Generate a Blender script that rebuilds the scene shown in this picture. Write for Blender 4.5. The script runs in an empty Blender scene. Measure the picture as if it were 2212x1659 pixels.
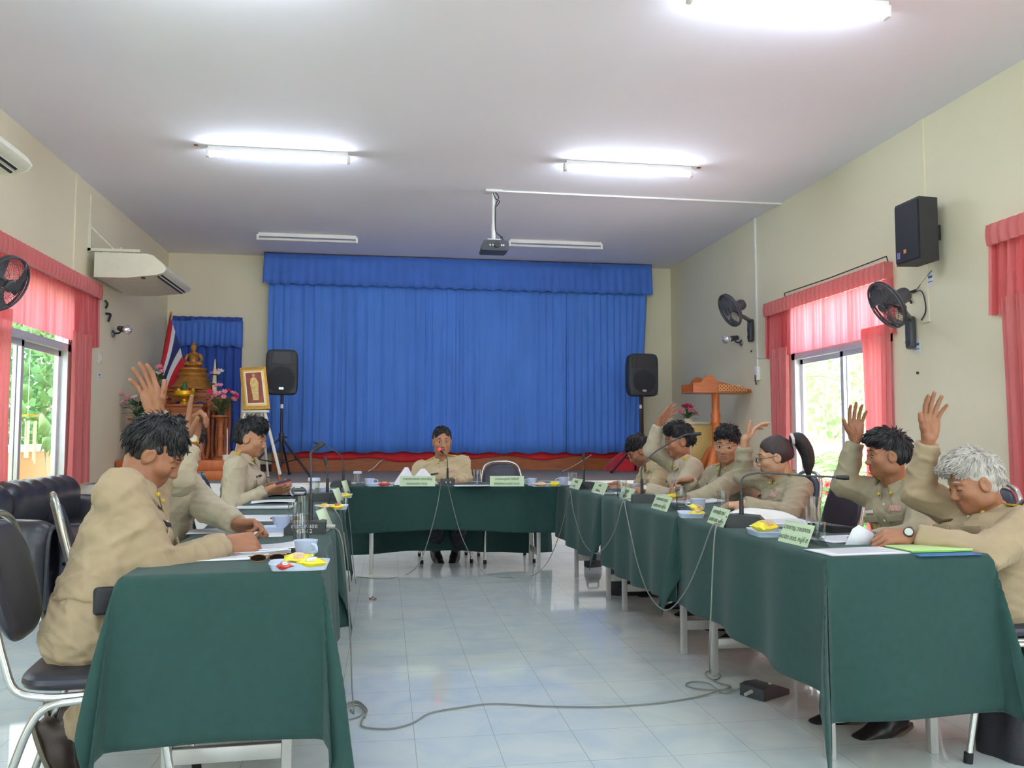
import bpy, bmesh, math, random
import numpy as np
from mathutils import Vector, Matrix, noise as mnoise
from mathutils.bvhtree import BVHTree
from math import sin, cos, pi, radians, atan, tan, sqrt

C = bpy.context.scene.collection
SC = bpy.context.scene
rnd = random.Random(7)

# ------------------------------------------------------------------ camera
FPX = 1790.0
PITCH = atan((946 - 829.5) / FPX)
YAW = atan((1106 - 832) * cos(PITCH) / FPX)
EYE = Vector((0, 0, 1.17))
cam_d = bpy.data.cameras.new('camera')
cam_d.sensor_width = 36.0
cam_d.lens = 36.0 * FPX / 2212
cam_d.clip_start = 0.05
cam_d.clip_end = 200
cam = bpy.data.objects.new('camera', cam_d)
C.objects.link(cam)
cam.location = EYE
cam.rotation_euler = (pi / 2 + PITCH, 0, -YAW)
SC.camera = cam

# ------------------------------------------------------------------ sky, sun, exposure
SC.view_settings.view_transform = 'Standard'
SC.view_settings.look = 'None'
SC.view_settings.gamma = 1.0
SC.view_settings.use_curve_mapping = False
SC.view_settings.exposure = 0.72
SC.cycles.diffuse_bounces = 5
SC.cycles.use_adaptive_sampling = True
SC.cycles.adaptive_threshold = 0.03
W = bpy.data.worlds.new('sky')
SC.world = W
W.use_nodes = True
_n = W.node_tree.nodes
_bg = _n['Background']
_tc = _n.new('ShaderNodeTexCoord')
_no = _n.new('ShaderNodeTexNoise')
_no.inputs['Scale'].default_value = 2.5
_no.inputs['Detail'].default_value = 5
_rp = _n.new('ShaderNodeValToRGB')
_rp.color_ramp.elements[0].color = (0.70, 0.82, 1.0, 1)
_rp.color_ramp.elements[1].color = (0.93, 0.97, 1.0, 1)
_rp.color_ramp.elements[0].position = 0.35
_rp.color_ramp.elements[1].position = 0.6
W.node_tree.links.new(_tc.outputs['Generated'], _no.inputs['Vector'])
W.node_tree.links.new(_no.outputs['Fac'], _rp.inputs['Fac'])
W.node_tree.links.new(_rp.outputs['Color'], _bg.inputs['Color'])
SKY = 3.4
_bg.inputs['Strength'].default_value = SKY
TUBE = 60.0            # emission of a lit fluorescent tube
sun_d = bpy.data.lights.new('sun', 'SUN')
sun_d.energy = 13.0
sun_d.angle = radians(3)
sun_d.color = (1.0, 0.97, 0.93)
sun = bpy.data.objects.new('sun', sun_d)
C.objects.link(sun)
sun.rotation_euler = (radians(32), radians(6), 0)

# ------------------------------------------------------------------ helpers
def px_ray(px, py):
    R = Vector((cos(YAW), -sin(YAW), 0))
    F = Vector((sin(YAW) * cos(PITCH), cos(YAW) * cos(PITCH), sin(PITCH)))
    U = R.cross(F)
    return F + R * ((px - 1106) / FPX) - U * ((py - 829.5) / FPX)

def on_y(px, py, y):
    r = px_ray(px, py); return EYE + r * (y / r.y)

def on_x(px, py, x):
    r = px_ray(px, py); return EYE + r * (x / r.x)

def on_z(px, py, z):
    r = px_ray(px, py); return EYE + r * ((z - EYE.z) / r.z)

def srgb(r, g, b):
    f = lambda c: c / 12.92 if c <= 0.04045 else ((c + 0.055) / 1.055) ** 2.4
    return (f(r / 255), f(g / 255), f(b / 255), 1)

MATS = {}
def mat(name, col, rough=0.6, metal=0.0, var=0.06, vscale=12.0, bump=0.0, bscale=60.0, spec=0.5, sheen=0.0, emit=0.0, trans=0.0, coat=0.0, stretch=None, detail=3.0):
    """procedural principled material: own colour with slight noise variation and optional noise bump"""
    if name in MATS: return MATS[name]
    m = bpy.data.materials.new(name); m.use_nodes = True
    nt = m.node_tree; N = nt.nodes; L = nt.links
    b = N['Principled BSDF']
    c = srgb(*col) if max(col) > 1.0 else (*col, 1)
    b.inputs['Roughness'].default_value = rough
    b.inputs['Metallic'].default_value = metal
    b.inputs['Specular IOR Level'].default_value = spec
    if sheen: b.inputs['Sheen Weight'].default_value = sheen
    if coat:
        b.inputs['Coat Weight'].default_value = coat; b.inputs['Coat Roughness'].default_value = 0.1
    if trans: b.inputs['Transmission Weight'].default_value = trans
    if emit:
        b.inputs['Emission Color'].default_value = c; b.inputs['Emission Strength'].default_value = emit
    tc = N.new('ShaderNodeTexCoord'); vec = tc.outputs['Object']
    if stretch:
        mp = N.new('ShaderNodeMapping'); mp.inputs['Scale'].default_value = stretch
        L.new(vec, mp.inputs['Vector']); vec = mp.outputs['Vector']
    if var > 0:
        no = N.new('ShaderNodeTexNoise'); no.inputs['Scale'].default_value = vscale; no.inputs['Detail'].default_value = detail
        L.new(vec, no.inputs['Vector'])
        rp = N.new('ShaderNodeValToRGB')
        rp.color_ramp.elements[0].position = 0.3; rp.color_ramp.elements[1].position = 0.7
        rp.color_ramp.elements[0].color = tuple(max(0, x * (1 - var)) for x in c[:3]) + (1,)
        rp.color_ramp.elements[1].color = tuple(min(1, x * (1 + var)) for x in c[:3]) + (1,)
        L.new(no.outputs['Fac'], rp.inputs['Fac']); L.new(rp.outputs['Color'], b.inputs['Base Color'])
    else:
        b.inputs['Base Color'].default_value = c
    if bump > 0:
        n2 = N.new('ShaderNodeTexNoise'); n2.inputs['Scale'].default_value = bscale; n2.inputs['Detail'].default_value = 4
        L.new(vec, n2.inputs['Vector'])
        bp = N.new('ShaderNodeBump'); bp.inputs['Strength'].default_value = bump; bp.inputs['Distance'].default_value = 0.01
        L.new(n2.outputs['Fac'], bp.inputs['Height']); L.new(bp.outputs['Normal'], b.inputs['Normal'])
    MATS[name] = m
    return m

def cloth_through(name, col, tcol, amount=0.5, vscale=40.0, pleat=0.0):
    """thin fabric that lets daylight through"""
    if name in MATS: return MATS[name]
    m = bpy.data.materials.new(name); m.use_nodes = True
    nt = m.node_tree; N = nt.nodes; L = nt.links
    N.remove(N['Principled BSDF'])
    tc = N.new('ShaderNodeTexCoord')
    no = N.new('ShaderNodeTexNoise'); no.inputs['Scale'].default_value = vscale
    L.new(tc.outputs['Object'], no.inputs['Vector'])
    rp = N.new('ShaderNodeValToRGB'); c = srgb(*col)
    rp.color_ramp.elements[0].color = tuple(x * 0.93 for x in c[:3]) + (1,)
    rp.color_ramp.elements[1].color = tuple(min(1, x * 1.07) for x in c[:3]) + (1,)
    L.new(no.outputs['Fac'], rp.inputs['Fac'])
    d = N.new('ShaderNodeBsdfDiffuse'); t = N.new('ShaderNodeBsdfTranslucent'); mx = N.new('ShaderNodeMixShader')
    L.new(rp.outputs['Color'], d.inputs['Color'])
    t.inputs['Color'].default_value = srgb(*tcol)
    mx.inputs['Fac'].default_value = amount
    if pleat:      # gathered cloth is thicker in its pleats
        mp = N.new('ShaderNodeMapping'); mp.inputs['Scale'].default_value = (0, 30, 0.6)
        n2 = N.new('ShaderNodeTexNoise'); n2.inputs['Scale'].default_value = 1.0; n2.inputs['Detail'].default_value = 2
        mr = N.new('ShaderNodeMapRange'); mr.inputs[1].default_value = 0.35; mr.inputs[2].default_value = 0.65; mr.inputs[3].default_value = amount - pleat; mr.inputs[4].default_value = amount + pleat
        L.new(tc.outputs['Object'], mp.inputs['Vector']); L.new(mp.outputs[0], n2.inputs['Vector']); L.new(n2.outputs['Fac'], mr.inputs[0]); L.new(mr.outputs[0], mx.inputs['Fac'])
    L.new(d.outputs[0], mx.inputs[1]); L.new(t.outputs[0], mx.inputs[2])
    L.new(mx.outputs[0], N['Material Output'].inputs['Surface'])
    MATS[name] = m
    return m

def pane_glass(name='window_glass', tint=(0.96, 0.98, 0.97)):
    """thin flat glass: passes light straight, keeps a faint reflection"""
    if name in MATS: return MATS[name]
    m = bpy.data.materials.new(name); m.use_nodes = True
    nt = m.node_tree; N = nt.nodes; L = nt.links
    N.remove(N['Principled BSDF'])
    tr = N.new('ShaderNodeBsdfTransparent'); tr.inputs['Color'].default_value = (*tint, 1)
    gl = N.new('ShaderNodeBsdfGlossy'); gl.inputs['Roughness'].default_value = 0.03
    lw = N.new('ShaderNodeLayerWeight'); lw.inputs['Blend'].default_value = 0.5
    pw = N.new('ShaderNodeMath'); pw.operation = 'POWER'; pw.inputs[1].default_value = 4.0
    ml = N.new('ShaderNodeMath'); ml.operation = 'MULTIPLY_ADD'; ml.inputs[1].default_value = 0.35; ml.inputs[2].default_value = 0.03
    L.new(lw.outputs['Facing'], pw.inputs[0]); L.new(pw.outputs[0], ml.inputs[0])
    mx = N.new('ShaderNodeMixShader')
    L.new(ml.outputs[0], mx.inputs['Fac']); L.new(tr.outputs[0], mx.inputs[1]); L.new(gl.outputs[0], mx.inputs[2])
    L.new(mx.outputs[0], N['Material Output'].inputs['Surface'])
    MATS[name] = m
    return m

class MB:
    """collects shapes, builds ONE mesh object; several materials through slots"""
    def __init__(s): s.v = []; s.f = []; s.m = []; s.cur = 0
    def add(s, vs, fs):
        o = len(s.v)
        s.v += [tuple(p) for p in vs]
        s.f += [tuple(i + o for i in f) for f in fs]
        s.m += [s.cur] * len(fs)
        return s
    def slot(s, i): s.cur = i; return s
    def box(s, c, d, R=None, bev=0.0):
        bm = bmesh.new(); bmesh.ops.create_cube(bm, size=1.0)
        for v in bm.verts: v.co = Vector((v.co.x * d[0], v.co.y * d[1], v.co.z * d[2]))
        if bev > 0:
            bmesh.ops.bevel(bm, geom=list(bm.edges), offset=min(bev, min(d) * 0.49), segments=3, affect='EDGES', profile=0.5)
        M = Matrix.Translation(Vector(c)) @ (R.to_4x4() if R is not None else Matrix())
        bm.verts.index_update()
        s.add([M @ v.co for v in bm.verts], [[v.index for v in f.verts] for f in bm.faces]); bm.free()
        return s
    def span(s, a, b, bev=0.0):
        a = Vector(a); b = Vector(b)
        return s.box((a + b) / 2, [abs(b[i] - a[i]) for i in range(3)], None, bev)
    def cyl(s, a, b, r0, r1=None, n=16, cap=True):
        if r1 is None: r1 = r0
        a = Vector(a); b = Vector(b); d = (b - a).normalized()
        x = d.orthogonal().normalized(); y = d.cross(x)
        vs = []
        for p, r in ((a, r0), (b, r1)):
            vs += [p + (x * cos(2 * pi * i / n) + y * sin(2 * pi * i / n)) * r for i in range(n)]
        fs = [(i, (i + 1) % n, n + (i + 1) % n, n + i) for i in range(n)]
        if cap: fs += [tuple(range(n - 1, -1, -1)), tuple(range(n, 2 * n))]
        return s.add(vs, fs)
    def tube(s, pts, r, n=8, closed=False, sub=0, rad=None):
        P = [Vector(p) for p in pts]
        if sub: P = catmull(P, sub, closed)
        m = len(P)
        if rad is None: rad = [r] * m
        elif len(rad) != m: rad = [float(np.interp(i / (m - 1), np.linspace(0, 1, len(rad)), rad)) for i in range(m)]
        T = []
        for i in range(m):
            a = P[i - 1] if (i > 0 or closed) else P[i]; b = P[(i + 1) % m] if (i < m - 1 or closed) else P[i]
            t = b - a; T.append(t.normalized() if t.length > 1e-9 else Vector((0, 0, 1)))
        x = T[0].orthogonal().normalized(); vs = []
        for i in range(m):
            x = x - T[i] * x.dot(T[i]); x = x.normalized() if x.length > 1e-6 else T[i].orthogonal().normalized()
            y = T[i].cross(x)
            vs += [P[i] + (x * cos(2 * pi * k / n) + y * sin(2 * pi * k / n)) * rad[i] for k in range(n)]
        fs = []
        for i in range(m if closed else m - 1):
            j = (i + 1) % m
            fs += [(i * n + k, i * n + (k + 1) % n, j * n + (k + 1) % n, j * n + k) for k in range(n)]
        if not closed: fs += [tuple(range(n - 1, -1, -1)), tuple((m - 1) * n + k for k in range(n))]
        return s.add(vs, fs)
    def lathe(s, prof, c=(0, 0, 0), n=24, M=None):
        vs = []; fs = []
        for r, z in prof: vs += [Vector((r * cos(2 * pi * k / n), r * sin(2 * pi * k / n), z)) for k in range(n)]
        for i in range(len(prof) - 1):
            fs += [(i * n + k, i * n + (k + 1) % n, (i + 1) * n + (k + 1) % n, (i + 1) * n + k) for k in range(n)]
        if prof[0][0] > 1e-5: fs.append(tuple(range(n - 1, -1, -1)))
        if prof[-1][0] > 1e-5: fs.append(tuple((len(prof) - 1) * n + k for k in range(n)))
        T = Matrix.Translation(Vector(c)) @ (M if M is not None else Matrix())
        return s.add([T @ v for v in vs], fs)
    def ell(s, c, r, R=None, n=16, m=10):
        vs = []; fs = []
        for j in range(m + 1):
            t = pi * j / m
            for k in range(n):
                p = Vector((r[0] * sin(t) * cos(2 * pi * k / n), r[1] * sin(t) * sin(2 * pi * k / n), r[2] * cos(t)))
                vs.append(Vector(c) + (R @ p if R is not None else p))
        for j in range(m):
            fs += [(j * n + k, (j + 1) * n + k, (j + 1) * n + (k + 1) % n, j * n + (k + 1) % n) for k in range(n)]
        return s.add(vs, fs)
    def prism(s, poly, h, M=None):
        """polygon in local xy, extruded along local z from 0 to h"""
        n = len(poly); M = M if M is not None else Matrix()
        vs = [M @ Vector((x, y, 0)) for x, y in poly] + [M @ Vector((x, y, h)) for x, y in poly]
        fs = [(i, (i + 1) % n, n + (i + 1) % n, n + i) for i in range(n)] + [tuple(range(n - 1, -1, -1)), tuple(range(n, 2 * n))]
        return s.add(vs, fs)
    def grid(s, fn, nu, nv):
        vs = [fn(i / nu, j / nv) for i in range(nu + 1) for j in range(nv + 1)]
        fs = [(i * (nv + 1) + j, (i + 1) * (nv + 1) + j, (i + 1) * (nv + 1) + j + 1, i * (nv + 1) + j + 1) for i in range(nu) for j in range(nv)]
        return s.add(vs, fs)
    def build(s, name, m, parent=None, solid=0.0, ang=38.0, fix=True):
        me = bpy.data.meshes.new(name)
        off = parent.location if (parent is not None and parent.parent is None and parent.get('_w')) else Vector((0, 0, 0))
        if parent is not None and parent.parent is not None and parent.parent.get('_w'): off = parent.parent.location
        me.from_pydata([tuple(Vector(p) - off) for p in s.v], [], s.f)
        for mm in (m if isinstance(m, (list, tuple)) else [m]): me.materials.append(mm)
        me.polygons.foreach_set('material_index', s.m)
        if fix:
            bm = bmesh.new(); bm.from_mesh(me); bmesh.ops.remove_doubles(bm, verts=bm.verts, dist=1e-6)
            bmesh.ops.recalc_face_normals(bm, faces=bm.faces); bm.to_mesh(me); bm.free()
        me.polygons.foreach_set('use_smooth', [True] * len(me.polygons))
        me.set_sharp_from_angle(angle=radians(ang))
        o = bpy.data.objects.new(name, me); C.objects.link(o)
        if parent is not None: o.parent = parent
        if solid:
            md = o.modifiers.new('thickness', 'SOLIDIFY'); md.thickness = solid; md.offset = 0
        return o

def catmull(P, sub, closed=False):
    out = []; n = len(P)
    for i in range(n if closed else n - 1):
        p1 = P[i]; p2 = P[(i + 1) % n]
        p0 = P[i - 1] if (i > 0 or closed) else p1 * 2 - p2
        p3 = P[(i + 2) % n] if (i + 2 < n or closed) else p2 * 2 - p1
        for k in range(sub):
            t = k / sub
            out.append(0.5 * ((2 * p1) + (p2 - p0) * t + (2 * p0 - 5 * p1 + 4 * p2 - p3) * t * t + (3 * p1 - p0 - 3 * p2 + p3) * t ** 3))
    if not closed: out.append(P[-1])
    return out

def tag(o, label, cat, group=None, kind=None):
    o['label'] = label; o['category'] = cat
    if group: o['group'] = group
    if kind: o['kind'] = kind
    return o

def thing(name, label, cat, loc=(0, 0, 0), rz=0.0, group=None, world=False):
    """Empty at the thing's base; world=True: its parts are given in world coordinates"""
    o = bpy.data.objects.new(name, None); C.objects.link(o)
    o.empty_display_size = 0.05
    o.location = Vector(loc); o.rotation_euler = (0, 0, rz)
    if world: o['_w'] = 1
    return tag(o, label, cat, group)

def struct(name, mb, m, label, cat, parent=None, solid=0.0):
    o = mb.build(name, m, parent, solid)
    if parent is None: tag(o, label, cat, None, 'structure')
    return o

def dup(root, loc, rz, label, group=None):
    r = root.copy(); C.objects.link(r)
    r.location = Vector(loc); r.rotation_euler = (0, 0, rz); r['label'] = label
    if group: r['group'] = group
    for ch in list(root.children):
        c = ch.copy(); C.objects.link(c); c.parent = r
        for g in list(ch.children):
            d = g.copy(); C.objects.link(d); d.parent = c
    return r

def text_mesh(name, body, size, m, M, parent=None, thick=0.0006, align='CENTER'):
    cu = bpy.data.curves.new(name, 'FONT'); cu.body = body; cu.size = size
    cu.align_x = align; cu.align_y = 'CENTER'; cu.extrude = thick; cu.resolution_u = 3
    t = bpy.data.objects.new(name, cu); C.objects.link(t)
    dg = bpy.context.evaluated_depsgraph_get()
    me = bpy.data.meshes.new_from_object(t.evaluated_get(dg))
    C.objects.unlink(t); bpy.data.objects.remove(t); bpy.data.curves.remove(cu)
    me.transform(M); me.materials.clear(); me.materials.append(m)
    o = bpy.data.objects.new(name, me); C.objects.link(o)
    if parent is not None: o.parent = parent
    return o

# ------------------------------------------------------------------ shared materials
M_steel = mat('chrome_tube', (190, 192, 190), 0.22, 0.9, var=0.03)
M_vinyl = mat('black_vinyl', (44, 45, 58), 0.38, var=0.12, bump=0.08, bscale=90)
M_rubber = mat('black_rubber', (24, 24, 26), 0.7)
M_black = mat('black_plastic', (38, 39, 44), 0.45, var=0.08)
M_dgrey = mat('dark_grey_plastic', (62, 66, 72), 0.5, var=0.08)
M_white = mat('white_plastic', (226, 228, 226), 0.45, var=0.03)
M_offwhite = mat('cream_plastic', (214, 213, 196), 0.45, var=0.03)
M_paper = mat('white_paper', (224, 226, 234), 0.8, var=0.03, vscale=6)
M_wood = mat('brown_wood', (158, 86, 38), 0.4, var=0.22, vscale=5, stretch=(1, 1, 9), detail=6)
M_wood2 = mat('orange_wood', (188, 100, 40), 0.32, var=0.16, vscale=6, stretch=(9, 9, 1), detail=6)
M_gold = mat('gold_metal', (205, 170, 70), 0.35, 0.7, var=0.08)
M_ink = mat('printed_ink', (60, 60, 66), 0.8, var=0.0)
M_glass = None
def clear_glass():
    global M_glass
    if M_glass: return M_glass
    m = bpy.data.materials.new('clear_glass'); m.use_nodes = True
    nt = m.node_tree; N = nt.nodes; L = nt.links; N.remove(N['Principled BSDF'])
    tr = N.new('ShaderNodeBsdfTransparent'); tr.inputs['Color'].default_value = (0.97, 0.98, 0.98, 1)
    gl = N.new('ShaderNodeBsdfGlossy'); gl.inputs['Roughness'].default_value = 0.05
    lw = N.new('ShaderNodeLayerWeight'); lw.inputs['Blend'].default_value = 0.5
    pw = N.new('ShaderNodeMath'); pw.operation = 'POWER'; pw.inputs[1].default_value = 3.0
    ml = N.new('ShaderNodeMath'); ml.operation = 'MULTIPLY_ADD'; ml.inputs[1].default_value = 0.85; ml.inputs[2].default_value = 0.07
    L.new(lw.outputs['Facing'], pw.inputs[0]); L.new(pw.outputs[0], ml.inputs[0])
    mx = N.new('ShaderNodeMixShader')
    L.new(ml.outputs[0], mx.inputs['Fac']); L.new(tr.outputs[0], mx.inputs[1]); L.new(gl.outputs[0], mx.inputs[2])
    L.new(mx.outputs[0], N['Material Output'].inputs['Surface'])
    M_glass = m
    return m
# ================================================================== ROOM SHELL
XL, XR, YF, YB, H = -3.02, 4.30, -3.4, 12.06, 3.76
ZS = 0.70           # stage level
YS = 9.0            # stage front

def tile_mat(name, base, tint, rough, pitch, off, mortar, mcol):
    m = bpy.data.materials.new(name); m.use_nodes = True
    nt = m.node_tree; N = nt.nodes; L = nt.links; b = N['Principled BSDF']
    tc = N.new('ShaderNodeTexCoord'); mp = N.new('ShaderNodeMapping')
    mp.inputs['Location'].default_value = off
    L.new(tc.outputs['Object'], mp.inputs['Vector'])
    br = N.new('ShaderNodeTexBrick'); br.offset = 0; br.squash = 1
    br.inputs['Scale'].default_value = 1.0; br.inputs['Brick Width'].default_value = pitch; br.inputs['Row Height'].default_value = pitch
    br.inputs['Mortar Size'].default_value = mortar; br.inputs['Mortar Smooth'].default_value = 0.2
    br.inputs['Color1'].default_value = (0, 0, 0, 1); br.inputs['Color2'].default_value = (1, 1, 1, 1); br.inputs['Mortar'].default_value = (0.5, 0.5, 0.5, 1)
    L.new(mp.outputs[0], br.inputs['Vector'])
    no = N.new('ShaderNodeTexNoise'); no.inputs['Scale'].default_value = 3.2; no.inputs['Detail'].default_value = 6; no.inputs['Distortion'].default_value = 1.2
    L.new(tc.outputs['Object'], no.inputs['Vector'])
    rp = N.new('ShaderNodeValToRGB')
    rp.color_ramp.elements[0].position = 0.34; rp.color_ramp.elements[0].color = srgb(*tint)
    rp.color_ramp.elements[1].position = 0.60; rp.color_ramp.elements[1].color = srgb(*base)
    L.new(no.outputs['Fac'], rp.inputs['Fac'])
    mx = N.new('ShaderNodeMix'); mx.data_type = 'RGBA'
    L.new(br.outputs['Fac'], mx.inputs['Factor']); L.new(rp.outputs['Color'], mx.inputs[6]); mx.inputs[7].default_value = srgb(*mcol)
    L.new(mx.outputs[2], b.inputs['Base Color'])
    b.inputs['Roughness'].default_value = rough; b.inputs['Specular IOR Level'].default_value = 0.6
    bp = N.new('ShaderNodeBump'); bp.inputs['Strength'].default_value = 0.15; bp.inputs['Distance'].default_value = 0.002; bp.invert = True
    L.new(br.outputs['Fac'], bp.inputs['Height']); L.new(bp.outputs['Normal'], b.inputs['Normal'])
    MATS[name] = m
    return m

M_floor = tile_mat('glazed_floor_tile', (208, 217, 214), (194, 207, 212), 0.06, 0.3115, (-0.125 + 0.3115 * 10, 0.10 + 0.3115 * 20, 0), 0.0013, (160, 164, 158))
M_riser = mat('stage_white_tile', (232, 232, 226), 0.3, var=0.03)
M_wall = mat('cream_wall_paint', (226, 220, 194), 0.62, var=0.025, vscale=1.2, bump=0.03, bscale=25)
M_ceil = mat('white_ceiling_board', (236, 236, 246), 0.85, var=0.015, vscale=1.0)
M_carpet = mat('grey_stage_carpet', (136, 128, 124), 0.92, var=0.12, vscale=40, bump=0.2, bscale=200)
M_alu = mat('aluminium_frame', (212, 210, 214), 0.35, 0.35, var=0.03)

struct('floor', MB().span((XL - 0.15, YF - 0.15, -0.1), (XR + 0.15, YB + 0.15, 0)), M_floor, 'pale blue white glazed tile floor with thin grout lines', 'floor')
struct('ceiling', MB().span((XL - 0.15, YF - 0.15, H), (XR + 0.15, YB + 0.15, H + 0.1)), M_ceil, 'plain white ceiling over the whole hall', 'ceiling')

def side_wall(name, x0, x1, wins, label):
    mb = MB(); y = YF - 0.15
    for a, b, z0, z1 in wins:
        mb.span((x0, y, -0.1), (x1, a, H))
        mb.span((x0, a, -0.1), (x1, b, z0)); mb.span((x0, a, z1), (x1, b, H)); y = b
    mb.span((x0, y, -0.1), (x1, YB + 0.15, H))
    struct(name, mb, M_wall, label, 'wall')

WZ0, WZ1 = 0.12, 2.60
WTR = 2.07      # transom height
WL = [(-0.6, 1.3, WZ0, WZ1), (3.1, 5.0, WZ0, WZ1), (6.75, 8.55, WZ0, WZ1)]
WR = [(-0.6, 1.3, WZ0, WZ1), (3.0, 4.95, WZ0, WZ1), (6.5, 8.3, WZ0, WZ1)]
side_wall('wall_left', XL - 0.15, XL, WL, 'cream painted left wall with sliding windows')
side_wall('wall_right', XR, XR + 0.15, WR, 'cream painted right wall with sliding windows')
struct('wall_back', MB().span((XL, YB, -0.1), (XR, YB + 0.15, H)), M_wall, 'cream painted wall behind the stage', 'wall')
mb = MB()
WB = [(-2.2, -0.2), (1.3, 3.3)]  # openings for the added fill-light doors
xa_ = XL
for a, b in WB:
    mb.span((xa_, YF - 0.15, -0.1), (a, YF, H)); mb.span((a, YF - 0.15, -0.1), (b, YF, 0.05)); mb.span((a, YF - 0.15, 2.5), (b, YF, H)); xa_ = b
mb.span((xa_, YF - 0.15, -0.1), (XR, YF, H))
struct('wall_rear', mb, M_wall, 'cream painted wall behind the photographer', 'wall')
# slight pilaster strips on the side walls
for nm, x0, x1, y, lb in (('trim_1', XL, XL + 0.012, 8.52, 'narrow raised cream strip on left wall beside the far air conditioner'), ('trim_2', XR - 0.012, XR, 6.0, 'narrow raised cream strip on right wall above the loudspeaker')):
    struct(nm, MB().span((x0, y, 2.1), (x1, y + 0.09, H)), M_wall, lb, 'wall trim')
# stage
st = struct('stage_platform', MB().span((XL, YS, 0), (XR, YB, ZS - 0.002)), M_riser, 'raised white-fronted stage across the end of the hall', 'stage')
tag(MB().span((XL, YS + 0.01, ZS - 0.002), (XR, YB, ZS)).build('stage_carpet', M_carpet), 'grey-brown carpet covering the stage floor', 'carpet')
M_dbrown = mat('dark_brown_board', (72, 44, 38), 0.5, var=0.15)
struct('baseboard_back', MB().span((XL, YB - 0.015, ZS), (-1.55, YB, ZS + 0.10)), M_dbrown, 'dark brown skirting board at the foot of the back wall', 'skirting board')
# wooden fascia below the blue curtain
struct('trim_3', MB().span((-1.56, YB - 0.10, ZS), (3.80, YB, ZS + 0.30)), M_wood, 'long brown wooden fascia board below the blue curtain', 'fascia board')
struct('trim_4', MB().span((3.72, YB - 0.06, ZS + 0.30), (3.83, YB, 3.2)), mat('post_wood', (112, 66, 40), 0.45, var=0.15, stretch=(6, 6, 1)), 'upright brown wooden post at right edge of the blue curtain', 'post')

# ------------------------------------------------------------------ windows
G = pane_glass()
def window(name, x, a, b, split, label, out):
    """aluminium sliding window in the plane x; split = y of the meeting stile; out = outward sign"""
    z0, z1, ztop = WZ0, WTR, WZ1
    mb = MB(); t = 0.07
    xa, xb = x, x + out * 0.10
    mb.span((xa, a, z0), (xb, a + t, ztop)); mb.span((xa, b - t, z0), (xb, b, ztop)); mb.span((xa, a, ztop - t), (xb, b, ztop))
    mb.span((xa, a, z1 - t), (xb, b, z1)); mb.span((xa, a, z0), (xb, b, z0 + t))
    w = mb.build(name, M_alu); tag(w, label, 'window', None, 'structure')
    MB().span((x + out * 0.045, a + t, z1), (x + out * 0.051, b - t, ztop - t)).build('transom_pane', G, w)
    for k, (p, q) in enumerate(((a + t, split + 0.03), (split - 0.03, b - t))):
        xo = x + out * (0.03 + 0.035 * k)
        s = MB(); e = 0.05
        s.span((xo, p, z0 + t), (xo + out * 0.03, p + e, z1 - t)); s.span((xo, q - e, z0 + t), (xo + out * 0.03, q, z1 - t))
        s.span((xo, p, z1 - t - e), (xo + out * 0.03, q, z1 - t)); s.span((xo, p, z0 + t), (xo + out * 0.03, q, z0 + t + e))
        so = s.build('sash', M_alu, w)
        MB().span((xo + out * 0.012, p + e, z0 + t + e), (xo + out * 0.018, q - e, z1 - t - e)).build('pane', G, so)
window('window_1', XL, *WL[2][:2], 7.55, 'white framed sliding window behind the black sofa', -1)
window('window_2', XR, *WR[2][:2], 7.36, 'white framed sliding window behind the woman with the ponytail', 1)
window('window_3', XR, *WR[1][:2], 4.0, 'white framed sliding window behind the closed red curtain at far right', 1)
window('added_window_4', XL, *WL[1][:2], 4.05, 'unseen white framed sliding window added for daylight on left wall beside the near chairs', -1)  # this and the next two are out of view, added to bring in daylight
window('added_window_5', XL, *WL[0][:2], 0.35, 'unseen white framed sliding window added for daylight on left wall behind the camera side', -1)
window('added_window_6', XR, *WR[0][:2], 0.35, 'unseen white framed sliding window added for daylight on right wall behind the camera side', 1)

for k, (a, b) in enumerate(WB):  # doors out of view, added as frontal fill for stage and people
    mb = MB().span((a, YF - 0.1, 0.05), (a + 0.07, YF, 2.5)).span((b - 0.07, YF - 0.1, 0.05), (b, YF, 2.5)).span((a, YF - 0.1, 2.43), (b, YF, 2.5)).span((a, YF - 0.1, 0.05), (b, YF, 0.12)).span(((a + b) / 2 - 0.04, YF - 0.1, 0.05), ((a + b) / 2 + 0.04, YF, 2.5))
    dr = mb.build('door_%d' % (k + 1), M_alu); tag(dr, 'unseen glazed double door added behind the camera to let in fill light, %s' % ('left', 'right')[k], 'door', None, 'structure')
    MB().span((a + 0.07, YF - 0.055, 0.12), (b - 0.07, YF - 0.05, 2.43)).build('pane', G, dr)

# ------------------------------------------------------------------ red curtains
M_red = cloth_through('red_curtain_fabric', (222, 138, 138), (240, 132, 140), 0.38, pleat=0.12)
M_redv = cloth_through('red_valance_fabric', (224, 132, 136), (252, 146, 158), 0.58, pleat=0.24)
def folds(x, out, a, b, z0, z1, n, amp, gather=0.0, seed=0, hem=0.0, flare=0.0):
    r = random.Random(seed); ph = [r.uniform(0, 6) for _ in range(4)]
    def fn(u, v):
        y = a + (b - a) * u; w = 1 - v
        f = sin(2 * pi * n * u + 0.8 * sin(5 * u + ph[0])) * amp * (0.45 + 0.55 * w) + sin(2 * pi * n * 2.3 * u + ph[1]) * amp * 0.25
        z = z0 + (z1 - z0) * v + hem * sin(2 * pi * n * u + ph[2]) * w
        yy = y + gather * (u - 0.5) * sin(pi * v) + flare * (u - 0.5) * w
        return (x + out * (0.02 + amp + f), yy, z)
    return fn
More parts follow.
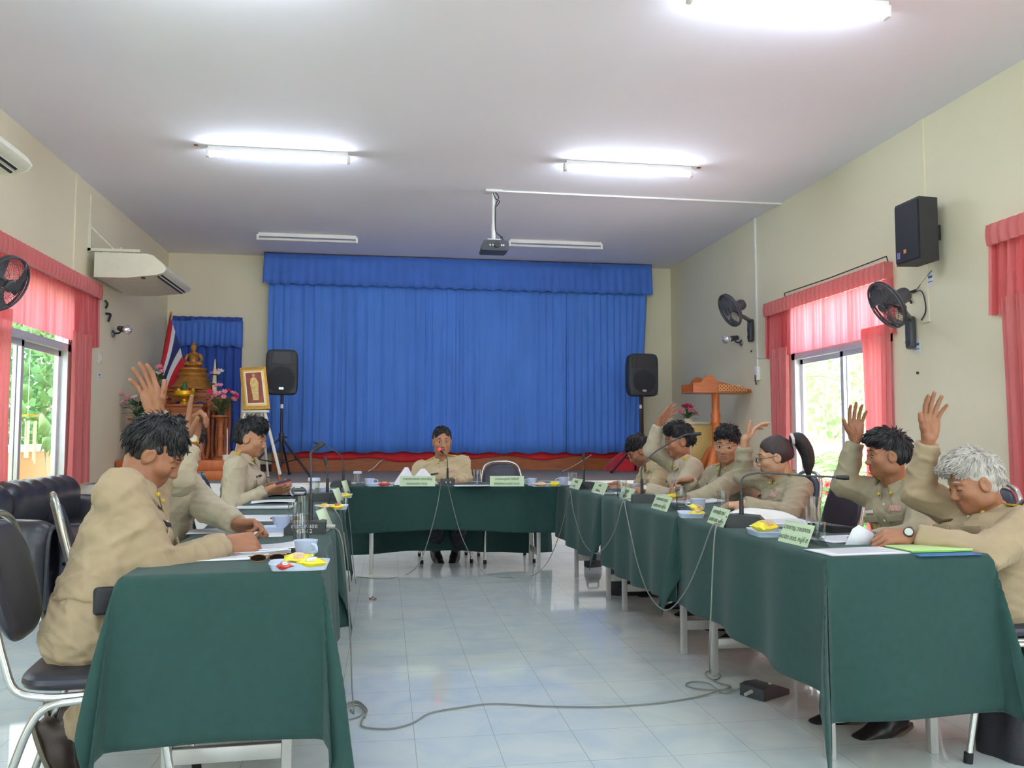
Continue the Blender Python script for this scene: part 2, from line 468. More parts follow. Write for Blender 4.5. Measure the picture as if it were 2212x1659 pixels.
def valance(x, out, a, b, z0, z1, label, seed):
    t = thing('window_valance', label, 'curtain valance', (x, (a + b) / 2, z1), world=True)
    n = int((b - a) / 0.085)
    MB().grid(folds(x, out * 1, a, b, z0, z1 - 0.14, n, 0.016, seed=seed, hem=0.004, flare=0.05), n * 8, 8).build('skirt', M_redv, t)
    def hd(u, v):
        f = 0.007 * sin(2 * pi * n * 1.0 * u) * (1 if v < 0.9 else 0.6)
        return (x + out * (0.085 + f + 0.012 * sin(pi * v)), a + (b - a) * u, z1 - 0.15 + 0.15 * v)
    hb = MB().grid(hd, n * 6, 5)
    for yy in (a, b):
        hb.grid(lambda u, v, yy=yy: (x + out * (0.004 + 0.085 * u), yy + 0.006 * sin(12 * u), z1 - 0.15 + 0.15 * v), 4, 3)
    hb.build('heading', M_red, t)
    for yy, s in ((a, -1), (b, 1)):
        MB().grid(lambda u, v: (x + out * (0.004 + 0.06 * u), yy + s * (0.025 * (1 - v)) + 0.008 * sin(14 * u), z0 + (z1 - 0.14 - z0) * v), 8, 6).build('return_end', M_red, t)
    MB().span((x, a + 0.02, z1 - 0.13), (x + out * 0.05, b - 0.02, z1 - 0.11)).build('rail', M_white, t)
    return t
def curtain(x, out, a, b, z0, z1, n, label, seed, amp=0.028):
    o = MB().grid(folds(x, out, a, b, z0, z1, n, amp, gather=-0.04, seed=seed), n * 9, 14).build('window_curtain', M_red)
    return tag(o, label, 'curtain')
valance(XL, 1, 6.6, 9.12, 2.11, 2.76, 'sheer red gathered valance over the left window', 1)
curtain(XL, 1, 8.46, 9.0, 0.72, 2.2, 7, 'red curtain at far side of the left window above the sofa end', 2)
curtain(XL, 1, 6.58, 7.16, 0.72, 2.2, 7, 'red curtain at near side of the left window cut by the photo edge', 3)
valance(XR, -1, 6.46, 8.76, 2.06, 2.68, 'sheer red gathered valance above the ponytailed woman', 4)
curtain(XR, -1, 8.28, 8.70, 0.12, 2.15, 6, 'red curtain hanging left of the right window behind the raised hands', 5)
curtain(XR, -1, 6.48, 6.90, 0.12, 2.15, 6, 'red curtain hanging right of the right window behind the black-haired man', 6)
valance(XR, -1, 2.9, 5.24, 2.04, 2.68, 'red valance at the far right edge of the photo', 7)
curtain(XR, -1, 3.95, 5.17, 0.12, 2.15, 12, 'drawn red curtain at far right edge behind the white-haired man', 8)
curtain(XR, -1, 2.95, 3.95, 0.12, 2.15, 10, 'drawn red curtain at right wall nearest the camera', 9)
# curtain wire above right valance
tag(MB().tube([(XR - 0.03, 6.47, 2.64), (XR - 0.05, 6.48, 2.73), (XR - 0.05, 7.4, 2.72), (XR - 0.05, 8.33, 2.73), (XR - 0.03, 8.34, 2.68)], 0.006).build('curtain_rod', M_dgrey), 'thin dark curtain rod above the right window valance', 'curtain rod')

# ------------------------------------------------------------------ blue stage curtain
M_blue = mat('blue_stage_curtain', (74, 130, 224), 0.7, var=0.08, vscale=3, bump=0.12, bscale=160, sheen=0.25, stretch=(1, 1, 0.35))
M_blue2 = mat('blue_valance_cloth', (64, 114, 206), 0.7, var=0.07, vscale=3, bump=0.12, bscale=160, sheen=0.25)
def blue_panel(a, b, z0, z1, n, y, label, seed, top_in=0.0, taper=0.0):
    r = random.Random(seed); ks = [(r.uniform(0.6, 1.6) * n, r.uniform(0, 6), r.uniform(0.4, 1)) for _ in range(5)]
    def fn(u, v):
        s = sum(w * sin(2 * pi * k * u + p + 0.5 * sin(3 * v + p)) for k, p, w in ks) / 2.4
        f = 0.5 * np.tanh(1.6 * s)
        f += 0.10 * sin(2 * pi * n * 3.1 * u + ks[0][1])
        z = z0 + (z1 - z0) * v + 0.012 * sin(2 * pi * n * 0.4 * u + seed) * (1 - v)
        xx = a + (b - a) * u - taper * max(0, u - 0.6) / 0.4 * (1 - v) ** 1.2
        return (xx, y - 0.035 - 0.034 * f * (0.75 + 0.25 * (1 - v)), z)
    o = MB().grid(fn, n * 10, 14).build('stage_curtain', M_blue, None, 0.004)
    return tag(o, label, 'curtain', 'blue stage curtain panels')
cx = [-1.63, -0.62, 0.58, 1.10, 2.62, 3.86]
cl = ['blue stage curtain panel behind left tripod loudspeaker', 'blue stage curtain panel left of the seated chairman', 'narrow blue stage curtain panel directly above the chairman', 'blue stage curtain panel above the empty chair at the head table', 'blue stage curtain panel at right end beside brown post']
for i in range(5):
    blue_panel(cx[i], cx[i + 1], 0.972 - 0.006 * i, 3.40, max(5, int((cx[i + 1] - cx[i]) * 7)), YB - 0.165, cl[i], 11 + i, taper=(0.16 if i == 4 else 0))
def bval(u, v):
    n = 46
    f = 0.5 * sin(2 * pi * n * u + 0.7 * sin(9 * u)) + 0.3 * sin(2 * pi * 17 * u + 1)
    return (-1.69 + 5.60 * u + 0.03 * (u - 0.5) * (1 - v), YB - 0.27 - 0.02 * f * (1.25 - v), 3.32 + (H - 0.015 - 3.32) * v + 0.01 * sin(2 * pi * 31 * u) * (1 - v) - 0.02 * u * (1 - v))
t = thing('stage_valance', 'long gathered blue valance across the top of the stage curtain', 'curtain valance', (1.1, YB, 3.4), world=True)
MB().grid(bval, 46 * 8, 6).build('skirt', M_blue2, t, 0.004)
MB().span((-1.69, YB - 0.26, H - 0.05), (3.92, YB, H - 0.005)).build('rail', M_dbrown, t)
# red cloth showing under the blue curtain
M_redcloth = mat('crimson_cloth', (206, 22, 36), 0.7, var=0.1, bump=0.1, sheen=0.2)
def redfn(u, v):
    hem = 0.865 + 0.02 * sin(15 * u) + 0.022 * sin(31 * u + 1) + 0.03 * max(0, sin(5 * u + 4)) - 0.05 * max(0, (u - 0.62)) 
    return (-1.25 + 4.85 * u, YB - 0.108 - 0.012 * (1 + sin(70 * u + 3 * sin(9 * u))) * (1 - v), hem + (1.0 - hem) * v)
tag(MB().grid(redfn, 240, 4).build('red_drape', M_redcloth, None, 0.003), 'crimson cloth hanging below the blue stage curtain over brown fascia', 'drape')
def heap(u, v):
    t = u * 2 * pi; r = v
    R = 0.34 * r * (1 + 0.15 * sin(3 * t + 1))
    return (3.42 + R * cos(t) * 0.9, 11.62 + R * sin(t) * 0.9, ZS + 0.003 + 0.24 * (1 - r ** 2.2) * (1 + 0.12 * sin(4 * t)) )
tag(MB().grid(heap, 40, 12).build('red_cloth_heap', M_redcloth, None), 'heap of crimson cloth on stage at right below the blue curtain', 'cloth')

# ------------------------------------------------------------------ fluorescent lamps
M_tube = mat('lit_tube', (228, 240, 255), 0.4, var=0, emit=TUBE)
M_tube_off = mat('unlit_tube', (225, 226, 226), 0.4, var=0)
M_fix = mat('fixture_white', (228, 228, 228), 0.5, var=0.02)
def lamp(x, y, lit, label, rz=0.0):
    t = thing('fluorescent_lamp', label, 'ceiling light', (x, y, H), rz, 'fluorescent lamps on the ceiling')
    MB().span((-0.61, -0.03, -0.045), (0.61, 0.03, -0.001)).build('housing', M_fix, t)
    for s in (-1, 1): MB().span((s * 0.615 - 0.015, -0.028, -0.095), (s * 0.615 + 0.015, 0.028, -0.02), 0.004).build('end_holder', M_fix, t)
    MB().cyl((-0.6, 0, -0.075), (0.6, 0, -0.075), 0.016, n=12).build('tube', M_tube if lit else M_tube_off, t)
    return t
lamp(-0.97, 7.55, True, 'lit fluorescent tube lamp left of the projector')
lamp(2.26, 7.45, True, 'lit fluorescent tube lamp right of the projector')
lamp(-1.0, 10.70, False, 'unlit fluorescent tube lamp over stage, left of the projector')
lamp(2.20, 10.57, False, 'unlit fluorescent tube lamp over stage, right of the projector')
lamp(2.32, 4.40, True, 'lit fluorescent tube lamp cut by the top edge of the photo')
for (x, y, lb) in ((-0.95, 4.45, 'lit fluorescent tube lamp just above the photo, left side'), (-0.95, 1.2, 'lit fluorescent tube lamp over the camera, left side'), (2.3, 1.2, 'lit fluorescent tube lamp over the camera, right side'), (-0.95, -2.0, 'lit fluorescent tube lamp at rear of hall, left side'), (2.3, -2.0, 'lit fluorescent tube lamp at rear of hall, right side')):
    lamp(x, y, True, lb)
for x, y, lb in ((-1.68, 7.52, 'small brown mark on ceiling left of the lit lamp'), (2.95, 7.44, 'small brown mark on ceiling right of the lit lamp')):
    tag(MB().box((x, y, H - 0.004), (0.035, 0.03, 0.008), None, 0.002).build('ceiling_wire_stub', M_wood), lb, 'wire stub')

# ------------------------------------------------------------------ projector
t = thing('projector', 'dark grey projector hanging from the ceiling on a white pole', 'projector', (1.10, 8.48, H))
MB().span((-0.09, -0.06, -0.025), (0.09, 0.06, -0.001), 0.005).build('ceiling_plate', M_white, t)
MB().cyl((0, 0, -0.02), (0, 0, -0.50), 0.017).cyl((0, 0, -0.36), (0, 0, -0.52), 0.023).build('pole', M_white, t)
MB().span((-0.07, -0.06, -0.545), (0.07, 0.06, -0.525), 0.004).build('bracket', M_white, t)
b = MB().prism([(-0.14, -0.08), (-0.115, 0.005), (-0.09, 0.015), (0.10, 0.015), (0.135, 0.0), (0.145, -0.02), (0.145, -0.08), (0.12, -0.095), (-0.13, -0.095)], 0.24, Matrix.Translation((0, 0.12, -0.565)) @ Matrix.Rotation(pi / 2, 4, 'X'))
bo = b.build('body', M_dgrey, t)
MB().cyl((0.02, -0.14, -0.60), (0.02, -0.118, -0.60), 0.03, 0.034).build('lens', M_black, t)
for xx in (-0.05, -0.02, 0.07, 0.09): MB().cyl((xx, -0.1215, -0.605), (xx, -0.119, -0.605), 0.009, n=8).build('port', mat('port_silver', (215, 220, 225), 0.3, 0.6, var=0), t)
MB().tube([(0.012, -0.02, -0.02), (0.05, -0.02, -0.07), (0.03, -0.02, -0.13), (0.018, -0.02, -0.2), (0.02, -0.02, -0.42), (0.05, -0.02, -0.47), (0.09, -0.02, -0.50), (0.10, -0.02, -0.555)], 0.006, sub=6).tube([(-0.01, -0.02, -0.02), (0.02, -0.02, -0.09), (0.06, -0.02, -0.12), (0.02, -0.02, -0.18)], 0.005, sub=6).tube([(0.05, -0.02, -0.47), (0.075, -0.02, -0.50), (0.06, -0.02, -0.55)], 0.005, sub=6).build('cable', M_black, t)
tag(MB().span((1.19, 8.45, H - 0.018), (XR, 8.47, H - 0.001)).build('ceiling_conduit', M_white), 'thin white cable duct along ceiling from projector to right wall', 'cable duct')
# ------------------------------------------------------------------ conduits, boxes and labels on the right wall
tag(MB().span((XR - 0.02, 9.09, 1.96), (XR - 0.001, 9.115, H)).span((XR - 0.02, 8.72, 2.09), (XR - 0.001, 9.10, 2.105)).build('wall_conduit', M_white), 'vertical white cable duct on right wall beside the far fan', 'cable duct')
t = thing('socket_box', 'white socket box at foot of the wall duct on right wall', 'socket', (XR, 9.10, 1.92), world=True)
MB().span((XR - 0.04, 9.05, 1.84), (XR - 0.001, 9.13, 2.0), 0.006).build('box', M_white, t)
MB().tube([(XR - 0.045, 9.09, 1.9), (XR - 0.05, 9.08, 1.84), (XR - 0.03, 9.10, 1.79)], 0.008, sub=4).build('plug_lead', M_black, t)
M_lblblue = mat('label_blue', (70, 100, 160), 0.6, var=0)
def wall_label(x, out, y, z, w, h, label):
    t = thing('wall_label', label, 'label', (x, y, z), 0, 'small paper labels on the walls', world=True)
    MB().box((x + out * 0.003, y, z), (0.004, w, h)).build('card', M_paper, t)
    MB().box((x + out * 0.006, y, z + h * 0.12), (0.002, w * 0.8, h * 0.16)).box((x + out * 0.006, y, z - h * 0.2), (0.002, w * 0.8, h * 0.06)).build('print', M_lblblue, t)
wall_label(XR, -1, 5.98, 2.44, 0.075, 0.12, 'small white label on right wall under the loudspeaker')
wall_label(XR, -1, 6.17, 1.92, 0.075, 0.12, 'small white label on right wall under the near fan')
wall_label(XR, -1, 9.26, 2.36, 0.05, 0.08, 'small white label on right wall under the far fan')
wall_label(XL, 1, 9.36, 1.83, 0.06, 0.09, 'small white label on left wall below the spotlight')
t = thing('wall_switch', 'white switch plate on left wall near the raised hands', 'switch', (XL, 9.37, 2.03), world=True)
MB().span((XL, 9.31, 1.96), (XL + 0.012, 9.43, 2.08), 0.003).build('plate', M_offwhite, t)
MB().span((XL + 0.01, 9.35, 1.99), (XL + 0.018, 9.39, 2.05), 0.002).build('rocker', M_white, t)
tag(MB().tube([(XL + 0.006, 9.46, 2.66), (XL + 0.03, 9.47, 2.62), (XL + 0.02, 9.45, 2.57)], 0.012, sub=4).tube([(XL + 0.01, 9.50, 2.52), (XL + 0.03, 9.58, 2.52), (XL + 0.02, 9.55, 2.44)], 0.012, sub=4).build('wall_hook', M_black), 'small black bracket left on the wall above the left spotlight', 'bracket')
tag(MB().tube([(XR - 0.006, 6.16, 2.38), (XR - 0.03, 6.24, 2.36), (XR - 0.02, 6.20, 2.28)], 0.010, sub=4).tube([(XR - 0.02, 6.18, 2.36), (XR - 0.03, 6.05, 2.35), (XR - 0.02, 6.02, 2.2), (XR - 0.02, 6.08, 2.12)], 0.005, sub=5).tube([(XR - 0.01, 6.15, 2.38), (XR - 0.01, 5.95, 2.50)], 0.003).build('wire_bundle', M_black), 'small tangle of black wire above the near fan on right wall', 'wire')
for y, z in ((6.17, 1.70), (9.27, 2.20)):
    tag(MB().cyl((XR, y, z), (XR - 0.012, y, z), 0.012, n=8).build('wall_screw', M_dgrey), 'dark screw in right wall under the %s fan' % ('near' if y < 8 else 'far'), 'screw')

# ------------------------------------------------------------------ air conditioners
def aircon(y0, label, brk):
    t = thing('air_conditioner', label, 'air conditioner', (XL + 0.09, y0, 2.80), 0, 'ceiling type air conditioners on the left wall')
    prof = [(0.0, 0.0), (0.0, 0.25), (0.50, 0.25), (0.56, 0.235), (0.66, 0.15), (0.69, 0.10), (0.665, 0.065), (0.60, 0.04), (0.30, 0.0)]
    Mx = Matrix(((1, 0, 0, 0), (0, 0, 1, 0), (0, 1, 0, 0), (0, 0, 0, 1)))
    MB().prism(prof, 1.12, Mx).build('casing', M_offwhite, t, ang=50)
    for y in (-0.012, 1.12): MB().prism([(x * 1.01 - 0.003, z * 1.02 - 0.003) for x, z in prof], 0.012, Matrix.Translation((0, y, 0)) @ Mx).build('end_panel', M_offwhite, t, ang=50)
    g = MB()
    for k in range(3): g.box((0.600 + 0.028 * k, 0.56, 0.038 + 0.018 * k - 0.004 + 0.004 * k), (0.024, 1.0, 0.012), Matrix.Rotation(radians(-32), 3, 'Y'))
    g.build('outlet_grille', M_black, t)
    for k in range(2): MB().box((0.612 + 0.030 * k, 0.56, 0.036 + 0.020 * k), (0.006, 1.0, 0.010), Matrix.Rotation(radians(-32), 3, 'Y')).build('louvre', M_white, t)
    MB().box((0.45, 0.06, 0.012), (0.03, 0.05, 0.01)).build('badge', M_dgrey, t)
    for yy in (0.04, 1.06):
        b = MB()
        b.span((-0.09, yy, 0.275), (0.42, yy + 0.03, 0.305)).span((-0.09, yy, 0.265), (-0.06, yy + 0.03, 0.55))
        for xx in (0.06, 0.36): b.cyl((xx, yy + 0.015, 0.24), (xx, yy + 0.015, 0.29), 0.006, n=8)
        b.tube([(-0.07, yy + 0.015, 0.53), (0.17, yy + 0.015, 0.29)], 0.008, n=6)
        b.build('bracket', M_offwhite, t)
    return t
aircon(8.86, 'white slim air conditioner on left wall nearer the stage', 1)
aircon(4.45, 'white air conditioner cut off by the left edge of the photo', 1)
tag(MB().span((XL, 8.93, 3.12), (XL + 0.014, 8.955, 3.66)).build('wall_duct', M_offwhite), 'thin cream duct on left wall above the far air conditioner', 'cable duct')

# ------------------------------------------------------------------ wall fans
M_fan = mat('fan_plastic', (66, 68, 74), 0.4, var=0.06)
M_blade = mat('fan_blade_smoke', (96, 96, 100), 0.3, var=0.04)
def wall_fan(loc, wall_dir, look, label, tilt, Rr=0.19):
    """loc: hub of the guard; wall_dir: unit vector into the wall; look: direction the fan blows"""
    t = thing('wall_fan', label, 'fan', loc, 0, 'dark wall fans')
    d = Vector(look).normalized(); q = d.to_track_quat('Z', 'Y').to_matrix()
    wd = Vector(wall_dir)
    g = MB()
    for zz, rr in ((0.035, Rr), (-0.02, Rr)):
        g.tube([q @ Vector((rr * cos(a), rr * sin(a), zz * 0.4)) for a in np.linspace(0, 2 * pi, 40, endpoint=False)], 0.008, closed=True, n=6)
    g.build('guard_rim', M_fan, t)
    w = MB()
    for k in range(48):
        a = 2 * pi * k / 48
        for s in (1, -1):
            w.tube([q @ Vector((r_ * cos(a + 0.25 * r_), r_ * sin(a + 0.25 * r_), s * 0.055 * (1 - (r_ / Rr) ** 3))) for r_ in (0.04, 0.10, 0.16, Rr)], 0.0012, n=4)
    for s in (1, -1):
        for rr in (0.09, 0.15):
            w.tube([q @ Vector((rr * cos(a), rr * sin(a), s * 0.055 * (1 - (rr / Rr) ** 3))) for a in np.linspace(0, 2 * pi, 32, endpoint=False)], 0.0014, closed=True, n=4)
    w.build('guard_wires', M_fan, t)
    MB().lathe([(0.0, 0.062), (0.035, 0.06), (0.045, 0.05), (0.045, 0.045)], M=q.to_4x4()).build('badge_cap', M_fan, t)
    for k in range(3):
        a0 = 2 * pi * k / 3
        def bl(u, v, a0=a0):
            r_ = 0.035 + 0.155 * u; a = a0 + (v - 0.5) * (0.9 + 0.7 * u) + 0.4 * u
            return q @ Vector((r_ * cos(a), r_ * sin(a), (v - 0.5) * 0.05))
        MB().grid(bl, 8, 6).build('blade', M_blade, t, 0.002)
    MB().lathe([(0.0, 0.02), (0.03, 0.02), (0.034, -0.02), (0.0, -0.022)], M=q.to_4x4()).build('hub', M_fan, t)
    MB().lathe([(0.0, -0.055), (0.055, -0.055), (0.062, -0.07), (0.062, -0.16), (0.05, -0.185), (0.0, -0.19)], M=q.to_4x4()).build('motor', M_fan, t)
    m0 = q @ Vector((0, 0, -0.12)); dist = wd.dot(wd)
    wallp = wd
    a1 = m0 + Vector((0, 0, -0.09))
    base = Vector((wd.x, wd.y, -0.06))
    MB().tube([m0, a1, a1 + (base - a1) * 0.35, base + Vector((-0.03 * (1 if wd.x > 0 else -1), 0, 0.02)), base + Vector((0, 0, 0.0))], 0.024, sub=4, n=10).build('arm', M_fan, t)
    sx = 1 if wd.x > 0 else -1
    MB().box((wd.x - sx * 0.03, wd.y, -0.155), (0.058, 0.085, 0.27), None, 0.02).build('base_box', M_fan, t)
    MB().cyl((wd.x - sx * 0.055, wd.y, -0.235), (wd.x - sx * 0.066, wd.y, -0.235), 0.022).box((wd.x - sx * 0.058, wd.y, -0.15), (0.006, 0.05, 0.05)).build('control_knob', M_dgrey, t)
    return t
wall_fan((3.80, 5.80, 2.19), (0.499, 0.41, 0), (-0.85, 0.06, -0.48), 'dark wall fan in front of the right window valance, below the loudspeaker', 0)
wall_fan((3.80, 8.72, 2.595), (0.499, 0.50, 0), (-0.87, -0.06, -0.42), 'dark wall fan on right wall nearer the stage above the spotlight', 0)
wall_fan((-2.52, 5.92, 2.20), (-0.499, 0.30, 0), (0.86, -0.22, -0.42), 'dark wall fan at left edge in front of the red valance', 0)

# ------------------------------------------------------------------ spotlights with reflector bulbs
M_bulb = mat('reflector_bulb', (232, 234, 236), 0.12, 0.75, var=0.0)
def spot(x, out, y, z, d, label):
    t = thing('spotlight', label, 'spotlight', (x, y, z), 0, 'wall spotlights with bulbs')
    q = Vector(d).normalized().to_track_quat('Z', 'Y').to_matrix().to_4x4()
    MB().lathe([(0.04, 0), (0.045, 0.012), (0.025, 0.03), (0.0, 0.032)], M=Matrix.Rotation(out * pi / 2, 4, 'Y')).build('base', M_steel, t)
    MB().tube([(out * 0.02, 0, 0), (out * 0.08, 0, 0.01), (out * 0.10, 0, 0.05)], 0.010, sub=4).build('arm', M_black, t)
    T = Matrix.Translation((out * 0.10, 0, 0.055))
    MB().lathe([(0, -0.05), (0.03, -0.05), (0.034, 0.05), (0, 0.05)], M=T @ q).build('socket', M_black, t)
    MB().lathe([(0.02, 0.05), (0.024, 0.07), (0.05, 0.13), (0.052, 0.15), (0.03, 0.17), (0, 0.175)], M=T @ q).build('bulb', M_bulb, t)
spot(XL, 1, 9.74, 2.33, (0.55, -0.6, -0.15), 'spotlight with silver bulb on left wall under air conditioner')
spot(XR, -1, 9.53, 2.33, (-0.8, -0.3, -0.15), 'spotlight with silver bulb on right wall under the far fan')

# ------------------------------------------------------------------ black loudspeaker on the right wall
t = thing('loudspeaker', 'black loudspeaker cabinet hung on the right wall above the near fan', 'loudspeaker', (4.13, 5.86, 2.78), -pi / 2)
poly = [(-0.15, -0.10), (0.15, -0.10), (0.13, 0.07), (-0.13, 0.07)]
Mz = Matrix.Translation((0, 0, -0.245))
MB().prism(poly, 0.49, Mz).build('cabinet', mat('speaker_black', (48, 50, 52), 0.6, var=0.1, bump=0.15, bscale=250), t)
MB().box((0, -0.105, 0.0), (0.285, 0.014, 0.455), None, 0.004).build('grille', mat('grille_navy', (28, 30, 42), 0.7, var=0.2, vscale=300), t)
MB().box((-0.10, -0.114, -0.17), (0.035, 0.004, 0.05)).build('badge', mat('badge_purple', (120, 110, 170), 0.5, var=0), t)
MB().box((-0.02, -0.114, -0.15), (0.028, 0.004, 0.03)).build('maker_plate', mat('badge_orange', (220, 130, 70), 0.5, var=0), t)
MB().box((0, 0.115, 0), (0.06, 0.10, 0.12)).build('wall_bracket', M_black, t)
# ================================================================== TABLES, CLOTHS
ZT = 0.755
M_cloth = mat('green_table_cloth', (30, 66, 62), 0.9, var=0.07, vscale=30, bump=0.18, bscale=320, sheen=0.08)
M_leg = mat('table_leg_metal', (196, 194, 190), 0.35, 0.4, var=0.05)
M_laminate = mat('table_laminate', (176, 160, 140), 0.5, var=0.05)
def table(x, y, rz, L, Wd, label, drops, seed, tips, tall=0.0):
    """folding table with its long side on local y; centre x,y. drops = (x-, x+, y-, y+) hang of its cloth"""
    t = thing('folding_table', label[0], 'table', (x, y, 0), rz, 'folding tables of the meeting square')
    MB().span((-Wd / 2 + 0.012, -L / 2 + 0.012, ZT - 0.04), (Wd / 2 - 0.012, L / 2 - 0.012, ZT - 0.008), 0.004).build('tabletop', M_laminate, t)
    for sy in (-1, 1):
        yy = sy * (L / 2 - 0.20)
        for sx in (-1, 1):
            MB().span((sx * (Wd / 2 - 0.10) - 0.016, yy - 0.016, 0.0), (sx * (Wd / 2 - 0.10) + 0.016, yy + 0.016, ZT - 0.04), 0.003).build('leg', M_leg, t)
        MB().span((-Wd / 2 + 0.116, yy - 0.013, 0.13), (Wd / 2 - 0.116, yy + 0.013, 0.18), 0.003).build('foot_rail', M_leg, t)
    r = random.Random(seed)
    a0, a1, b0, b1 = drops
    us = np.concatenate([np.linspace(-Wd / 2 - a0, -Wd / 2, 26) if a0 > 0.02 else np.array([-Wd / 2]), np.linspace(-Wd / 2, Wd / 2, 8)[1:-1], np.linspace(Wd / 2, Wd / 2 + a1, 26) if a1 > 0.02 else np.array([Wd / 2])])
    vs_ = np.concatenate([np.linspace(-L / 2 - b0, -L / 2, 26) if b0 > 0.02 else np.array([-L / 2]), np.linspace(-L / 2, L / 2, 50)[1:-1], np.linspace(L / 2, L / 2 + b1, 26) if b1 > 0.02 else np.array([L / 2])])
    p1, p2, p3 = (r.uniform(0, 6) for _ in range(3)); kf = r.uniform(3.0, 4.2)
    def pos(u, v):
        ex = max(-u - Wd / 2, 0.0) if u < 0 else max(u - Wd / 2, 0.0); ey = max(-v - L / 2, 0.0) if v < 0 else max(v - L / 2, 0.0)
        sx = -1 if u < 0 else 1; sy = -1 if v < 0 else 1
        cx_ = min(max(u, -Wd / 2), Wd / 2); cy_ = min(max(v, -L / 2), L / 2)
        if ex < 1e-6 and ey < 1e-6: return (u, v, ZT + 0.0015)
        rr = sqrt(ex * ex + ey * ey); th = math.atan2(ey, ex)   # 0: x side, pi/2: y side
        bend = 0.012 * (1 - math.exp(-rr / 0.012))
        z = ZT + 0.0015 - max(0.0, rr - 0.008 * (1 - math.exp(-rr / 0.01)))
        ripx = (0.006 + 0.03 * rr) * (sin(2 * pi * v * kf / 1.5 + p1 + 0.6 * sin(3 * v + p2)) + 0.25)
        ripy = (0.004 + 0.022 * rr) * (sin(2 * pi * u * 1.3 + p3) + 0.3)
        q = th / (pi / 2)
        tip = tips.get((sx, sy), 0.40)
        # corner fold: the surplus cloth makes a flap standing out along the diagonal
        fl = rr * tip * (sin(pi * q)) ** 0.9 * (1 + 0.30 * sin(5 * pi * q + 0.6)); sc_ = tips.get('s', 1.0)
        dx, dy = (cos(radians(tips.get('dir', 50))), sin(radians(tips.get('dir', 50))))
        ox = bend + ripx * (1 - q) ** 2 + fl * dx + 0.10 * sc_ * rr * sin(2 * pi * q) + 0.02 * rr
        oy = bend * q + ripy * q ** 2 + fl * dy * (0.6 + 0.4 * q) - 0.12 * sc_ * rr * sin(2 * pi * q) * (1 - 0.5 * q) + 0.02 * rr
        if ey < 1e-6: oy = 0.0; ox = bend + ripx + 0.02 * rr
        if ex < 1e-6: ox = 0.0; oy = bend + ripy + 0.02 * rr
        hem = 0.02 * sin(3.1 * v + p2) * min(1, rr / 0.3)
        z = max(z + hem, 0.006 + 0.01 * abs(sin(9 * u + 7 * v)))
        if ey < 1e-6: cy_ = cy_ * (1 + 0.06 * rr * abs(2 * cy_ / L) ** 3)
        return (cx_ + sx * ox, cy_ + sy * oy, z)
    nu, nv = len(us), len(vs_)
    mb = MB()
    mb.add([pos(us[i], vs_[j]) for i in range(nu) for j in range(nv)], [(i * nv + j, (i + 1) * nv + j, (i + 1) * nv + j + 1, i * nv + j + 1) for i in range(nu - 1) for j in range(nv - 1)])
    o = mb.build('tablecloth', M_cloth, None, 0.003, ang=70, fix=True)
    o.location = (x, y, 0); o.rotation_euler = (0, 0, rz)
    tag(o, label[1], 'tablecloth', 'green tablecloths of the meeting square')
    return t
def TL(y): return -0.485 - 0.033 * (y - 2.62)
RZL = 0.033
table(TL(3.38), 3.385, RZL, 1.46, 0.57, ('folding table nearest the camera at left, under green cloth', 'green tablecloth of the near left table, with hanging corner'), (0.34, 0.50, 0.52, 0.02), 1, {(1, -1): 0.26, (-1, -1): 0.22, 'dir': 62, 's': 0.4})
table(TL(4.86), 4.865, RZL, 1.46, 0.57, ('folding table in the middle of the left row under green cloth', 'green tablecloth of the middle table in the left row'), (0.14, 0.50, 0.26, 0.02), 2, {(1, -1): 0.10, (-1, -1): 0.05})
table(TL(6.34), 6.345, RZL, 1.46, 0.57, ('folding table at far end of left row under green cloth', 'green tablecloth at far end of the left row'), (0.14, 0.48, 0.26, 0.02), 3, {(1, -1): 0.10, (-1, -1): 0.05})
table(1.825, 3.44, 0.0, 1.48, 0.61, ('folding table nearest the camera at right under green cloth', 'green tablecloth of the near right table, touching the floor'), (0.46, 0.34, 0.56, 0.02), 4, {(-1, -1): 0.33, (1, -1): 0.20, 'dir': 64, 's': 0.1})
table(1.82, 4.955, 0.0, 1.53, 0.61, ('folding table in the middle of the right row under green cloth', 'green tablecloth of the middle table in the right row'), (0.46, 0.14, 0.28, 0.02), 5, {(-1, -1): 0.10, (1, -1): 0.05})
table(1.82, 6.44, 0.0, 1.42, 0.61, ('folding table at far end of right row under green cloth', 'green tablecloth at far end of the right row'), (0.46, 0.14, 0.28, 0.02), 6, {(-1, -1): 0.10, (1, -1): 0.05})
table(0.62, 7.49, pi / 2, 1.86, 0.60, ('folding head table in front of the stage under green cloth', 'green tablecloth of the head table, cables hanging down it'), (0.40, 0.66, 0.02, 0.02), 7, {})

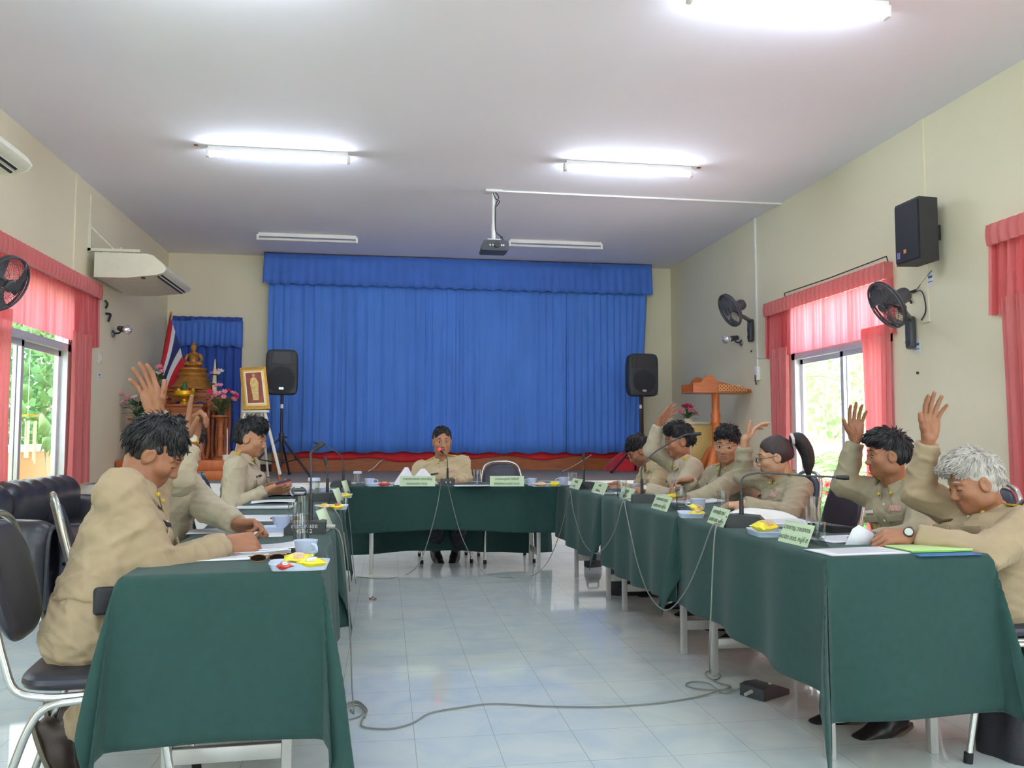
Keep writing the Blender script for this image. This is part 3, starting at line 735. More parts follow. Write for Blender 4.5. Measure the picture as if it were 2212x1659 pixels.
# ================================================================== CHAIRS
def make_chair(label, loc, rz):
    t = thing('banquet_chair', label, 'chair', loc, rz, 'black vinyl chairs with chrome tube frames')
    for s in (-1, 1):
        # leg loop: rear foot - rail - front foot
        MB().tube([(-0.27, s * 0.225, 0.012), (-0.215, s * 0.222, 0.18), (-0.165, s * 0.22, 0.325), (-0.12, s * 0.218, 0.378), (-0.04, s * 0.215, 0.388), (0.06, s * 0.215, 0.390), (0.13, s * 0.218, 0.378), (0.175, s * 0.22, 0.325), (0.205, s * 0.222, 0.18), (0.24, s * 0.225, 0.012)], 0.0115, sub=4, n=10).build('leg', M_steel, t)
        for fx in (-0.272, 0.242): MB().cyl((fx, s * 0.225, 0.0), (fx * 0.985, s * 0.225, 0.035), 0.0155, n=10).build('foot_cap', M_rubber, t)
    fr = [(0.20, 0.19, 0.402), (0.0, 0.20, 0.398), (-0.13, 0.205, 0.400), (-0.205, 0.207, 0.425), (-0.235, 0.207, 0.50), (-0.262, 0.205, 0.60), (-0.30, 0.195, 0.74), (-0.325, 0.165, 0.845), (-0.335, 0.09, 0.885), (-0.336, 0.0, 0.892)]
    fr = fr + [(x, -y, z) for x, y, z in reversed(fr[:-1])]
    MB().tube(fr, 0.0115, sub=4, n=10).build('frame', M_steel, t)
    sd = MB()
    def seat(u, v):
        a = 2 * pi * u; n = 4.5
        c, s = cos(a), sin(a)
        k = (abs(c) ** n + abs(s) ** n) ** (-1 / n)
        prof = [(0.0, 0.0), (0.88, 0.0), (0.97, 0.010), (1.0, 0.03), (0.985, 0.048), (0.92, 0.062), (0.7, 0.070), (0.0, 0.074)]
        q = v * (len(prof) - 1); i = min(int(q), len(prof) - 2); f = q - i
        r_ = prof[i][0] * (1 - f) + prof[i + 1][0] * f; z = prof[i][1] * (1 - f) + prof[i + 1][1] * f
        return (0.005 + 0.225 * c * k * r_, 0.205 * s * k * r_ * (1 + 0.04 * c), 0.408 + z * 0.70)
    sd.grid(seat, 48, 14).build('seat', M_vinyl, t)
    bk = MB()
    def back(u, v):
        a = 2 * pi * u; c, s = cos(a), sin(a); n = 3.2
        k = (abs(c) ** n + abs(s) ** n) ** (-1 / n)
        prof = [(0.0, -0.020), (0.90, -0.018), (0.98, -0.008), (1.0, 0.0), (0.98, 0.010), (0.88, 0.022), (0.6, 0.027), (0.0, 0.028)]
        q = v * (len(prof) - 1); i = min(int(q), len(prof) - 2); f = q - i
        r_ = prof[i][0] * (1 - f) + prof[i + 1][0] * f; d = prof[i][1] * (1 - f) + prof[i + 1][1] * f
        zz = 0.70 + 0.172 * s * k * r_; yy = (0.188 - 0.02 * max(0, s)) * c * k * r_
        xx = -0.268 - 0.27 * (zz - 0.62) + d + 0.010 * (1 - (yy / 0.19) ** 2) * -1
        return (xx + 0.012, yy, zz)
    bk.grid(back, 48, 14).build('backrest', M_vinyl, t)
    for c in t.children: c.data.transform(Matrix.Diagonal((1.03, 1.03, 1.045, 1)))
    return t
chair0 = None
def chair(x, y, rz, label):
    global chair0
    if chair0 is None:
        chair0 = make_chair(label, (x, y, 0), rz); return chair0
    return dup(chair0, (x, y, 0), rz, label)

# ================================================================== BLACK SOFA
M_leather = mat('black_leather', (46, 48, 56), 0.33, var=0.12, bump=0.12, bscale=45, spec=0.6)
t = thing('sofa', 'black leather sofa under the left window', 'sofa', (-2.55, 7.2, 0), 0)
MB().span((-0.42, -1.25, 0.05), (0.40, 1.25, 0.30), 0.03).build('base', M_leather, t)
for k in range(3):
    yc = -0.68 + 0.68 * k
    MB().box((0.05, yc, 0.385), (0.70, 0.665, 0.17), None, 0.06).build('seat_cushion', M_leather, t)
    def bf(u, v, yc=yc):
        a = pi * (v * 1.25 - 0.25); 
        x = -0.22 + 0.13 * cos(a) - 0.05; z = 0.70 + 0.115 * sin(a) if a > 0 else 0.70 - (0.30) * (-a / (pi * 0.25))
        y = yc + (u - 0.5) * 0.67
        puff = 0.022 * (1 - (2 * u - 1) ** 8) + 0.012 * cos(6 * pi * u) * -1 * max(0, sin(a))
        return (x + puff * max(0.2, cos(a)), y, z + puff * max(0, sin(a)))
    MB().grid(bf, 30, 22).build('back_cushion', M_leather, t)
MB().span((-0.44, -1.25, 0.10), (-0.34, 1.25, 0.74), 0.04).build('back_frame', M_leather, t)
for s in (-1, 1):
    def af(u, v, s=s):
        a = 2 * pi * v; n = 3
        c_, s_ = cos(a), sin(a); k_ = (abs(c_) ** n + abs(s_) ** n) ** (-1 / n)
        e = min(1, (0.5 - abs(u - 0.5)) * 9) ** 0.5
        x = -0.40 + 0.84 * u
        return (x, s * 1.14 + 0.135 * c_ * k_ * (0.55 + 0.45 * e), 0.345 + (0.29 + 0.035 * (1 - u)) * s_ * k_ * (0.8 + 0.2 * e))
    MB().grid(af, 24, 28).build('armrest', M_leather, t)
    MB().tube([(0.43, s * 1.14 - 0.10, 0.08), (0.44, s * 1.14 - 0.11, 0.45), (0.44, s * 1.14 - 0.06, 0.58), (0.44, s * 1.14 + 0.06, 0.58), (0.44, s * 1.14 + 0.11, 0.45), (0.43, s * 1.14 + 0.10, 0.08)], 0.012, sub=5).build('piping', M_leather, t)
for sx in (-0.36, 0.36):
    for sy in (-1.15, 1.15): MB().cyl((sx, sy, 0), (sx, sy, 0.06), 0.03, n=12).build('foot', M_black, t)
t.location.y = 6.95
# ================================================================== THINGS ON THE TABLES
M_card = mat('pale_green_card', (200, 222, 186), 0.7, var=0.03)
M_acryl = clear_glass()
M_cupb = mat('pale_blue_plastic', (196, 208, 232), 0.4, var=0.03)
M_yel = mat('yellow_wrapper', (226, 210, 36), 0.28, var=0.12, vscale=25, bump=0.3, bscale=50, spec=0.8)
M_redw = mat('red_wrapper', (190, 56, 48), 0.3, var=0.3, vscale=30, bump=0.3, bscale=50, spec=0.8)
M_tanw = mat('tan_wrapper', (214, 176, 140), 0.3, var=0.25, vscale=30, bump=0.3, bscale=50, spec=0.8)
M_silverw = mat('silver_wrapper', (214, 210, 206), 0.22, 0.6, var=0.1, bump=0.3, bscale=50)
M_mic = mat('mic_grey', (58, 62, 64), 0.5, var=0.08)
M_cable = mat('grey_cable', (126, 128, 120), 0.55, var=0.05)
M_led = mat('red_led', (255, 30, 40), 0.3, var=0, emit=3.0)
M_water = mat('paper_print', (120, 122, 130), 0.9, var=0)

def nameplate(pa, pb, h, lines, label, lean=0.42, parent_group='name plates on the tables', mirror=False):
    """pa, pb = photo pixels of the two bottom corners of the card, both on the table top"""
    A = on_z(*pa, ZT + 0.003); B = on_z(*pb, ZT + 0.003)
    d = (B - A); w = d.length; d.normalize()
    nrm = Vector((d.y, -d.x, 0))         # faces the viewer side
    if (EYE - A).dot(nrm) < 0: nrm = -nrm
    up = (Vector((0, 0, 1)) * cos(lean) - nrm * sin(lean)).normalized()
    fn = d.cross(up); 
    if fn.dot(EYE - A) < 0: fn = -fn
    t = thing('name_plate', label, 'name plate', (A + B) / 2, 0, parent_group)
    o = t.location; A = A - o; B = B - o
    q = MB(); q.add([A, B, B + up * h, A + up * h, A - fn * 0.001, B - fn * 0.001, B + up * h - fn * 0.001, A + up * h - fn * 0.001], [(0, 1, 2, 3), (7, 6, 5, 4), (0, 4, 5, 1), (1, 5, 6, 2), (2, 6, 7, 3), (3, 7, 4, 0)])
    q.build('card', M_card, t)
    dep = 2 * h * sin(lean) + 0.02
    C1 = A - nrm * dep; D1 = B - nrm * dep
    r = MB()
    r.add([C1, D1, B + up * h, A + up * h], [(0, 1, 2, 3)])
    r.build('acrylic_holder', M_acryl, t, 0.0015)
    x, y, z = d, up, fn
    if x.cross(y).dot(z) < 0: x = -x
    for i, s in enumerate(lines):
        cpos = (A + B) / 2 + up * h * (0.72 - 0.46 * i) + fn * 0.0045
        Mx = Matrix(((x.x, y.x, z.x, cpos.x), (x.y, y.y, z.y, cpos.y), (x.z, y.z, z.z, cpos.z), (0, 0, 0, 1)))
        text_mesh('lettering', s, h * 0.30, M_ink, Mx, t, 0.0003)
    return t
nameplate((1680, 1168), (1743, 1183), 0.088, ('นายชาญ วงเอกกร', 'สมาชิก อบต. หมู่ที่ ๕'), 'pale green name plate nearest the camera on the right table')
nameplate((1527, 1128), (1562, 1140), 0.088, ('นายชาญชัย วงษา', 'สมาชิก อบต. หมู่ที่ ๓'), 'pale green name plate beside the mic with the long level neck')
nameplate((1406, 1097), (1440, 1106), 0.088, ('นายสมหมาย บุญมา', 'สมาชิก อบต. หมู่ที่ ๒'), 'pale green name plate right of the mic with the bent neck')
nameplate((1336, 1074), (1362, 1083), 0.085, ('นายบุญ สุข', 'สมาชิก อบต.'), 'pale green name plate left of the mic with the bent neck')
nameplate((1277, 1062), (1304, 1070), 0.088, ('นายวิชัย', 'สมาชิก อบต.'), 'pale green name plate right of the mic at the far corner of the right row')
nameplate((1229, 1053), (1250, 1058), 0.088, ('นายสุวิทย์', 'เลขา'), 'pale green name plate at the table corner beside the wine-like glass')
nameplate((863, 1050.5), (940, 1050.5), 0.088, ('นายประเสรอง คุณเจริญ', 'ประธานสภา อบต.'), 'pale green name plate in front of the chairman', 0.15)
nameplate((1058, 1050.5), (1132, 1050.5), 0.088, ('นายสมบูรณ์ ใจซื่อดี', 'รองประธานสภา อบต.'), 'pale green name plate in front of the empty chair', 0.15)
def tent(pa, pb, h, label):
    A = on_z(*pa, ZT + 0.002); B = on_z(*pb, ZT + 0.002)
    t = thing('acrylic_tent', label, 'name plate', (A + B) / 2, 0, 'acrylic name plates seen edge-on')
    d = (B - A); d.z = 0; L_ = d.length; d.normalize(); n = Vector((-d.y, d.x, 0))
    a = Vector((0, 0, 0))
    for nm, mm, e in (('card', M_card, 0.0), ('acrylic_holder', M_acryl, 0.003)):
        q = MB(); s = -1 if nm == 'card' else 1
        w = 0.19
        f0 = d * (L_ / 2); b0 = -d * (L_ / 2); top = Vector((0, 0, h))
        fx = f0 * (1 + e)
        if nm == 'card': q.add([fx - n * w / 2, fx + n * w / 2, top + n * w / 2, top - n * w / 2], [(0, 1, 2, 3)])
        else:
            q.add([fx - n * w / 2, fx + n * w / 2, top + n * w / 2, top - n * w / 2], [(0, 1, 2, 3)]); q.add([b0 - n * w / 2, b0 + n * w / 2, top + n * w / 2, top - n * w / 2], [(0, 1, 2, 3)])
        q.build(nm, mm, t, 0.0015)
tent((672, 1146), (712, 1146), 0.095, 'clear name plate seen edge-on beside the near left microphone')
tent((711, 1088), (738, 1088), 0.095, 'clear name plate seen edge-on beside the middle left tray')
tent((733, 1066), (752, 1066), 0.095, 'clear name plate seen edge-on at far end of left row')

def glass(px, py, label, lid=False, r=0.031, h=0.115, goblet=False, water=0.0, d=None):
    p = on_z(px, py, ZT + 0.003) if d is None else d
    t = thing('drinking_glass', label, 'glass', p, 0, 'drinking glasses on the tables')
    if goblet: prof = [(0.028, 0), (0.006, 0.006), (0.005, 0.03), (0.02, 0.045), (0.036, 0.08), (0.04, 0.12), (0.038, 0.12), (0.033, 0.08), (0.017, 0.05), (0, 0.046)]
    else: prof = [(0.0, 0.0), (r * 0.88, 0.0), (r * 0.9, 0.004), (r, h), (r - 0.002, h), (r * 0.86, 0.012), (0, 0.012)]
    MB().lathe(prof, n=24).build('bowl', clear_glass(), t)
    if water: MB().lathe([(0, 0.0125), (r * 0.85, 0.0125), (r * 0.93, h * water), (0, h * water)], n=24).build('water', clear_glass(), t)
    if lid: MB().lathe([(0, h + 0.001), (r + 0.004, h + 0.001), (r + 0.004, h + 0.018), (r + 0.001, h + 0.022), (0, h + 0.022)], n=24).build('lid', M_cupb, t)
    return t
def cup(px, py, label, r=0.042, h=0.062, a=0.0):
    p = on_z(px, py, ZT + 0.003)
    t = thing('plastic_cup', label, 'cup', p, a, 'pale blue plastic cups')
    MB().lathe([(0, 0), (r * 0.72, 0), (r * 0.78, 0.006), (r, h - 0.004), (r + 0.002, h), (r - 0.003, h), (r * 0.72, 0.008), (0, 0.008)], n=28).build('body', M_cupb, t)
    MB().tube([(r * 0.88, 0, h * 0.80), (r + 0.022, 0, h * 0.75), (r + 0.024, 0, h * 0.4), (r * 0.84, 0, h * 0.28)], 0.0045, sub=5).build('handle', M_cupb, t)
    return t
def tray(px, py, label, rz=0.0, L=0.19, Wd=0.12):
    p = on_z(px, py, ZT + 0.003)
    t = thing('snack_tray', label, 'tray', p, rz, 'pale blue snack trays')
    def f(u, v):
        prof = [(0.0, 0.003), (0.86, 0.003), (0.88, 0.006), (0.97, 0.022), (1.0, 0.024), (1.0, 0.021), (0.975, 0.019), (0.90, 0.0), (0.0, 0.0)]
        q = v * 8; i = min(int(q), 7); f_ = q - i
        k = prof[i][0] * (1 - f_) + prof[i + 1][0] * f_; z = prof[i][1] * (1 - f_) + prof[i + 1][1] * f_
        a = 2 * pi * u; c, s = cos(a), sin(a); m = (abs(c) ** 7 + abs(s) ** 7) ** (-1 / 7)
        return (L / 2 * c * m * k, Wd / 2 * s * m * k, z)
    MB().grid(f, 40, 8).build('dish', M_cupb, t)
    return t
def snack(p, m, label, rz, L=0.085, Wd=0.055, th=0.022, tilt=0.0, band=None, group='wrapped snack packs'):
    t = thing('snack_pack', label, 'snack', p, rz, group)
    R = Matrix.Rotation(tilt, 3, 'X')
    def f(u, v, s=1):
        x = (u - 0.5); y = (v - 0.5)
        e = max(0.0, 1 - (abs(2 * x)) ** 4) * max(0.0, 1 - abs(2 * y) ** 3)
        crimp = 0.0015 * sin(60 * v) if abs(x) > 0.42 else 0
        return R @ Vector((x * L, y * Wd * (1 - 0.12 * (1 - (2 * x) ** 2)), s * (th / 2) * e + crimp + 0.002 * sin(9 * u + 5 * v))) + Vector((0, 0, th / 2 + abs(sin(tilt)) * Wd / 2))
    b = MB(); b.grid(f, 20, 12); b.grid(lambda u, v: f(u, v, -1), 20, 12)
    b.build('wrapper', m, t)
    if band:
        MB().grid(lambda u, v: f(0.32 + 0.36 * u, 0.1 + 0.8 * v) + Vector((0, 0, 0.0012)), 10, 10).build('printed_panel', band, t, 0.0008)
    return t
# left row
tray(647, 1228, 'pale blue snack tray at near corner of the left table', 0.02, 0.185, 0.11)
q = on_z(647, 1228, ZT + 0.009)
snack(q + Vector((-0.045, -0.006, 0.0)), M_redw, 'small red wrapped snack in the near left tray', 0.3, 0.05, 0.04, 0.02, band=M_silverw)
snack(q + Vector((-0.005, 0.028, 0.010)), M_yel, 'yellow wrapped snack at back of the near left tray', 0.1, 0.09, 0.05, 0.024, 0.3, band=M_tanw)
snack(q + Vector((0.038, 0.0, 0.004)), M_yel, 'yellow wrapped snack at front of the near left tray', -0.15, 0.09, 0.052, 0.028, band=M_silverw)
cup(660, 1203, 'pale blue plastic cup behind the near left snack tray', 0.040, 0.058, -0.9)
glass(650, 1178, 'tall drinking glass behind the pale blue cup at near left', water=0.6, r=0.034, h=0.12)
glass(636, 1142, 'drinking glass beside the near left microphone base', water=0.45, r=0.031, h=0.12)
glass(655, 1120, 'upturned glass behind the near left microphone', r=0.031, h=0.115)
cup(608, 1144, 'pale blue plastic cup beside the lettered microphone base', 0.042, 0.06, 2.0)
tray(604, 1148, 'pale blue snack tray under the cup by the lettered microphone', 0.05, 0.15, 0.10)
tray(716, 1100, 'pale blue snack tray in the middle of the left row', 0.02, 0.19, 0.12)
q = on_z(716, 1100, ZT + 0.009)
snack(q + Vector((0.03, 0, 0.0)), M_yel, 'yellow wrapped snack at right of the middle left tray', 0.2, 0.08, 0.05, 0.03, band=M_redw)
snack(q + Vector((-0.04, 0.01, 0.0)), M_tanw, 'tan and yellow snack at left of the middle left tray', -0.2, 0.08, 0.05, 0.03, band=M_yel)
tray(736, 1075, 'pale blue snack tray at far end of the left row', 0.0, 0.16, 0.11)
q = on_z(736, 1075, ZT + 0.009)
snack(q + Vector((0.02, 0, 0)), M_yel, 'yellow snack pack in far left tray', 0.1, 0.10, 0.055, 0.03, band=M_tanw)
cup(700, 1072, 'pale blue plastic cup at far end of the left row', 0.042, 0.062)
glass(678, 1080, 'drinking glass with pale blue lid on the left row', lid=True, r=0.036, h=0.125)
snack(on_z(660, 1054, ZT + 0.003), M_yel, 'yellow snack pack beyond the phone on the left row', 0.1, 0.10, 0.06, 0.03)
# head table
glass(772, 1048, 'drinking glass with lid at left end of the head table', lid=True, r=0.032, h=0.10)
cup(798, 1049, 'pale blue cup at left end of the head table', 0.045, 0.062)
tray(822, 1050, 'pale blue tray of snacks left of the standing papers', 0.0, 0.24, 0.12)
q = on_z(830, 1050, ZT + 0.009)
snack(q + Vector((0.0, 0, 0)), M_redw, 'red snack pack in the tray left of the standing papers', 0.2, 0.10, 0.06, 0.035, band=M_tanw)
glass(1031, 1049, 'tall drinking glass right of the chairman', r=0.036, h=0.14, water=0.7)
cup(1149, 1049, 'pale blue cup right of the name plate at the empty chair', 0.045, 0.064, 3.0)
tray(1180, 1050.5, 'pale blue snack tray at right end of the head table', 0.0, 0.26, 0.12)
q = on_z(1180, 1050.5, ZT + 0.009)
snack(q + Vector((-0.05, 0, 0)), M_tanw, 'tan snack pack at right end of the head table', 0.2, 0.11, 0.06, 0.035)
snack(q + Vector((0.07, 0, 0)), M_yel, 'yellow snack pack at right end of the head table', -0.2, 0.09, 0.06, 0.04)
cup(1218, 1048, 'pale blue cup at the right corner of the head table', 0.045, 0.07, 3.0)
# right row
glass(1236, 1052, 'stemmed glass at the corner between head table and right row', goblet=True)
glass(1343, 1078, 'drinking glass left of the mic with the bent neck', r=0.034, h=0.125, water=0.4)
cup(1372, 1062, 'pale blue cup under the bent down man at the right row', 0.04, 0.06)
glass(1472, 1096, 'water glass on the right row beside the tray with two yellow packs', r=0.034, h=0.125, water=0.55)
cup(1508, 1101, 'pale blue cup behind the tray with two yellow packs', 0.045, 0.062, 2.5)
tray(1492, 1116, 'pale blue tray with two yellow packs on the right row', 1.3, 0.20, 0.13)
q = on_z(1500, 1114, ZT + 0.009)
snack(q + Vector((0.00, -0.03, 0.0)), M_yel, 'yellow pack lying at front of the right row tray', 0.5, 0.10, 0.055, 0.03, band=M_tanw)
snack(q + Vector((0.02, 0.03, 0.014)), M_yel, 'yellow and silver pack leaning at back of the right row tray', 0.8, 0.10, 0.055, 0.03, 0.5, band=M_silverw)
glass(1562, 1108, 'drinking glass before the woman, behind a name plate', r=0.033, h=0.12)
tray(1655, 1156, 'pale blue tray with one yellow pack beside the near right name plate', 1.45, 0.19, 0.13)
snack(on_z(1652, 1152, ZT + 0.009), M_yel, 'yellow snack pack beside the near right name plate', 0.6, 0.13, 0.075, 0.045, 0.2, band=M_tanw)
glass(1757, 1136, 'tall drinking glass right of the near microphone', r=0.036, h=0.135)
glass(1768, 1166, 'small clear glass behind the near right name plate', r=0.03, h=0.07)
snack(on_z(1452, 1078, ZT + 0.003), M_yel, 'yellow snack pack under the reaching hand', 0.3, 0.10, 0.06, 0.035)

# ------------------------------------------------------------------ microphones
def mic(p, rz, stem, label, led=False, lettering=None, plug=1):
    """wedge base with a gooseneck; stem = list of points in the base's frame"""
    t = thing('conference_microphone', label, 'microphone', p, rz, 'gooseneck conference microphones')
    Mx = Matrix.Translation((0, -0.06, 0)) @ Matrix(((0, 0, 1, 0), (1, 0, 0, 0), (0, 1, 0, 0), (0, 0, 0, 1)))
    prof = [(-0.085, 0.0), (-0.085, 0.028), (-0.06, 0.052), (0.035, 0.058), (0.085, 0.052), (0.085, 0.0)]
    b = MB().prism(prof, 0.12, Matrix.Translation((-0.06, 0, 0)) @ Matrix(((0, 0, 1, 0), (1, 0, 0, 0), (0, 1, 0, 0), (0, 0, 0, 1))))
    b.build('base', M_mic, t)
    MB().box((0, 0.086, 0.03), (0.06, 0.006, 0.02)).build('socket_panel', M_black, t)
    for s in (-1, 1): MB().cyl((s * 0.018, 0.085, 0.03), (s * 0.018, 0.125, 0.028), 0.008, 0.006, n=10).build('plug', mat('plug_grey', (176, 176, 168), 0.5, var=0.03), t)
    MB().cyl((0, -0.02 + 0.04, 0.045), (0, 0.02, 0.15), 0.011, 0.009).build('stem_grip', M_black, t)
    S = [Vector((0, 0.02, 0.14))] + [Vector(s) for s in stem]
    MB().tube(S, 0.0045, sub=6, n=8).build('gooseneck', M_dgrey, t)
    d = (S[-1] - S[-2]).normalized(); e = S[-1]
    MB().cyl(e - d * 0.005, e + d * 0.03, 0.009, 0.012, n=12).cyl(e + d * 0.03, e + d * 0.05, 0.012, 0.010, n=12).build('capsule', M_black, t)
    if led: MB().ell(e + d * 0.045, (0.013, 0.013, 0.013)).build('signal_ring', M_led, t)
    if lettering:
        for i, s in enumerate(lettering):
            text_mesh('lettering', s, 0.024, M_white, Matrix.Translation((0.0615, 0, 0.036 - 0.021 * i)) @ Matrix.Rotation(pi / 2, 4, 'Z') @ Matrix.Rotation(pi / 2, 4, 'X'), t, 0.0003)
    return t
mic(on_z(968, 1049, ZT + 0.003) + Vector((0, 0.09, 0)), pi, [(0.0, 0.00, 0.20), (0.01, -0.02, 0.25), (0.045, 0.01, 0.285)], 'microphone with red light in front of the chairman', True)
mic(on_z(660, 1152, ZT + 0.003), -pi / 2, [(0, 0.02, 0.2), (0.0, 0.018, 0.28), (0.0, 0.016, 0.33), (0.0, 0.018, 0.35), (0.0, 0.034, 0.362)], 'microphone with hand lettered base at near left', lettering=('อบต. หนอง', '458-02'))
mic(on_z(700, 1083, ZT + 0.003), -pi / 2, [(0, 0.02, 0.2), (0.0, 0.012, 0.24)], 'microphone in the middle of left row behind a tray')
mic(on_z(736, 1052, ZT + 0.003), -pi / 2, [(0, 0.02, 0.20), (0.0, -0.01, 0.27), (0.0, -0.10, 0.33), (0.0, -0.18, 0.36)], 'microphone bending left at far end of left row')
mic(on_z(1266, 1055, ZT + 0.003), pi / 2, [(0, 0.02, 0.19), (0.0, 0.02, 0.24)], 'microphone at far corner of the right row')
mic(on_z(1394, 1086, ZT + 0.003), pi / 2 - 0.25, [(0, 0.02, 0.22), (0.02, -0.04, 0.30), (0.03, -0.16, 0.38), (0.03, -0.26, 0.43), (0.03, -0.31, 0.435)], 'microphone whose bent neck crosses the man with glasses')
mic(on_z(1612, 1138, ZT + 0.003), pi / 2 - 0.5, [(0.0, 0.02, 0.20), (0.01, -0.0, 0.235), (0.02, -0.08, 0.25), (0.02, -0.25, 0.24), (0.02, -0.40, 0.235)], 'microphone with long level neck in front of the woman')
mic(on_z(1652, 1500, 0.001), pi / 2 + 0.35, [(0.0, 0.02, 0.06), (0, -0.02, 0.07)], 'microphone base lying on the floor by the right table') if False else None
t = thing('microphone_base', 'dark microphone base standing on the tiled floor', 'microphone', on_z(1652, 1500, 0.001), radians(-62))
MB().prism([(-0.095, 0.0), (-0.095, 0.05), (-0.06, 0.056), (0.02, 0.05), (0.095, 0.022), (0.095, 0.0)], 0.13, Matrix.Translation((-0.065, 0, 0)) @ Matrix(((0, 0, 1, 0), (1, 0, 0, 0), (0, 1, 0, 0), (0, 0, 0, 1)))).build('base', M_mic, t)
MB().box((0.03, -0.0, 0.055), (0.012, 0.012, 0.004)).build('lamp', M_white, t)
MB().cyl((0.0, -0.095, 0.03), (0.0, -0.14, 0.025), 0.009, 0.007).build('plug', MATS['plug_grey'], t)

# ------------------------------------------------------------------ cables
def cable(pts, label, r=0.0034):
    o = MB().tube(pts, r, sub=8, n=7).build('cable', M_cable); return tag(o, label, 'cable', 'grey microphone cables')
zf = 0.006
yh = 7.16
hp = lambda px, py, o=0.0: on_y(px, py, yh - o)
rp_ = lambda px, py, o=0.0: on_x(px, py, 1.475 - o)
lp = lambda px, py, o=0.0: on_x(px, py, -0.13 + o)
cable([on_z(953, 1047, ZT + 0.03), hp(951, 1052, 0.02), hp(945, 1090, 0.05), hp(930, 1150, 0.08), hp(908, 1212, 0.10), on_z(880, 1240, zf), on_z(835, 1250, zf), on_z(770, 1246, zf)], 'left cable hanging from chairman microphone to the floor')
cable([on_z(966, 1047, ZT + 0.03), hp(969, 1054, 0.02), hp(980, 1100, 0.05), hp(996, 1155, 0.09), hp(1020, 1205, 0.12), on_z(1050, 1240, zf), on_z(1090, 1247, zf), on_z(1150, 1243, zf), on_y(1185, 1210, 7.0), on_y(1213, 1140, 6.95), on_x(1231, 1062, 1.49)], 'right cable looping from chairman microphone to the right row')
cable([rp_(1232, 1060), rp_(1240, 1110, 0.01), rp_(1260, 1170, 0.01), rp_(1285, 1195, 0.02), rp_(1310, 1178, 0.01), rp_(1330, 1140, 0.01), rp_(1343, 1090), on_z(1352, 1078, ZT + 0.02)], 'cable looping below the far end of the right row')
cable([on_z(1354, 1080, ZT + 0.02), rp_(1350, 1090), rp_(1362, 1150, 0.01), rp_(1378, 1220, 0.02), rp_(1400, 1280, 0.04), rp_(1425, 1312, 0.06), rp_(1450, 1314, 0.06), rp_(1485, 1270, 0.04), rp_(1515, 1200, 0.02), rp_(1538, 1138, 0.005), on_z(1552, 1132, ZT + 0.02)], 'cable looping low below the middle of the right row')
cable([on_z(1556, 1133, ZT + 0.02), rp_(1546, 1142), rp_(1541, 1200, 0.02), rp_(1537, 1300, 0.05), rp_(1533, 1390, 0.08), on_z(1534, 1452, zf), on_z(1545, 1468, zf), on_z(1556, 1458, 0.012), on_z(1535, 1449, 0.012), on_z(1524, 1456, zf), on_z(1550, 1474, zf), on_z(1578, 1482, zf + 0.004), on_z(1560, 1490, 0.012), on_z(1510, 1488, zf), on_z(1482, 1480, zf), on_z(1495, 1473, zf), on_z(1530, 1476, 0.012), on_z(1562, 1496, zf), on_z(1600, 1487, 0.02)], 'cable dropping from right table into a coil by the floor microphone')
cable([on_z(752, 1518, zf), on_z(775, 1520, 0.01), on_z(790, 1540, zf), on_z(782, 1556, zf), on_z(785, 1570, zf), on_z(840, 1574, zf), on_z(890, 1562, zf), on_z(930, 1540, zf), on_z(1000, 1527, zf), on_z(1060, 1520, zf), on_z(1120, 1522, zf), on_z(1200, 1526, zf), on_z(1320, 1526, zf), on_z(1440, 1516, zf), on_z(1520, 1502, zf), on_z(1560, 1490, 0.016), on_z(1602, 1490, 0.02)], 'long cable running across the open floor between both rows')
cable([on_z(745, 1530, zf), on_z(770, 1524, 0.014), on_z(785, 1535, 0.014), on_z(775, 1548, zf), on_z(750, 1554, zf), on_z(740, 1545, zf), on_z(750, 1522, 0.014), on_z(772, 1515, zf), on_z(792, 1532, zf), on_z(788, 1550, zf)], 'coil of cable on floor beside the near left tablecloth')
cable([on_z(700, 1144, ZT + 0.02), (-0.215, 3.84, 0.762), (-0.185, 3.82, 0.70), (-0.16, 3.78, 0.50), (-0.14, 3.74, 0.28), (-0.13, 3.70, 0.10), (-0.12, 3.66, zf), on_z(757, 1532, zf)], 'cable hanging over inner side of the near left table')
cable([on_z(722, 1098, ZT + 0.02), (-0.262, 4.70, 0.762), (-0.235, 4.70, 0.70), (-0.20, 4.74, 0.48), (-0.19, 4.86, 0.30), (-0.21, 5.05, 0.42), (-0.24, 5.15, 0.60)], 'cable hanging over inner side of the middle left table')
cable([on_z(744, 1053, ZT + 0.02), (-0.325, 6.70, 0.762), (-0.295, 6.69, 0.70), (-0.26, 6.68, 0.45), (-0.24, 6.72, 0.20), (-0.22, 6.85, zf), on_z(775, 1248, zf)], 'cable hanging at the corner of left row and head table')

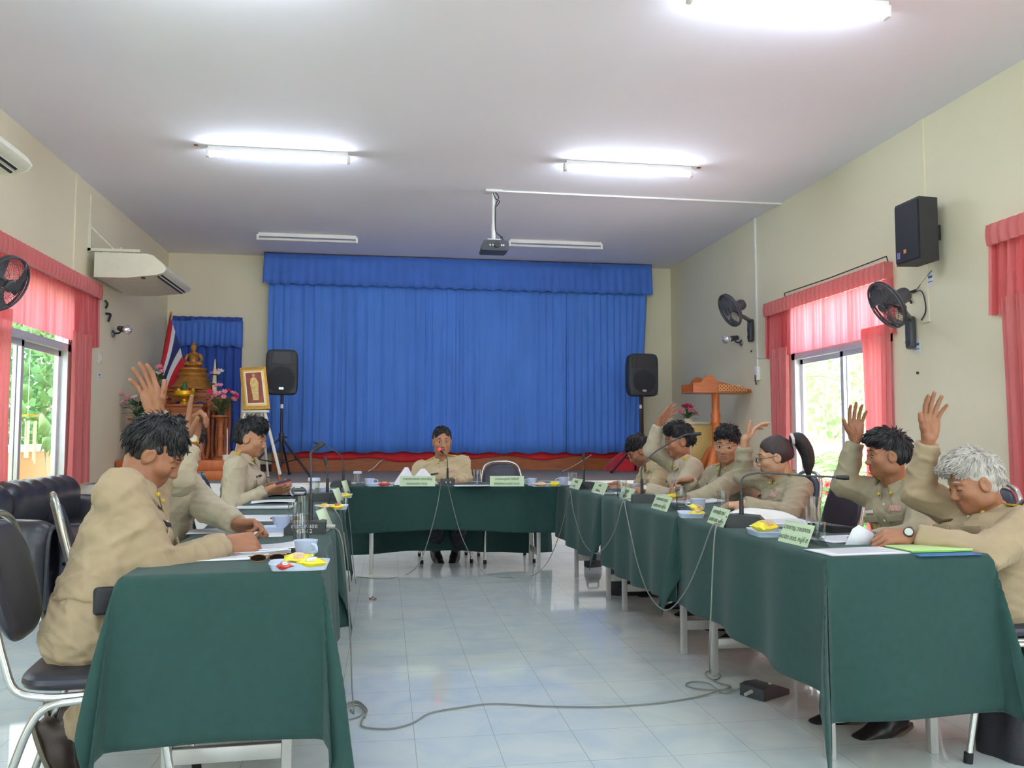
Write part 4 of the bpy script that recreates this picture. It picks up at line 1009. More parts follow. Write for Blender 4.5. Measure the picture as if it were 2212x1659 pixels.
# ------------------------------------------------------------------ papers
def sheet(p, w, h, rz, label, curl=0.0, n=1, fan=0.0, m=None, group='loose papers on the tables', lines=True, seed=0, bow=0.0):
    """a paper (n>1: a stapled bundle) lying with its centre at p"""
    t = thing('paper_sheet' if n == 1 else 'document_bundle', label, 'paper', p, rz, group)
    r = random.Random(seed)
    b = MB()
    for k in range(n):
        a = (r.random() - 0.5) * fan; ox, oy = (r.random() - 0.5) * 0.012 * (n > 1), (r.random() - 0.5) * 0.012 * (n > 1)
        def f(u, v, k=k, a=a):
            x = (u - 0.5) * w; y = (v - 0.5) * h
            z = 0.0008 + 0.0016 * k + curl * (max(0, 2 * u - 1) ** 2) * (0.5 + v * 0.5) + bow * sin(pi * u) * (1 + 0.3 * sin(4 * v))
            return (x * cos(a) - y * sin(a) + ox, x * sin(a) + y * cos(a) + oy, z)
        b.grid(f, 10, 6)
    b.build('page', m or M_paper, t, 0.0006)
    if lines:
        l = MB()
        for i in range(9):
            yy = 0.36 - 0.085 * i; x1 = 0.40 if i % 3 else 0.2
            f2 = lambda u, v: None
            zz = 0.0008 + 0.0016 * (n - 1) + 0.0014
            pts = []
            for j in range(7):
                u = 0.12 + (0.5 + x1 - 0.12) * j / 6
                pts.append(Vector(((u - 0.5) * w, yy * h, zz + curl * (max(0, 2 * u - 1) ** 2) * 0.75 + bow * sin(pi * u) * 1.25)))
            l.add([p_ + Vector((0, s * 0.0012, 0)) for p_ in pts for s in (-1, 1)], [(2 * j, 2 * j + 2, 2 * j + 3, 2 * j + 1) for j in range(6)])
        l.build('print', M_water, t)
    return t
T3 = ZT + 0.004
sheet(on_z(468, 1200, T3), 0.36, 0.27, 0.06, 'large white paper under the arm of the near left man', 0.006, 1, seed=1)
sheet(on_z(560, 1192, T3), 0.21, 0.17, 0.1, 'thick bundle of papers beside the sunglasses', 0.008, 8, 0.05, seed=2)
sheet(on_z(575, 1182, T3 + 0.014), 0.24, 0.16, 0.2, 'paper lying on the bundle beside clasped hands', 0.01, 1, seed=3)
sheet(on_z(552, 1152, T3), 0.26, 0.30, 0.0, 'white sheet in front of the pale blue cup at left', 0.0, 1, seed=4)
sheet(on_z(460, 1148, T3), 0.21, 0.19, 0.1, 'white sheet under the sleeve of the second left man', 0.0, 2, 0.1, seed=5)
sheet(on_z(565, 1120, T3), 0.32, 0.34, -0.05, 'white sheet with a pen beyond the clasped hands', 0.0, 2, 0.05, seed=6)
sheet(on_z(570, 1098, T3), 0.32, 0.15, 0.0, 'flat bundle of papers across the middle left table', 0.0, 6, 0.04, seed=7)
sheet(on_z(590, 1085, T3), 0.26, 0.22, 0.1, 'folded white paper left of the lidded glass', 0.01, 2, 0.1, seed=8, bow=0.01)
sheet(on_z(606, 1069, T3), 0.34, 0.34, 0.05, 'open bundle of papers below the reading man', 0.02, 7, 0.10, seed=9, bow=0.012)
t = sheet(on_z(634, 1062, T3 + 0.02), 0.30, 0.26, 0.1, 'curled page held by the man with the phone', 0.04, 2, 0.1, seed=10, bow=0.045)
o = tag(MB().grid(lambda u, v: on_z(648, 1077, T3) + Vector((0.055 * cos(pi * 1.35 * u - 0.3), (v - 0.5) * 0.2, 0.045 + 0.042 * sin(pi * 1.35 * u - 0.3) + 0.01 * u)), 20, 4).build('rolled_paper', M_paper, None, 0.002), 'rolled over paper behind the upturned glass', 'paper')
# standing papers before the chairman
for k, (pa, pb, pc, lb) in enumerate((((846, 1050), (878, 1009), (905, 1050), 'white paper standing upright left of the chairman'), ((880, 1050), (913, 1012), (948, 1046), 'white paper standing upright in the chairman hand'))):
    A, B, D = on_y(*pa, 7.36), on_y(*pb, 7.46 + 0.02 * k), on_y(*pc, 7.40)
    t = tag(MB().grid(lambda u, v, A=A, B=B, D=D: (A * (1 - u) + D * u) * (1 - v) + (B + (D - A) * (u - 0.5) * 0.12) * v + Vector((0, -0.02 * sin(pi * u), 0)), 10, 10).build('paper_sheet', M_paper, None, 0.0008), lb, 'paper')
sheet(on_z(1020, 1049.5, T3), 0.3, 0.16, 0.0, 'flat papers right of the chairman microphone', 0.0, 3, 0.03, seed=12, lines=False)
sheet(on_z(1325, 1066, T3), 0.25, 0.20, 0.1, 'papers beside the far mic on the right row', 0.0, 3, 0.2, seed=13)
sheet(on_z(1306, 1049, T3), 0.22, 0.16, 0.1, 'orange edged booklet at the far end of the right row', 0.0, 4, 0.05, m=mat('orange_booklet', (226, 170, 140), 0.7, var=0.1), seed=31)
sheet(on_z(1405, 1070, T3), 0.24, 0.2, 0.2, 'papers under the forearm of the bent down man', 0.0, 3, 0.1, seed=14)
sheet(on_z(1500, 1085, T3), 0.30, 0.21, 0.3, 'papers before the man with glasses', 0.02, 5, 0.1, seed=15)
sheet(on_z(1690, 1130, T3), 0.36, 0.22, 1.45, 'thick stack of papers before the woman', 0.0, 9, 0.05, seed=16)
t = tag(MB().grid(lambda u, v: on_z(1640, 1122, T3 + 0.004) + Matrix.Rotation(0.12, 3, 'Z') @ Vector(((u - 0.5) * 0.36, (v - 0.5) * 0.20, 0.002 + 0.055 * (max(0, sin(pi * min(1, u * 1.02))) ** 0.45) * (max(0, sin(pi * v)) ** 0.5) * (1 + 0.1 * sin(7 * u)))), 30, 14).build('white_bundle', mat('white_linen', (226, 228, 226), 0.85, var=0.03, bump=0.15, bscale=25), None), 'rounded white cloth bundle in front of the woman', 'cloth')
sheet(on_z(1815, 1165, T3), 0.24, 0.20, 0.2, 'white sheet beside the clear glass on the near right table', 0.0, 2, 0.1, seed=17)
sheet(on_z(1850, 1192, T3), 0.32, 0.17, 0.10, 'white documents at the front edge of the near right table', 0.0, 3, 0.06, seed=18)
M_gfold = mat('green_folder_cover', (188, 216, 150), 0.45, var=0.04)
t = thing('file_folder', 'light green file folder at corner of the near right table', 'folder', on_z(2010, 1188, T3), 0.03)
MB().box((0, 0, 0.010), (0.27, 0.15, 0.004), None, 0.001).build('cover', M_gfold, t)
MB().box((0.0, -0.002, 0.0055), (0.262, 0.146, 0.005)).build('page_block', mat('green_edge', (120, 190, 70), 0.6, var=0.1), t)
t2 = thing('file_folder', 'blue file folder lying under the light green one', 'folder', on_z(2015, 1193, ZT + 0.0025), 0.03)
MB().box((0.01, -0.01, 0.0005), (0.25, 0.14, 0.004)).build('cover', mat('blue_folder_cover', (40, 92, 160), 0.4, var=0.05), t2)
# calculator, phone, sunglasses, spectacles, pen
t = thing('calculator', 'dark desk calculator in front of the black-haired man', 'calculator', on_z(1805, 1146, T3), 0.25)
MB().prism([(-0.09, 0.0), (-0.09, 0.03), (0.09, 0.012), (0.09, 0.0)], 0.15, Matrix.Translation((0, 0.075, 0)) @ Matrix.Rotation(pi / 2, 4, 'X')).build('body', M_black, t)
MB().box((-0.06, 0, 0.0285), (0.04, 0.12, 0.002), Matrix.Rotation(0.1, 3, 'Y')).build('display', M_dgrey, t)
for i in range(4):
    for j in range(5): MB().box((-0.02 + 0.026 * i, -0.05 + 0.025 * j, 0.0245 - 0.0026 * i), (0.018, 0.018, 0.005), Matrix.Rotation(0.1, 3, 'Y'), 0.001).build('key', M_dgrey, t)
def specs(p, rz, m, lm, label, lens=True):
    t = thing('eyeglasses', label, 'glasses', p, rz)
    for s in (-1, 1):
        ring = [Vector((s * 0.034 + 0.028 * cos(a), 0, 0.021 + 0.02 * sin(a))) for a in np.linspace(0, 2 * pi, 20, endpoint=False)]
        MB().tube(ring, 0.0018, closed=True, n=6).build('rim', m, t)
        MB().lathe([(0, 0), (0.0265, 0.0)], n=20, M=Matrix.Translation((s * 0.034, 0, 0.021)) @ Matrix.Rotation(pi / 2, 4, 'X') @ Matrix.Diagonal((1, 0.74, 1, 1))).build('lens', lm, t, 0.0012)
        MB().tube([(s * 0.063, 0, 0.028), (s * 0.060, 0.008 + 0.003 * s, 0.027), (-s * 0.055, 0.009 + 0.003 * s, 0.014)], 0.0018, sub=3, n=6).build('temple', m, t)
    MB().tube([(-0.007, 0, 0.027), (0, -0.003, 0.030), (0.007, 0, 0.027)], 0.0018, sub=3).build('bridge', m, t)
    t.rotation_euler.x = 0.75; t.scale = (0.88, 0.88, 0.88)
    return t
specs(on_z(578, 1212, T3), 0.15, mat('gold_rim', (170, 120, 70), 0.3, 0.6, var=0), mat('brown_lens', (70, 48, 40), 0.15, var=0, spec=0.8), 'brown sunglasses lying on the near left table')
specs(on_z(1845, 1168, T3), 0.4, M_steel, clear_glass(), 'folded clear spectacles beside the paper slip on right table')
tag(MB().cyl(on_z(585, 1120, T3 + 0.008), on_z(606, 1115, T3 + 0.008), 0.004, n=10).build('pen', mat('pen_brown', (110, 80, 50), 0.4, var=0)), 'brown pen lying on the white sheet of the left table', 'pen')
t = thing('bottle_cap_note', 'pale yellow sticky note on the left papers', 'note', on_z(596, 1122, T3 + 0.003), 0.2)
MB().box((0, 0, 0.001), (0.06, 0.06, 0.001)).build('slip', mat('pale_yellow_paper', (228, 232, 176), 0.8, var=0.02), t)
t.name = 'sticky_note'
# floor things
t = thing('candy_wrapper', 'small dark red wrapper lying on the open floor', 'wrapper', on_z(805, 1296, 0.002), 0.2)
MB().grid(lambda u, v: ((u - 0.5) * 0.055, (v - 0.5) * 0.045, 0.004 + 0.012 * abs(sin(5 * u + 2 * v)) * (0.4 + v)), 10, 8).build('foil', mat('dark_red_wrapper', (110, 50, 44), 0.3, var=0.5, vscale=40), t, 0.001)
MB().box((0.0, -0.01, 0.012), (0.02, 0.015, 0.004), Matrix.Rotation(0.4, 3, 'X')).build('label_patch', M_silverw, t)
M_bag = mat('black_nylon', (34, 34, 42), 0.55, var=0.15, bump=0.25, bscale=120)
def bag(p, rz, d, label, handle=True, lean=0.0):
    t = thing('bag', label, 'bag', p, rz, 'black bags on the floor')
    def f(u, v):
        a = 2 * pi * u; c, s = cos(a), sin(a); n = 4
        k = (abs(c) ** n + abs(s) ** n) ** (-1 / n)
        prof = [(0.0, 0.0), (0.95, 0.0), (1.0, 0.08), (1.02, 0.4), (0.95, 0.75), (0.80, 0.93), (0.5, 1.0), (0, 1.0)]
        q = v * 7; i = min(int(q), 6); w = q - i
        r_ = prof[i][0] * (1 - w) + prof[i + 1][0] * w; z = prof[i][1] * (1 - w) + prof[i + 1][1] * w
        return (d[0] / 2 * c * k * r_ + lean * z * d[2] + 0.01 * sin(5 * a) * r_, d[1] / 2 * s * k * r_ * (1 - 0.3 * z), z * d[2] * (1 + 0.04 * sin(3 * a)))
    MB().grid(f, 40, 21).build('body', M_bag, t)
    if handle:
        MB().tube([(-0.06 + lean * d[2], 0, d[2] * 0.97), (-0.05 + lean * d[2], 0, d[2] + 0.05), (0.05 + lean * d[2], 0, d[2] + 0.05), (0.06 + lean * d[2], 0, d[2] * 0.97)], 0.008, sub=5).build('handle', M_bag, t)
        MB().tube([(d[0] * 0.48, 0, d[2] * 0.75), (d[0] * 0.62, 0, d[2] * 0.5), (d[0] * 0.55, 0, d[2] * 0.12)], 0.010, sub=5).build('strap', M_bag, t)
        MB().box((0, -d[1] * 0.46, d[2] * 0.45), (d[0] * 0.7, 0.02, d[2] * 0.5), None, 0.009).build('pocket', M_bag, t)
    return t
bag(on_z(1335, 1290, 0.0) + Vector((0.12, 0.12, 0)), 0.0, (0.30, 0.16, 0.26), 'black briefcase bag on floor under the far right table')
bag(on_z(1275, 1228, 0.0) + Vector((0.05, 0.1, 0)), 0.4, (0.15, 0.1, 0.14), 'small black bag with loop handle beyond the green cloth')
bag(Vector((2.40, 2.88, 0)), 0.5, (0.40, 0.26, 0.40), 'large black bag at lower right beside the white-haired man', True, 0.25)
# ================================================================== ON THE STAGE
# small blue curtain behind the altar
t = thing('altar_curtain', 'small blue curtain with gathered valance behind the altar', 'curtain', (-2.42, YB, ZS), world=True)
r = random.Random(5)
MB().grid(lambda u, v: (-2.93 + 0.93 * u, YB - 0.06 - 0.022 * sin(2 * pi * 8 * u + 0.7 * sin(6 * u)), ZS + 0.16 + (2.70 - ZS) * v), 90, 8).build('drop', mat('royal_blue_cloth', (38, 78, 170), 0.7, var=0.08, bump=0.12, bscale=150, sheen=0.2), t, 0.004)
MB().grid(lambda u, v: (-2.95 + 0.97 * u, YB - 0.115 - 0.018 * sin(2 * pi * 13 * u + sin(9 * u)) * (1.2 - v), 2.44 + 0.36 * v + 0.012 * sin(2 * pi * 5 * u) * (1 - v) - 0.012 * sin(pi * 3 * u) * v), 120, 6).build('valance', M_blue2, t, 0.004)
# flag
M_flag = bpy.data.materials.new('flag_cloth'); M_flag.use_nodes = True
nt = M_flag.node_tree; N_ = nt.nodes; L_ = nt.links
uv = N_.new('ShaderNodeAttribute'); uv.attribute_name = 'stripe'
rp = N_.new('ShaderNodeValToRGB'); rp.color_ramp.interpolation = 'CONSTANT'
els = [(0.0, (196, 30, 48)), (1 / 6, (222, 224, 232)), (2 / 6, (44, 56, 122)), (4 / 6, (222, 224, 232)), (5 / 6, (196, 30, 48))]
rp.color_ramp.elements[0].position = 0; rp.color_ramp.elements[0].color = srgb(*els[0][1])
rp.color_ramp.elements[1].position = els[1][0]; rp.color_ramp.elements[1].color = srgb(*els[1][1])
for p, c in els[2:]:
    e = rp.color_ramp.elements.new(p); e.color = srgb(*c)
L_.new(uv.outputs['Fac'], rp.inputs['Fac']); L_.new(rp.outputs['Color'], N_['Principled BSDF'].inputs['Base Color']); N_['Principled BSDF'].inputs['Roughness'].default_value = 0.75
t = thing('flag', 'red, white and blue striped flag on a leaning pole by the altar', 'flag', (-2.86, 11.0, ZS), world=True)
P0 = on_y(343, 822, 11.0); P1 = on_y(368, 684, 11.0); dirp = (P1 - P0).normalized()
MB().cyl(P0 - dirp * ((P0.z - ZS) / dirp.z), P1 + dirp * 0.03, 0.012).build('pole', mat('flag_pole_red', (150, 40, 44), 0.4, var=0.05), t)
MB().ell(P1 + dirp * 0.045, (0.016, 0.016, 0.022)).build('finial', M_gold, t)
me_b = MB()
fa0, fa1 = on_y(368, 686, 10.98), on_y(400, 786, 10.86)
fb0, fb1 = on_y(345, 806, 10.98), on_y(362, 846, 10.93)
def ff(u, v):
    p = fa0.lerp(fa1, v).lerp(fb0.lerp(fb1, v), u)
    return p + Vector((0.02 * sin(pi * u) * sin(2 * pi * v), -0.03 * sin(3 * pi * v + 2 * u) * (0.3 + 0.7 * v), 0.015 * sin(4 * v)))
nu, nv = 30, 30
fo = me_b.grid(ff, nu, nv).build('cloth', M_flag, t, 0.0, fix=False)
at_ = fo.data.attributes.new('stripe', 'FLOAT', 'POINT')
at_.data.foreach_set('value', [j / nv for i in range(nu + 1) for j in range(nv + 1)])
md = fo.modifiers.new('thickness', 'SOLIDIFY'); md.thickness = 0.002

# altar steps and tables
ax, ay = -2.40, 10.6
tag(MB().span((-3.0, 9.72, ZS), (-1.62, 11.2, ZS + 0.10), 0.004).span((-3.0, 9.95, ZS + 0.10), (-1.62, 11.2, ZS + 0.215), 0.004).build('altar_platform', M_wood2), 'two-step wooden platform carrying the altar tables', 'platform')
za = ZS + 0.216
def altar_table(x, y, w, d, h, label, z0=za, mats=M_wood):
    t = thing('altar_table', label, 'table', (x, y, z0), 0, 'carved wooden altar tables')
    MB().span((-w / 2, -d / 2, h - 0.035), (w / 2, d / 2, h), 0.006).span((-w / 2 + 0.02, -d / 2 + 0.015, h - 0.10), (w / 2 - 0.02, d / 2 - 0.015, h - 0.035), 0.006).build('top', mats, t)
    for sx in (-1, 1):
        for sy in (-1, 1):
            x_, y_ = sx * (w / 2 - 0.045), sy * (d / 2 - 0.045)
            MB().tube([(x_, y_, h - 0.09), (x_ + sx * 0.012, y_ + sy * 0.012, h * 0.6), (x_, y_, h * 0.25), (x_ + sx * 0.02, y_ + sy * 0.02, 0.0)], 0.03, sub=4, n=10, rad=[0.034, 0.024, 0.022, 0.034]).build('leg', mats, t)
    ap = MB()
    n = 8
    poly = [(-w / 2 + 0.06, 0)] + [(-w / 2 + 0.06 + (w - 0.12) * i / n, -0.05 - 0.03 * abs(sin(pi * i / 2))) for i in range(n + 1)] + [(w / 2 - 0.06, 0)]
    ap.prism(poly, 0.015, Matrix.Translation((0, -d / 2 + 0.03, h - 0.10)) @ Matrix.Rotation(pi / 2, 4, 'X'))
    ap.build('apron', mats, t)
    return t
altar_table(-2.41, 10.95, 0.62, 0.36, 0.86, 'tallest altar table carrying the gilded seated figure')
altar_table(-2.41, 10.55, 0.50, 0.34, 0.66, 'middle altar table carrying the golden offering bowl')
altar_table(-2.05, 10.75, 0.28, 0.30, 0.76, 'side altar table at right with candle and vase')
altar_table(-2.76, 10.75, 0.28, 0.30, 0.76, 'side altar table at left with vase of lilies')
altar_table(-2.41, 10.17, 0.62, 0.30, 0.32, 'lowest altar table in front with small offerings')
# gilded seated statue on stepped base
M_gilt = mat('gilded_wood', (176, 120, 52), 0.42, 0.25, var=0.18, vscale=25)
t = thing('seated_statue', 'gilded seated statue with raised hair knot on a stepped base', 'statue', (-2.41, 10.95, za + 0.861))
MB().lathe([(0.0, 0), (0.27, 0), (0.275, 0.025), (0.25, 0.05), (0.24, 0.055), (0.19, 0.14), (0.175, 0.16), (0.19, 0.18), (0.19, 0.20), (0.16, 0.215), (0.15, 0.23), (0.17, 0.25), (0.17, 0.27), (0.12, 0.285), (0, 0.285)], n=12).build('base', M_gilt, t)
z0 = 0.285
b = MB()
b.ell((0, -0.01, z0 + 0.035), (0.125, 0.075, 0.038)).ell((-0.07, -0.05, z0 + 0.04), (0.055, 0.04, 0.028)).ell((0.07, -0.05, z0 + 0.04), (0.055, 0.04, 0.028))
b.tube([(0, 0.01, z0 + 0.03), (0, 0.01, z0 + 0.10), (0, 0.008, z0 + 0.165), (0, 0.0, z0 + 0.19)], 0.05, sub=5, n=14, rad=[0.06, 0.052, 0.07, 0.035])
for s in (-1, 1): b.tube([(s * 0.07, 0.01, z0 + 0.165), (s * 0.098, 0.0, z0 + 0.10), (s * 0.085, -0.045, z0 + 0.06), (s * 0.02, -0.075, z0 + 0.055)], 0.02, sub=4, n=10, rad=[0.024, 0.02, 0.017, 0.014])
b.cyl((0, 0, z0 + 0.18), (0, 0, z0 + 0.21), 0.02).ell((0, -0.004, z0 + 0.24), (0.036, 0.038, 0.045))
b.build('figure', M_gilt, t)
MB().ell((0, 0.002, z0 + 0.258), (0.039, 0.041, 0.036)).ell((0, 0, z0 + 0.295), (0.02, 0.02, 0.018)).lathe([(0.011, z0 + 0.305), (0.006, z0 + 0.33), (0, z0 + 0.355)], n=10).build('hair_knot', M_gilt, t)
# golden offering bowl with green cone
t = thing('offering_bowl', 'golden footed offering bowl with green leaf cone', 'bowl', (-2.41, 10.52, za + 0.661))
MB().lathe([(0.055, 0), (0.05, 0.02), (0.028, 0.04), (0.028, 0.06), (0.06, 0.085), (0.10, 0.095), (0.14, 0.10), (0.145, 0.115), (0.12, 0.12), (0.12, 0.16), (0, 0.16)], n=20).build('bowl', mat('bright_gold', (226, 176, 30), 0.3, 0.5, var=0.1), t)
MB().lathe([(0.045, 0.16), (0.03, 0.22), (0.015, 0.26), (0, 0.29)], n=12).build('leaf_cone', mat('leaf_green_dark', (44, 110, 60), 0.6, var=0.2), t)
for k in range(6):
    a = k * pi / 3; MB().lathe([(0.016, 0.15), (0.02, 0.175), (0.0, 0.20)], c=(0.10 * cos(a), 0.10 * sin(a), 0), n=8).build('ornament', M_redw if k % 2 else M_yel, t)
# candle
t = thing('tall_candle', 'tall tapered cream candle on the right side altar table', 'candle', (-2.10, 10.70, za + 0.761))
MB().lathe([(0.03, 0), (0.028, 0.14), (0.02, 0.30), (0.012, 0.40), (0.004, 0.47), (0, 0.475)], n=14).build('wax', mat('candle_wax', (226, 208, 176), 0.5, var=0.04), t)
MB().lathe([(0.033, 0.15), (0.033, 0.165)], n=14).lathe([(0.024, 0.27), (0.024, 0.282)], n=14).build('band', M_black, t, 0.002)
# vases with flowers
M_vase = mat('teal_glaze', (48, 92, 100), 0.25, var=0.12)
M_leaf = mat('leaf_green', (58, 104, 58), 0.6, var=0.25, vscale=20)
M_pink = mat('pink_petal', (238, 150, 170), 0.6, var=0.12)
M_hot = mat('crimson_petal', (216, 40, 90), 0.6, var=0.2)
M_whitep = mat('white_petal', (240, 232, 224), 0.6, var=0.05)
def blossom(mb, c, r, d, rr):
    q = Vector(d).normalized().to_track_quat('Z', 'Y').to_matrix()
    for ring, (n, open_, sc) in enumerate(((6, 1.0, 1.0), (5, 0.6, 0.75), (4, 0.25, 0.5))):
        for k in range(n):
            a = 2 * pi * k / n + ring * 0.5
            def f(u, v, a=a, o=open_, s=sc):
                w = sin(pi * min(1, u * 0.98 + 0.02)) ** 0.6 * 0.55
                p = Vector((u * o, (v - 0.5) * w * 1.2, u * (1.05 - 0.6 * o) + 0.1 * (2 * v - 1) ** 2)) * (r * s)
                return Vector(c) + q @ (Matrix.Rotation(a, 3, 'Z') @ p)
            mb.grid(f, 4, 3)
def leaf_blade(mb, c, d, L, w):
    d = Vector(d).normalized(); s = d.cross(Vector((0, 0, 1)));
    s = s.normalized() if s.length > 1e-3 else Vector((1, 0, 0))
    mb.grid(lambda u, v: Vector(c) + d * (L * u) + s * ((v - 0.5) * w * sin(pi * (0.05 + 0.93 * u))) + Vector((0, 0, -0.25 * L * u * u + 0.05 * w * abs(v - 0.5))), 5, 2)
def bouquet(t, z, spread, h, kinds, n, seed, nleaf=26):
    r = random.Random(seed)
    lv = MB()
    stems = MB()
    for k in range(n):
        a = r.uniform(0, 2 * pi); rad = spread * sqrt(r.random()); hh = h * (0.55 + 0.5 * r.random()) * (1.15 - 0.4 * rad / spread)
        e = Vector((rad * cos(a), rad * sin(a) * 0.7, z + hh))
        stems.tube([(0, 0, z - 0.02), (e.x * 0.4, e.y * 0.4, z + hh * 0.6), e], 0.0025, sub=3, n=5)
        b = MB(); m = kinds[k % len(kinds)]
        blossom(b, e, r.uniform(0.034, 0.046), (e.x, e.y - 0.12, 0.16), r)
        b.build('blossom', m, t, 0.0015)
    for k in range(nleaf):
        a = r.uniform(0, 2 * pi); d = Vector((cos(a), sin(a) * 0.8, r.uniform(0.1, 1.0)))
        leaf_blade(lv, (d.x * 0.02, d.y * 0.02, z + h * r.uniform(0.0, 0.5)), d, spread * r.uniform(0.6, 1.2), 0.035)
    stems.build('stems', M_leaf, t); lv.build('foliage', M_leaf, t, 0.001)
VP = [(0, 0), (0.045, 0), (0.05, 0.01), (0.055, 0.05), (0.035, 0.10), (0.028, 0.12), (0.042, 0.15), (0.036, 0.15), (0.022, 0.12), (0, 0.11)]
for x, lb, sd in ((-2.74, 'teal vase of pink lilies at left end of the altar', 3), (-2.19 + 0.0, 'teal vase of pink lilies at right end of the altar', 4)):
    y_ = 10.66 if x < -2.5 else 10.86
    t = thing('flower_vase', lb, 'vase', (x if x < -2.5 else -2.13, y_, za + 0.761), 0, 'teal altar vases')
    MB().lathe(VP, n=20).build('vase', M_vase, t)
    bouquet(t, 0.15, 0.11, 0.20, [M_pink, M_whitep, M_pink], 7, sd, 14)
# pedestals with flower arrangements
for x, y_, lb, sd, kinds, hgt in ((-1.93, 10.25, 'turned wooden pedestal with pink and red flowers right of the altar', 6, [M_pink, M_hot, M_pink], 0.52), (-2.82, 10.10, 'turned wooden pedestal with pink flowers left of the altar', 8, [M_pink, M_whitep], 0.48)):
    t = thing('flower_stand', lb, 'flower stand', (x, y_, za), 0, 'turned wooden flower stands')
    MB().lathe([(0, 0), (0.10, 0), (0.10, 0.02), (0.06, 0.04), (0.04, 0.09), (0.03, 0.20), (0.045, 0.27), (0.03, 0.30), (0.035, hgt - 0.08), (0.06, hgt - 0.03), (0.11, hgt - 0.02), (0.11, hgt), (0, hgt)], n=20).build('pedestal', M_wood, t)
    bouquet(t, hgt, 0.20, 0.34, kinds, 16, sd, 40)
# small offerings
for dx, m, lb in ((-0.12, M_whitep, 'small white cup at left of the lowest altar table'), (0.0, mat('grey_cup', (120, 128, 140), 0.4, var=0.1), 'small grey cup in the middle of the lowest altar table'), (0.12, M_whitep, 'small white bowl at right of the lowest altar table')):
    t = thing('offering_cup', lb, 'cup', (-2.41 + dx, 10.15, za + 0.321), 0, 'small offering cups')
    MB().lathe([(0, 0), (0.025, 0), (0.035, 0.05), (0.03, 0.05), (0.022, 0.01), (0, 0.01)], n=16).build('body', m, t)
t = thing('joss_stick_pot', 'white joss stick pot with one tall stick on the altar platform', 'pot', (-1.80, 9.98, za))
MB().lathe([(0, 0), (0.05, 0), (0.055, 0.06), (0.048, 0.06), (0.045, 0.01), (0, 0.01)], n=18).build('pot', M_whitep, t)
MB().cyl((0, 0, 0.01), (-0.005, 0, 0.36), 0.006).build('stick', M_whitep, t)
# framed portrait on easel
t = thing('portrait_frame', 'gold framed portrait of a standing robed figure on the easel', 'picture', on_y(553, 884, 9.7), 0, None, True)
A, B, D, E_ = on_y(526, 886, 9.70), on_y(584, 884, 9.72), on_y(574, 793, 9.86), on_y(518, 796, 9.86)
nrm = (B - A).cross(D - A).normalized()
if nrm.y > 0: nrm = -nrm
def quad(i0, i1, off, m, name, th):
    def pt(u, v): return (A * (1 - u) + B * u) * (1 - v) + (E_ * (1 - u) + D * u) * v
    q = MB(); c = [pt(i0, i0 * 0.7), pt(1 - i0, i0 * 0.7), pt(1 - i0, 1 - i0 * 0.7), pt(i0, 1 - i0 * 0.7)]
    f = [p + nrm * off for p in c]; k = [p + nrm * (off - th) for p in c]
    q.add(f + k, [(0, 1, 2, 3), (7, 6, 5, 4), (0, 4, 5, 1), (1, 5, 6, 2), (2, 6, 7, 3), (3, 7, 4, 0)])
    return q.build(name, m, t)
quad(0.0, 0, 0.020, mat('gilt_frame', (176, 130, 50), 0.4, 0.35, var=0.25, vscale=60), 'frame', 0.03)
quad(0.10, 0, 0.026, mat('frame_inner_gold', (214, 180, 90), 0.35, 0.4, var=0.1), 'inner_frame', 0.01)
quad(0.16, 0, 0.029, M_white, 'mount', 0.01)
quad(0.20, 0, 0.031, mat('picture_ground', (136, 62, 36), 0.5, var=0.5, vscale=9, detail=5), 'picture', 0.01)
def pt(u, v): return (A * (1 - u) + B * u) * (1 - v) + (E_ * (1 - u) + D * u) * v
fg = MB(); 
outline = [(0.40, 0.20), (0.62, 0.20), (0.64, 0.45), (0.66, 0.62), (0.60, 0.71), (0.54, 0.74), (0.46, 0.74), (0.38, 0.71), (0.34, 0.60), (0.38, 0.42)]
fg.add([pt(u, v) + nrm * 0.038 for u, v in outline], [tuple(range(len(outline)))])
fg.build('painted_robe', mat('painted_gold_robe', (206, 178, 110), 0.5, var=0.25, vscale=30), t)
fh = MB(); fh.add([pt(0.5 + 0.05 * cos(a), 0.79 + 0.045 * sin(a)) + nrm * 0.038 for a in np.linspace(0, 2 * pi, 12, endpoint=False)], [tuple(range(12))])
fh.build('painted_head', mat('painted_skin', (196, 150, 116), 0.5, var=0.05), t)
t = thing('easel', 'white three-legged easel holding the gold framed portrait', 'easel', (-1.3, 9.8, ZS), world=True)
M_easel = mat('white_painted_wood', (226, 224, 216), 0.5, var=0.04)
fl, fr_, bk = Vector((-1.72, 9.72, ZS)), on_y(605, 1030, 9.62), Vector((-1.40, 10.45, ZS))
fr_.z = ZS
tl, tr = on_y(530, 884, 9.76), on_y(570, 882, 9.76)
MB().tube([fl, tl, tl + (tl - fl) * 0.28 + Vector((0.03, 0.06, 0))], 0.016, n=8).build('leg', M_easel, t)
MB().tube([fr_ + Vector((0, 0, 0.06)), tr, tr + (tr - fr_) * 0.28 + Vector((-0.03, 0.06, 0))], 0.018, n=8).build('leg', M_easel, t)
MB().cyl(fr_, fr_ + (tr - fr_) * 0.075, 0.010, 0.018, n=8).build('foot_tip', M_wood2, t)
MB().tube([bk, (tl + tr) / 2 + Vector((0, 0.16, 0.4))], 0.014, n=8).build('leg', M_easel, t)
MB().span((tl.x - 0.03, 9.71, tl.z - 0.035), (tr.x + 0.06, 9.79, tl.z - 0.012)).build('ledge', M_easel, t)
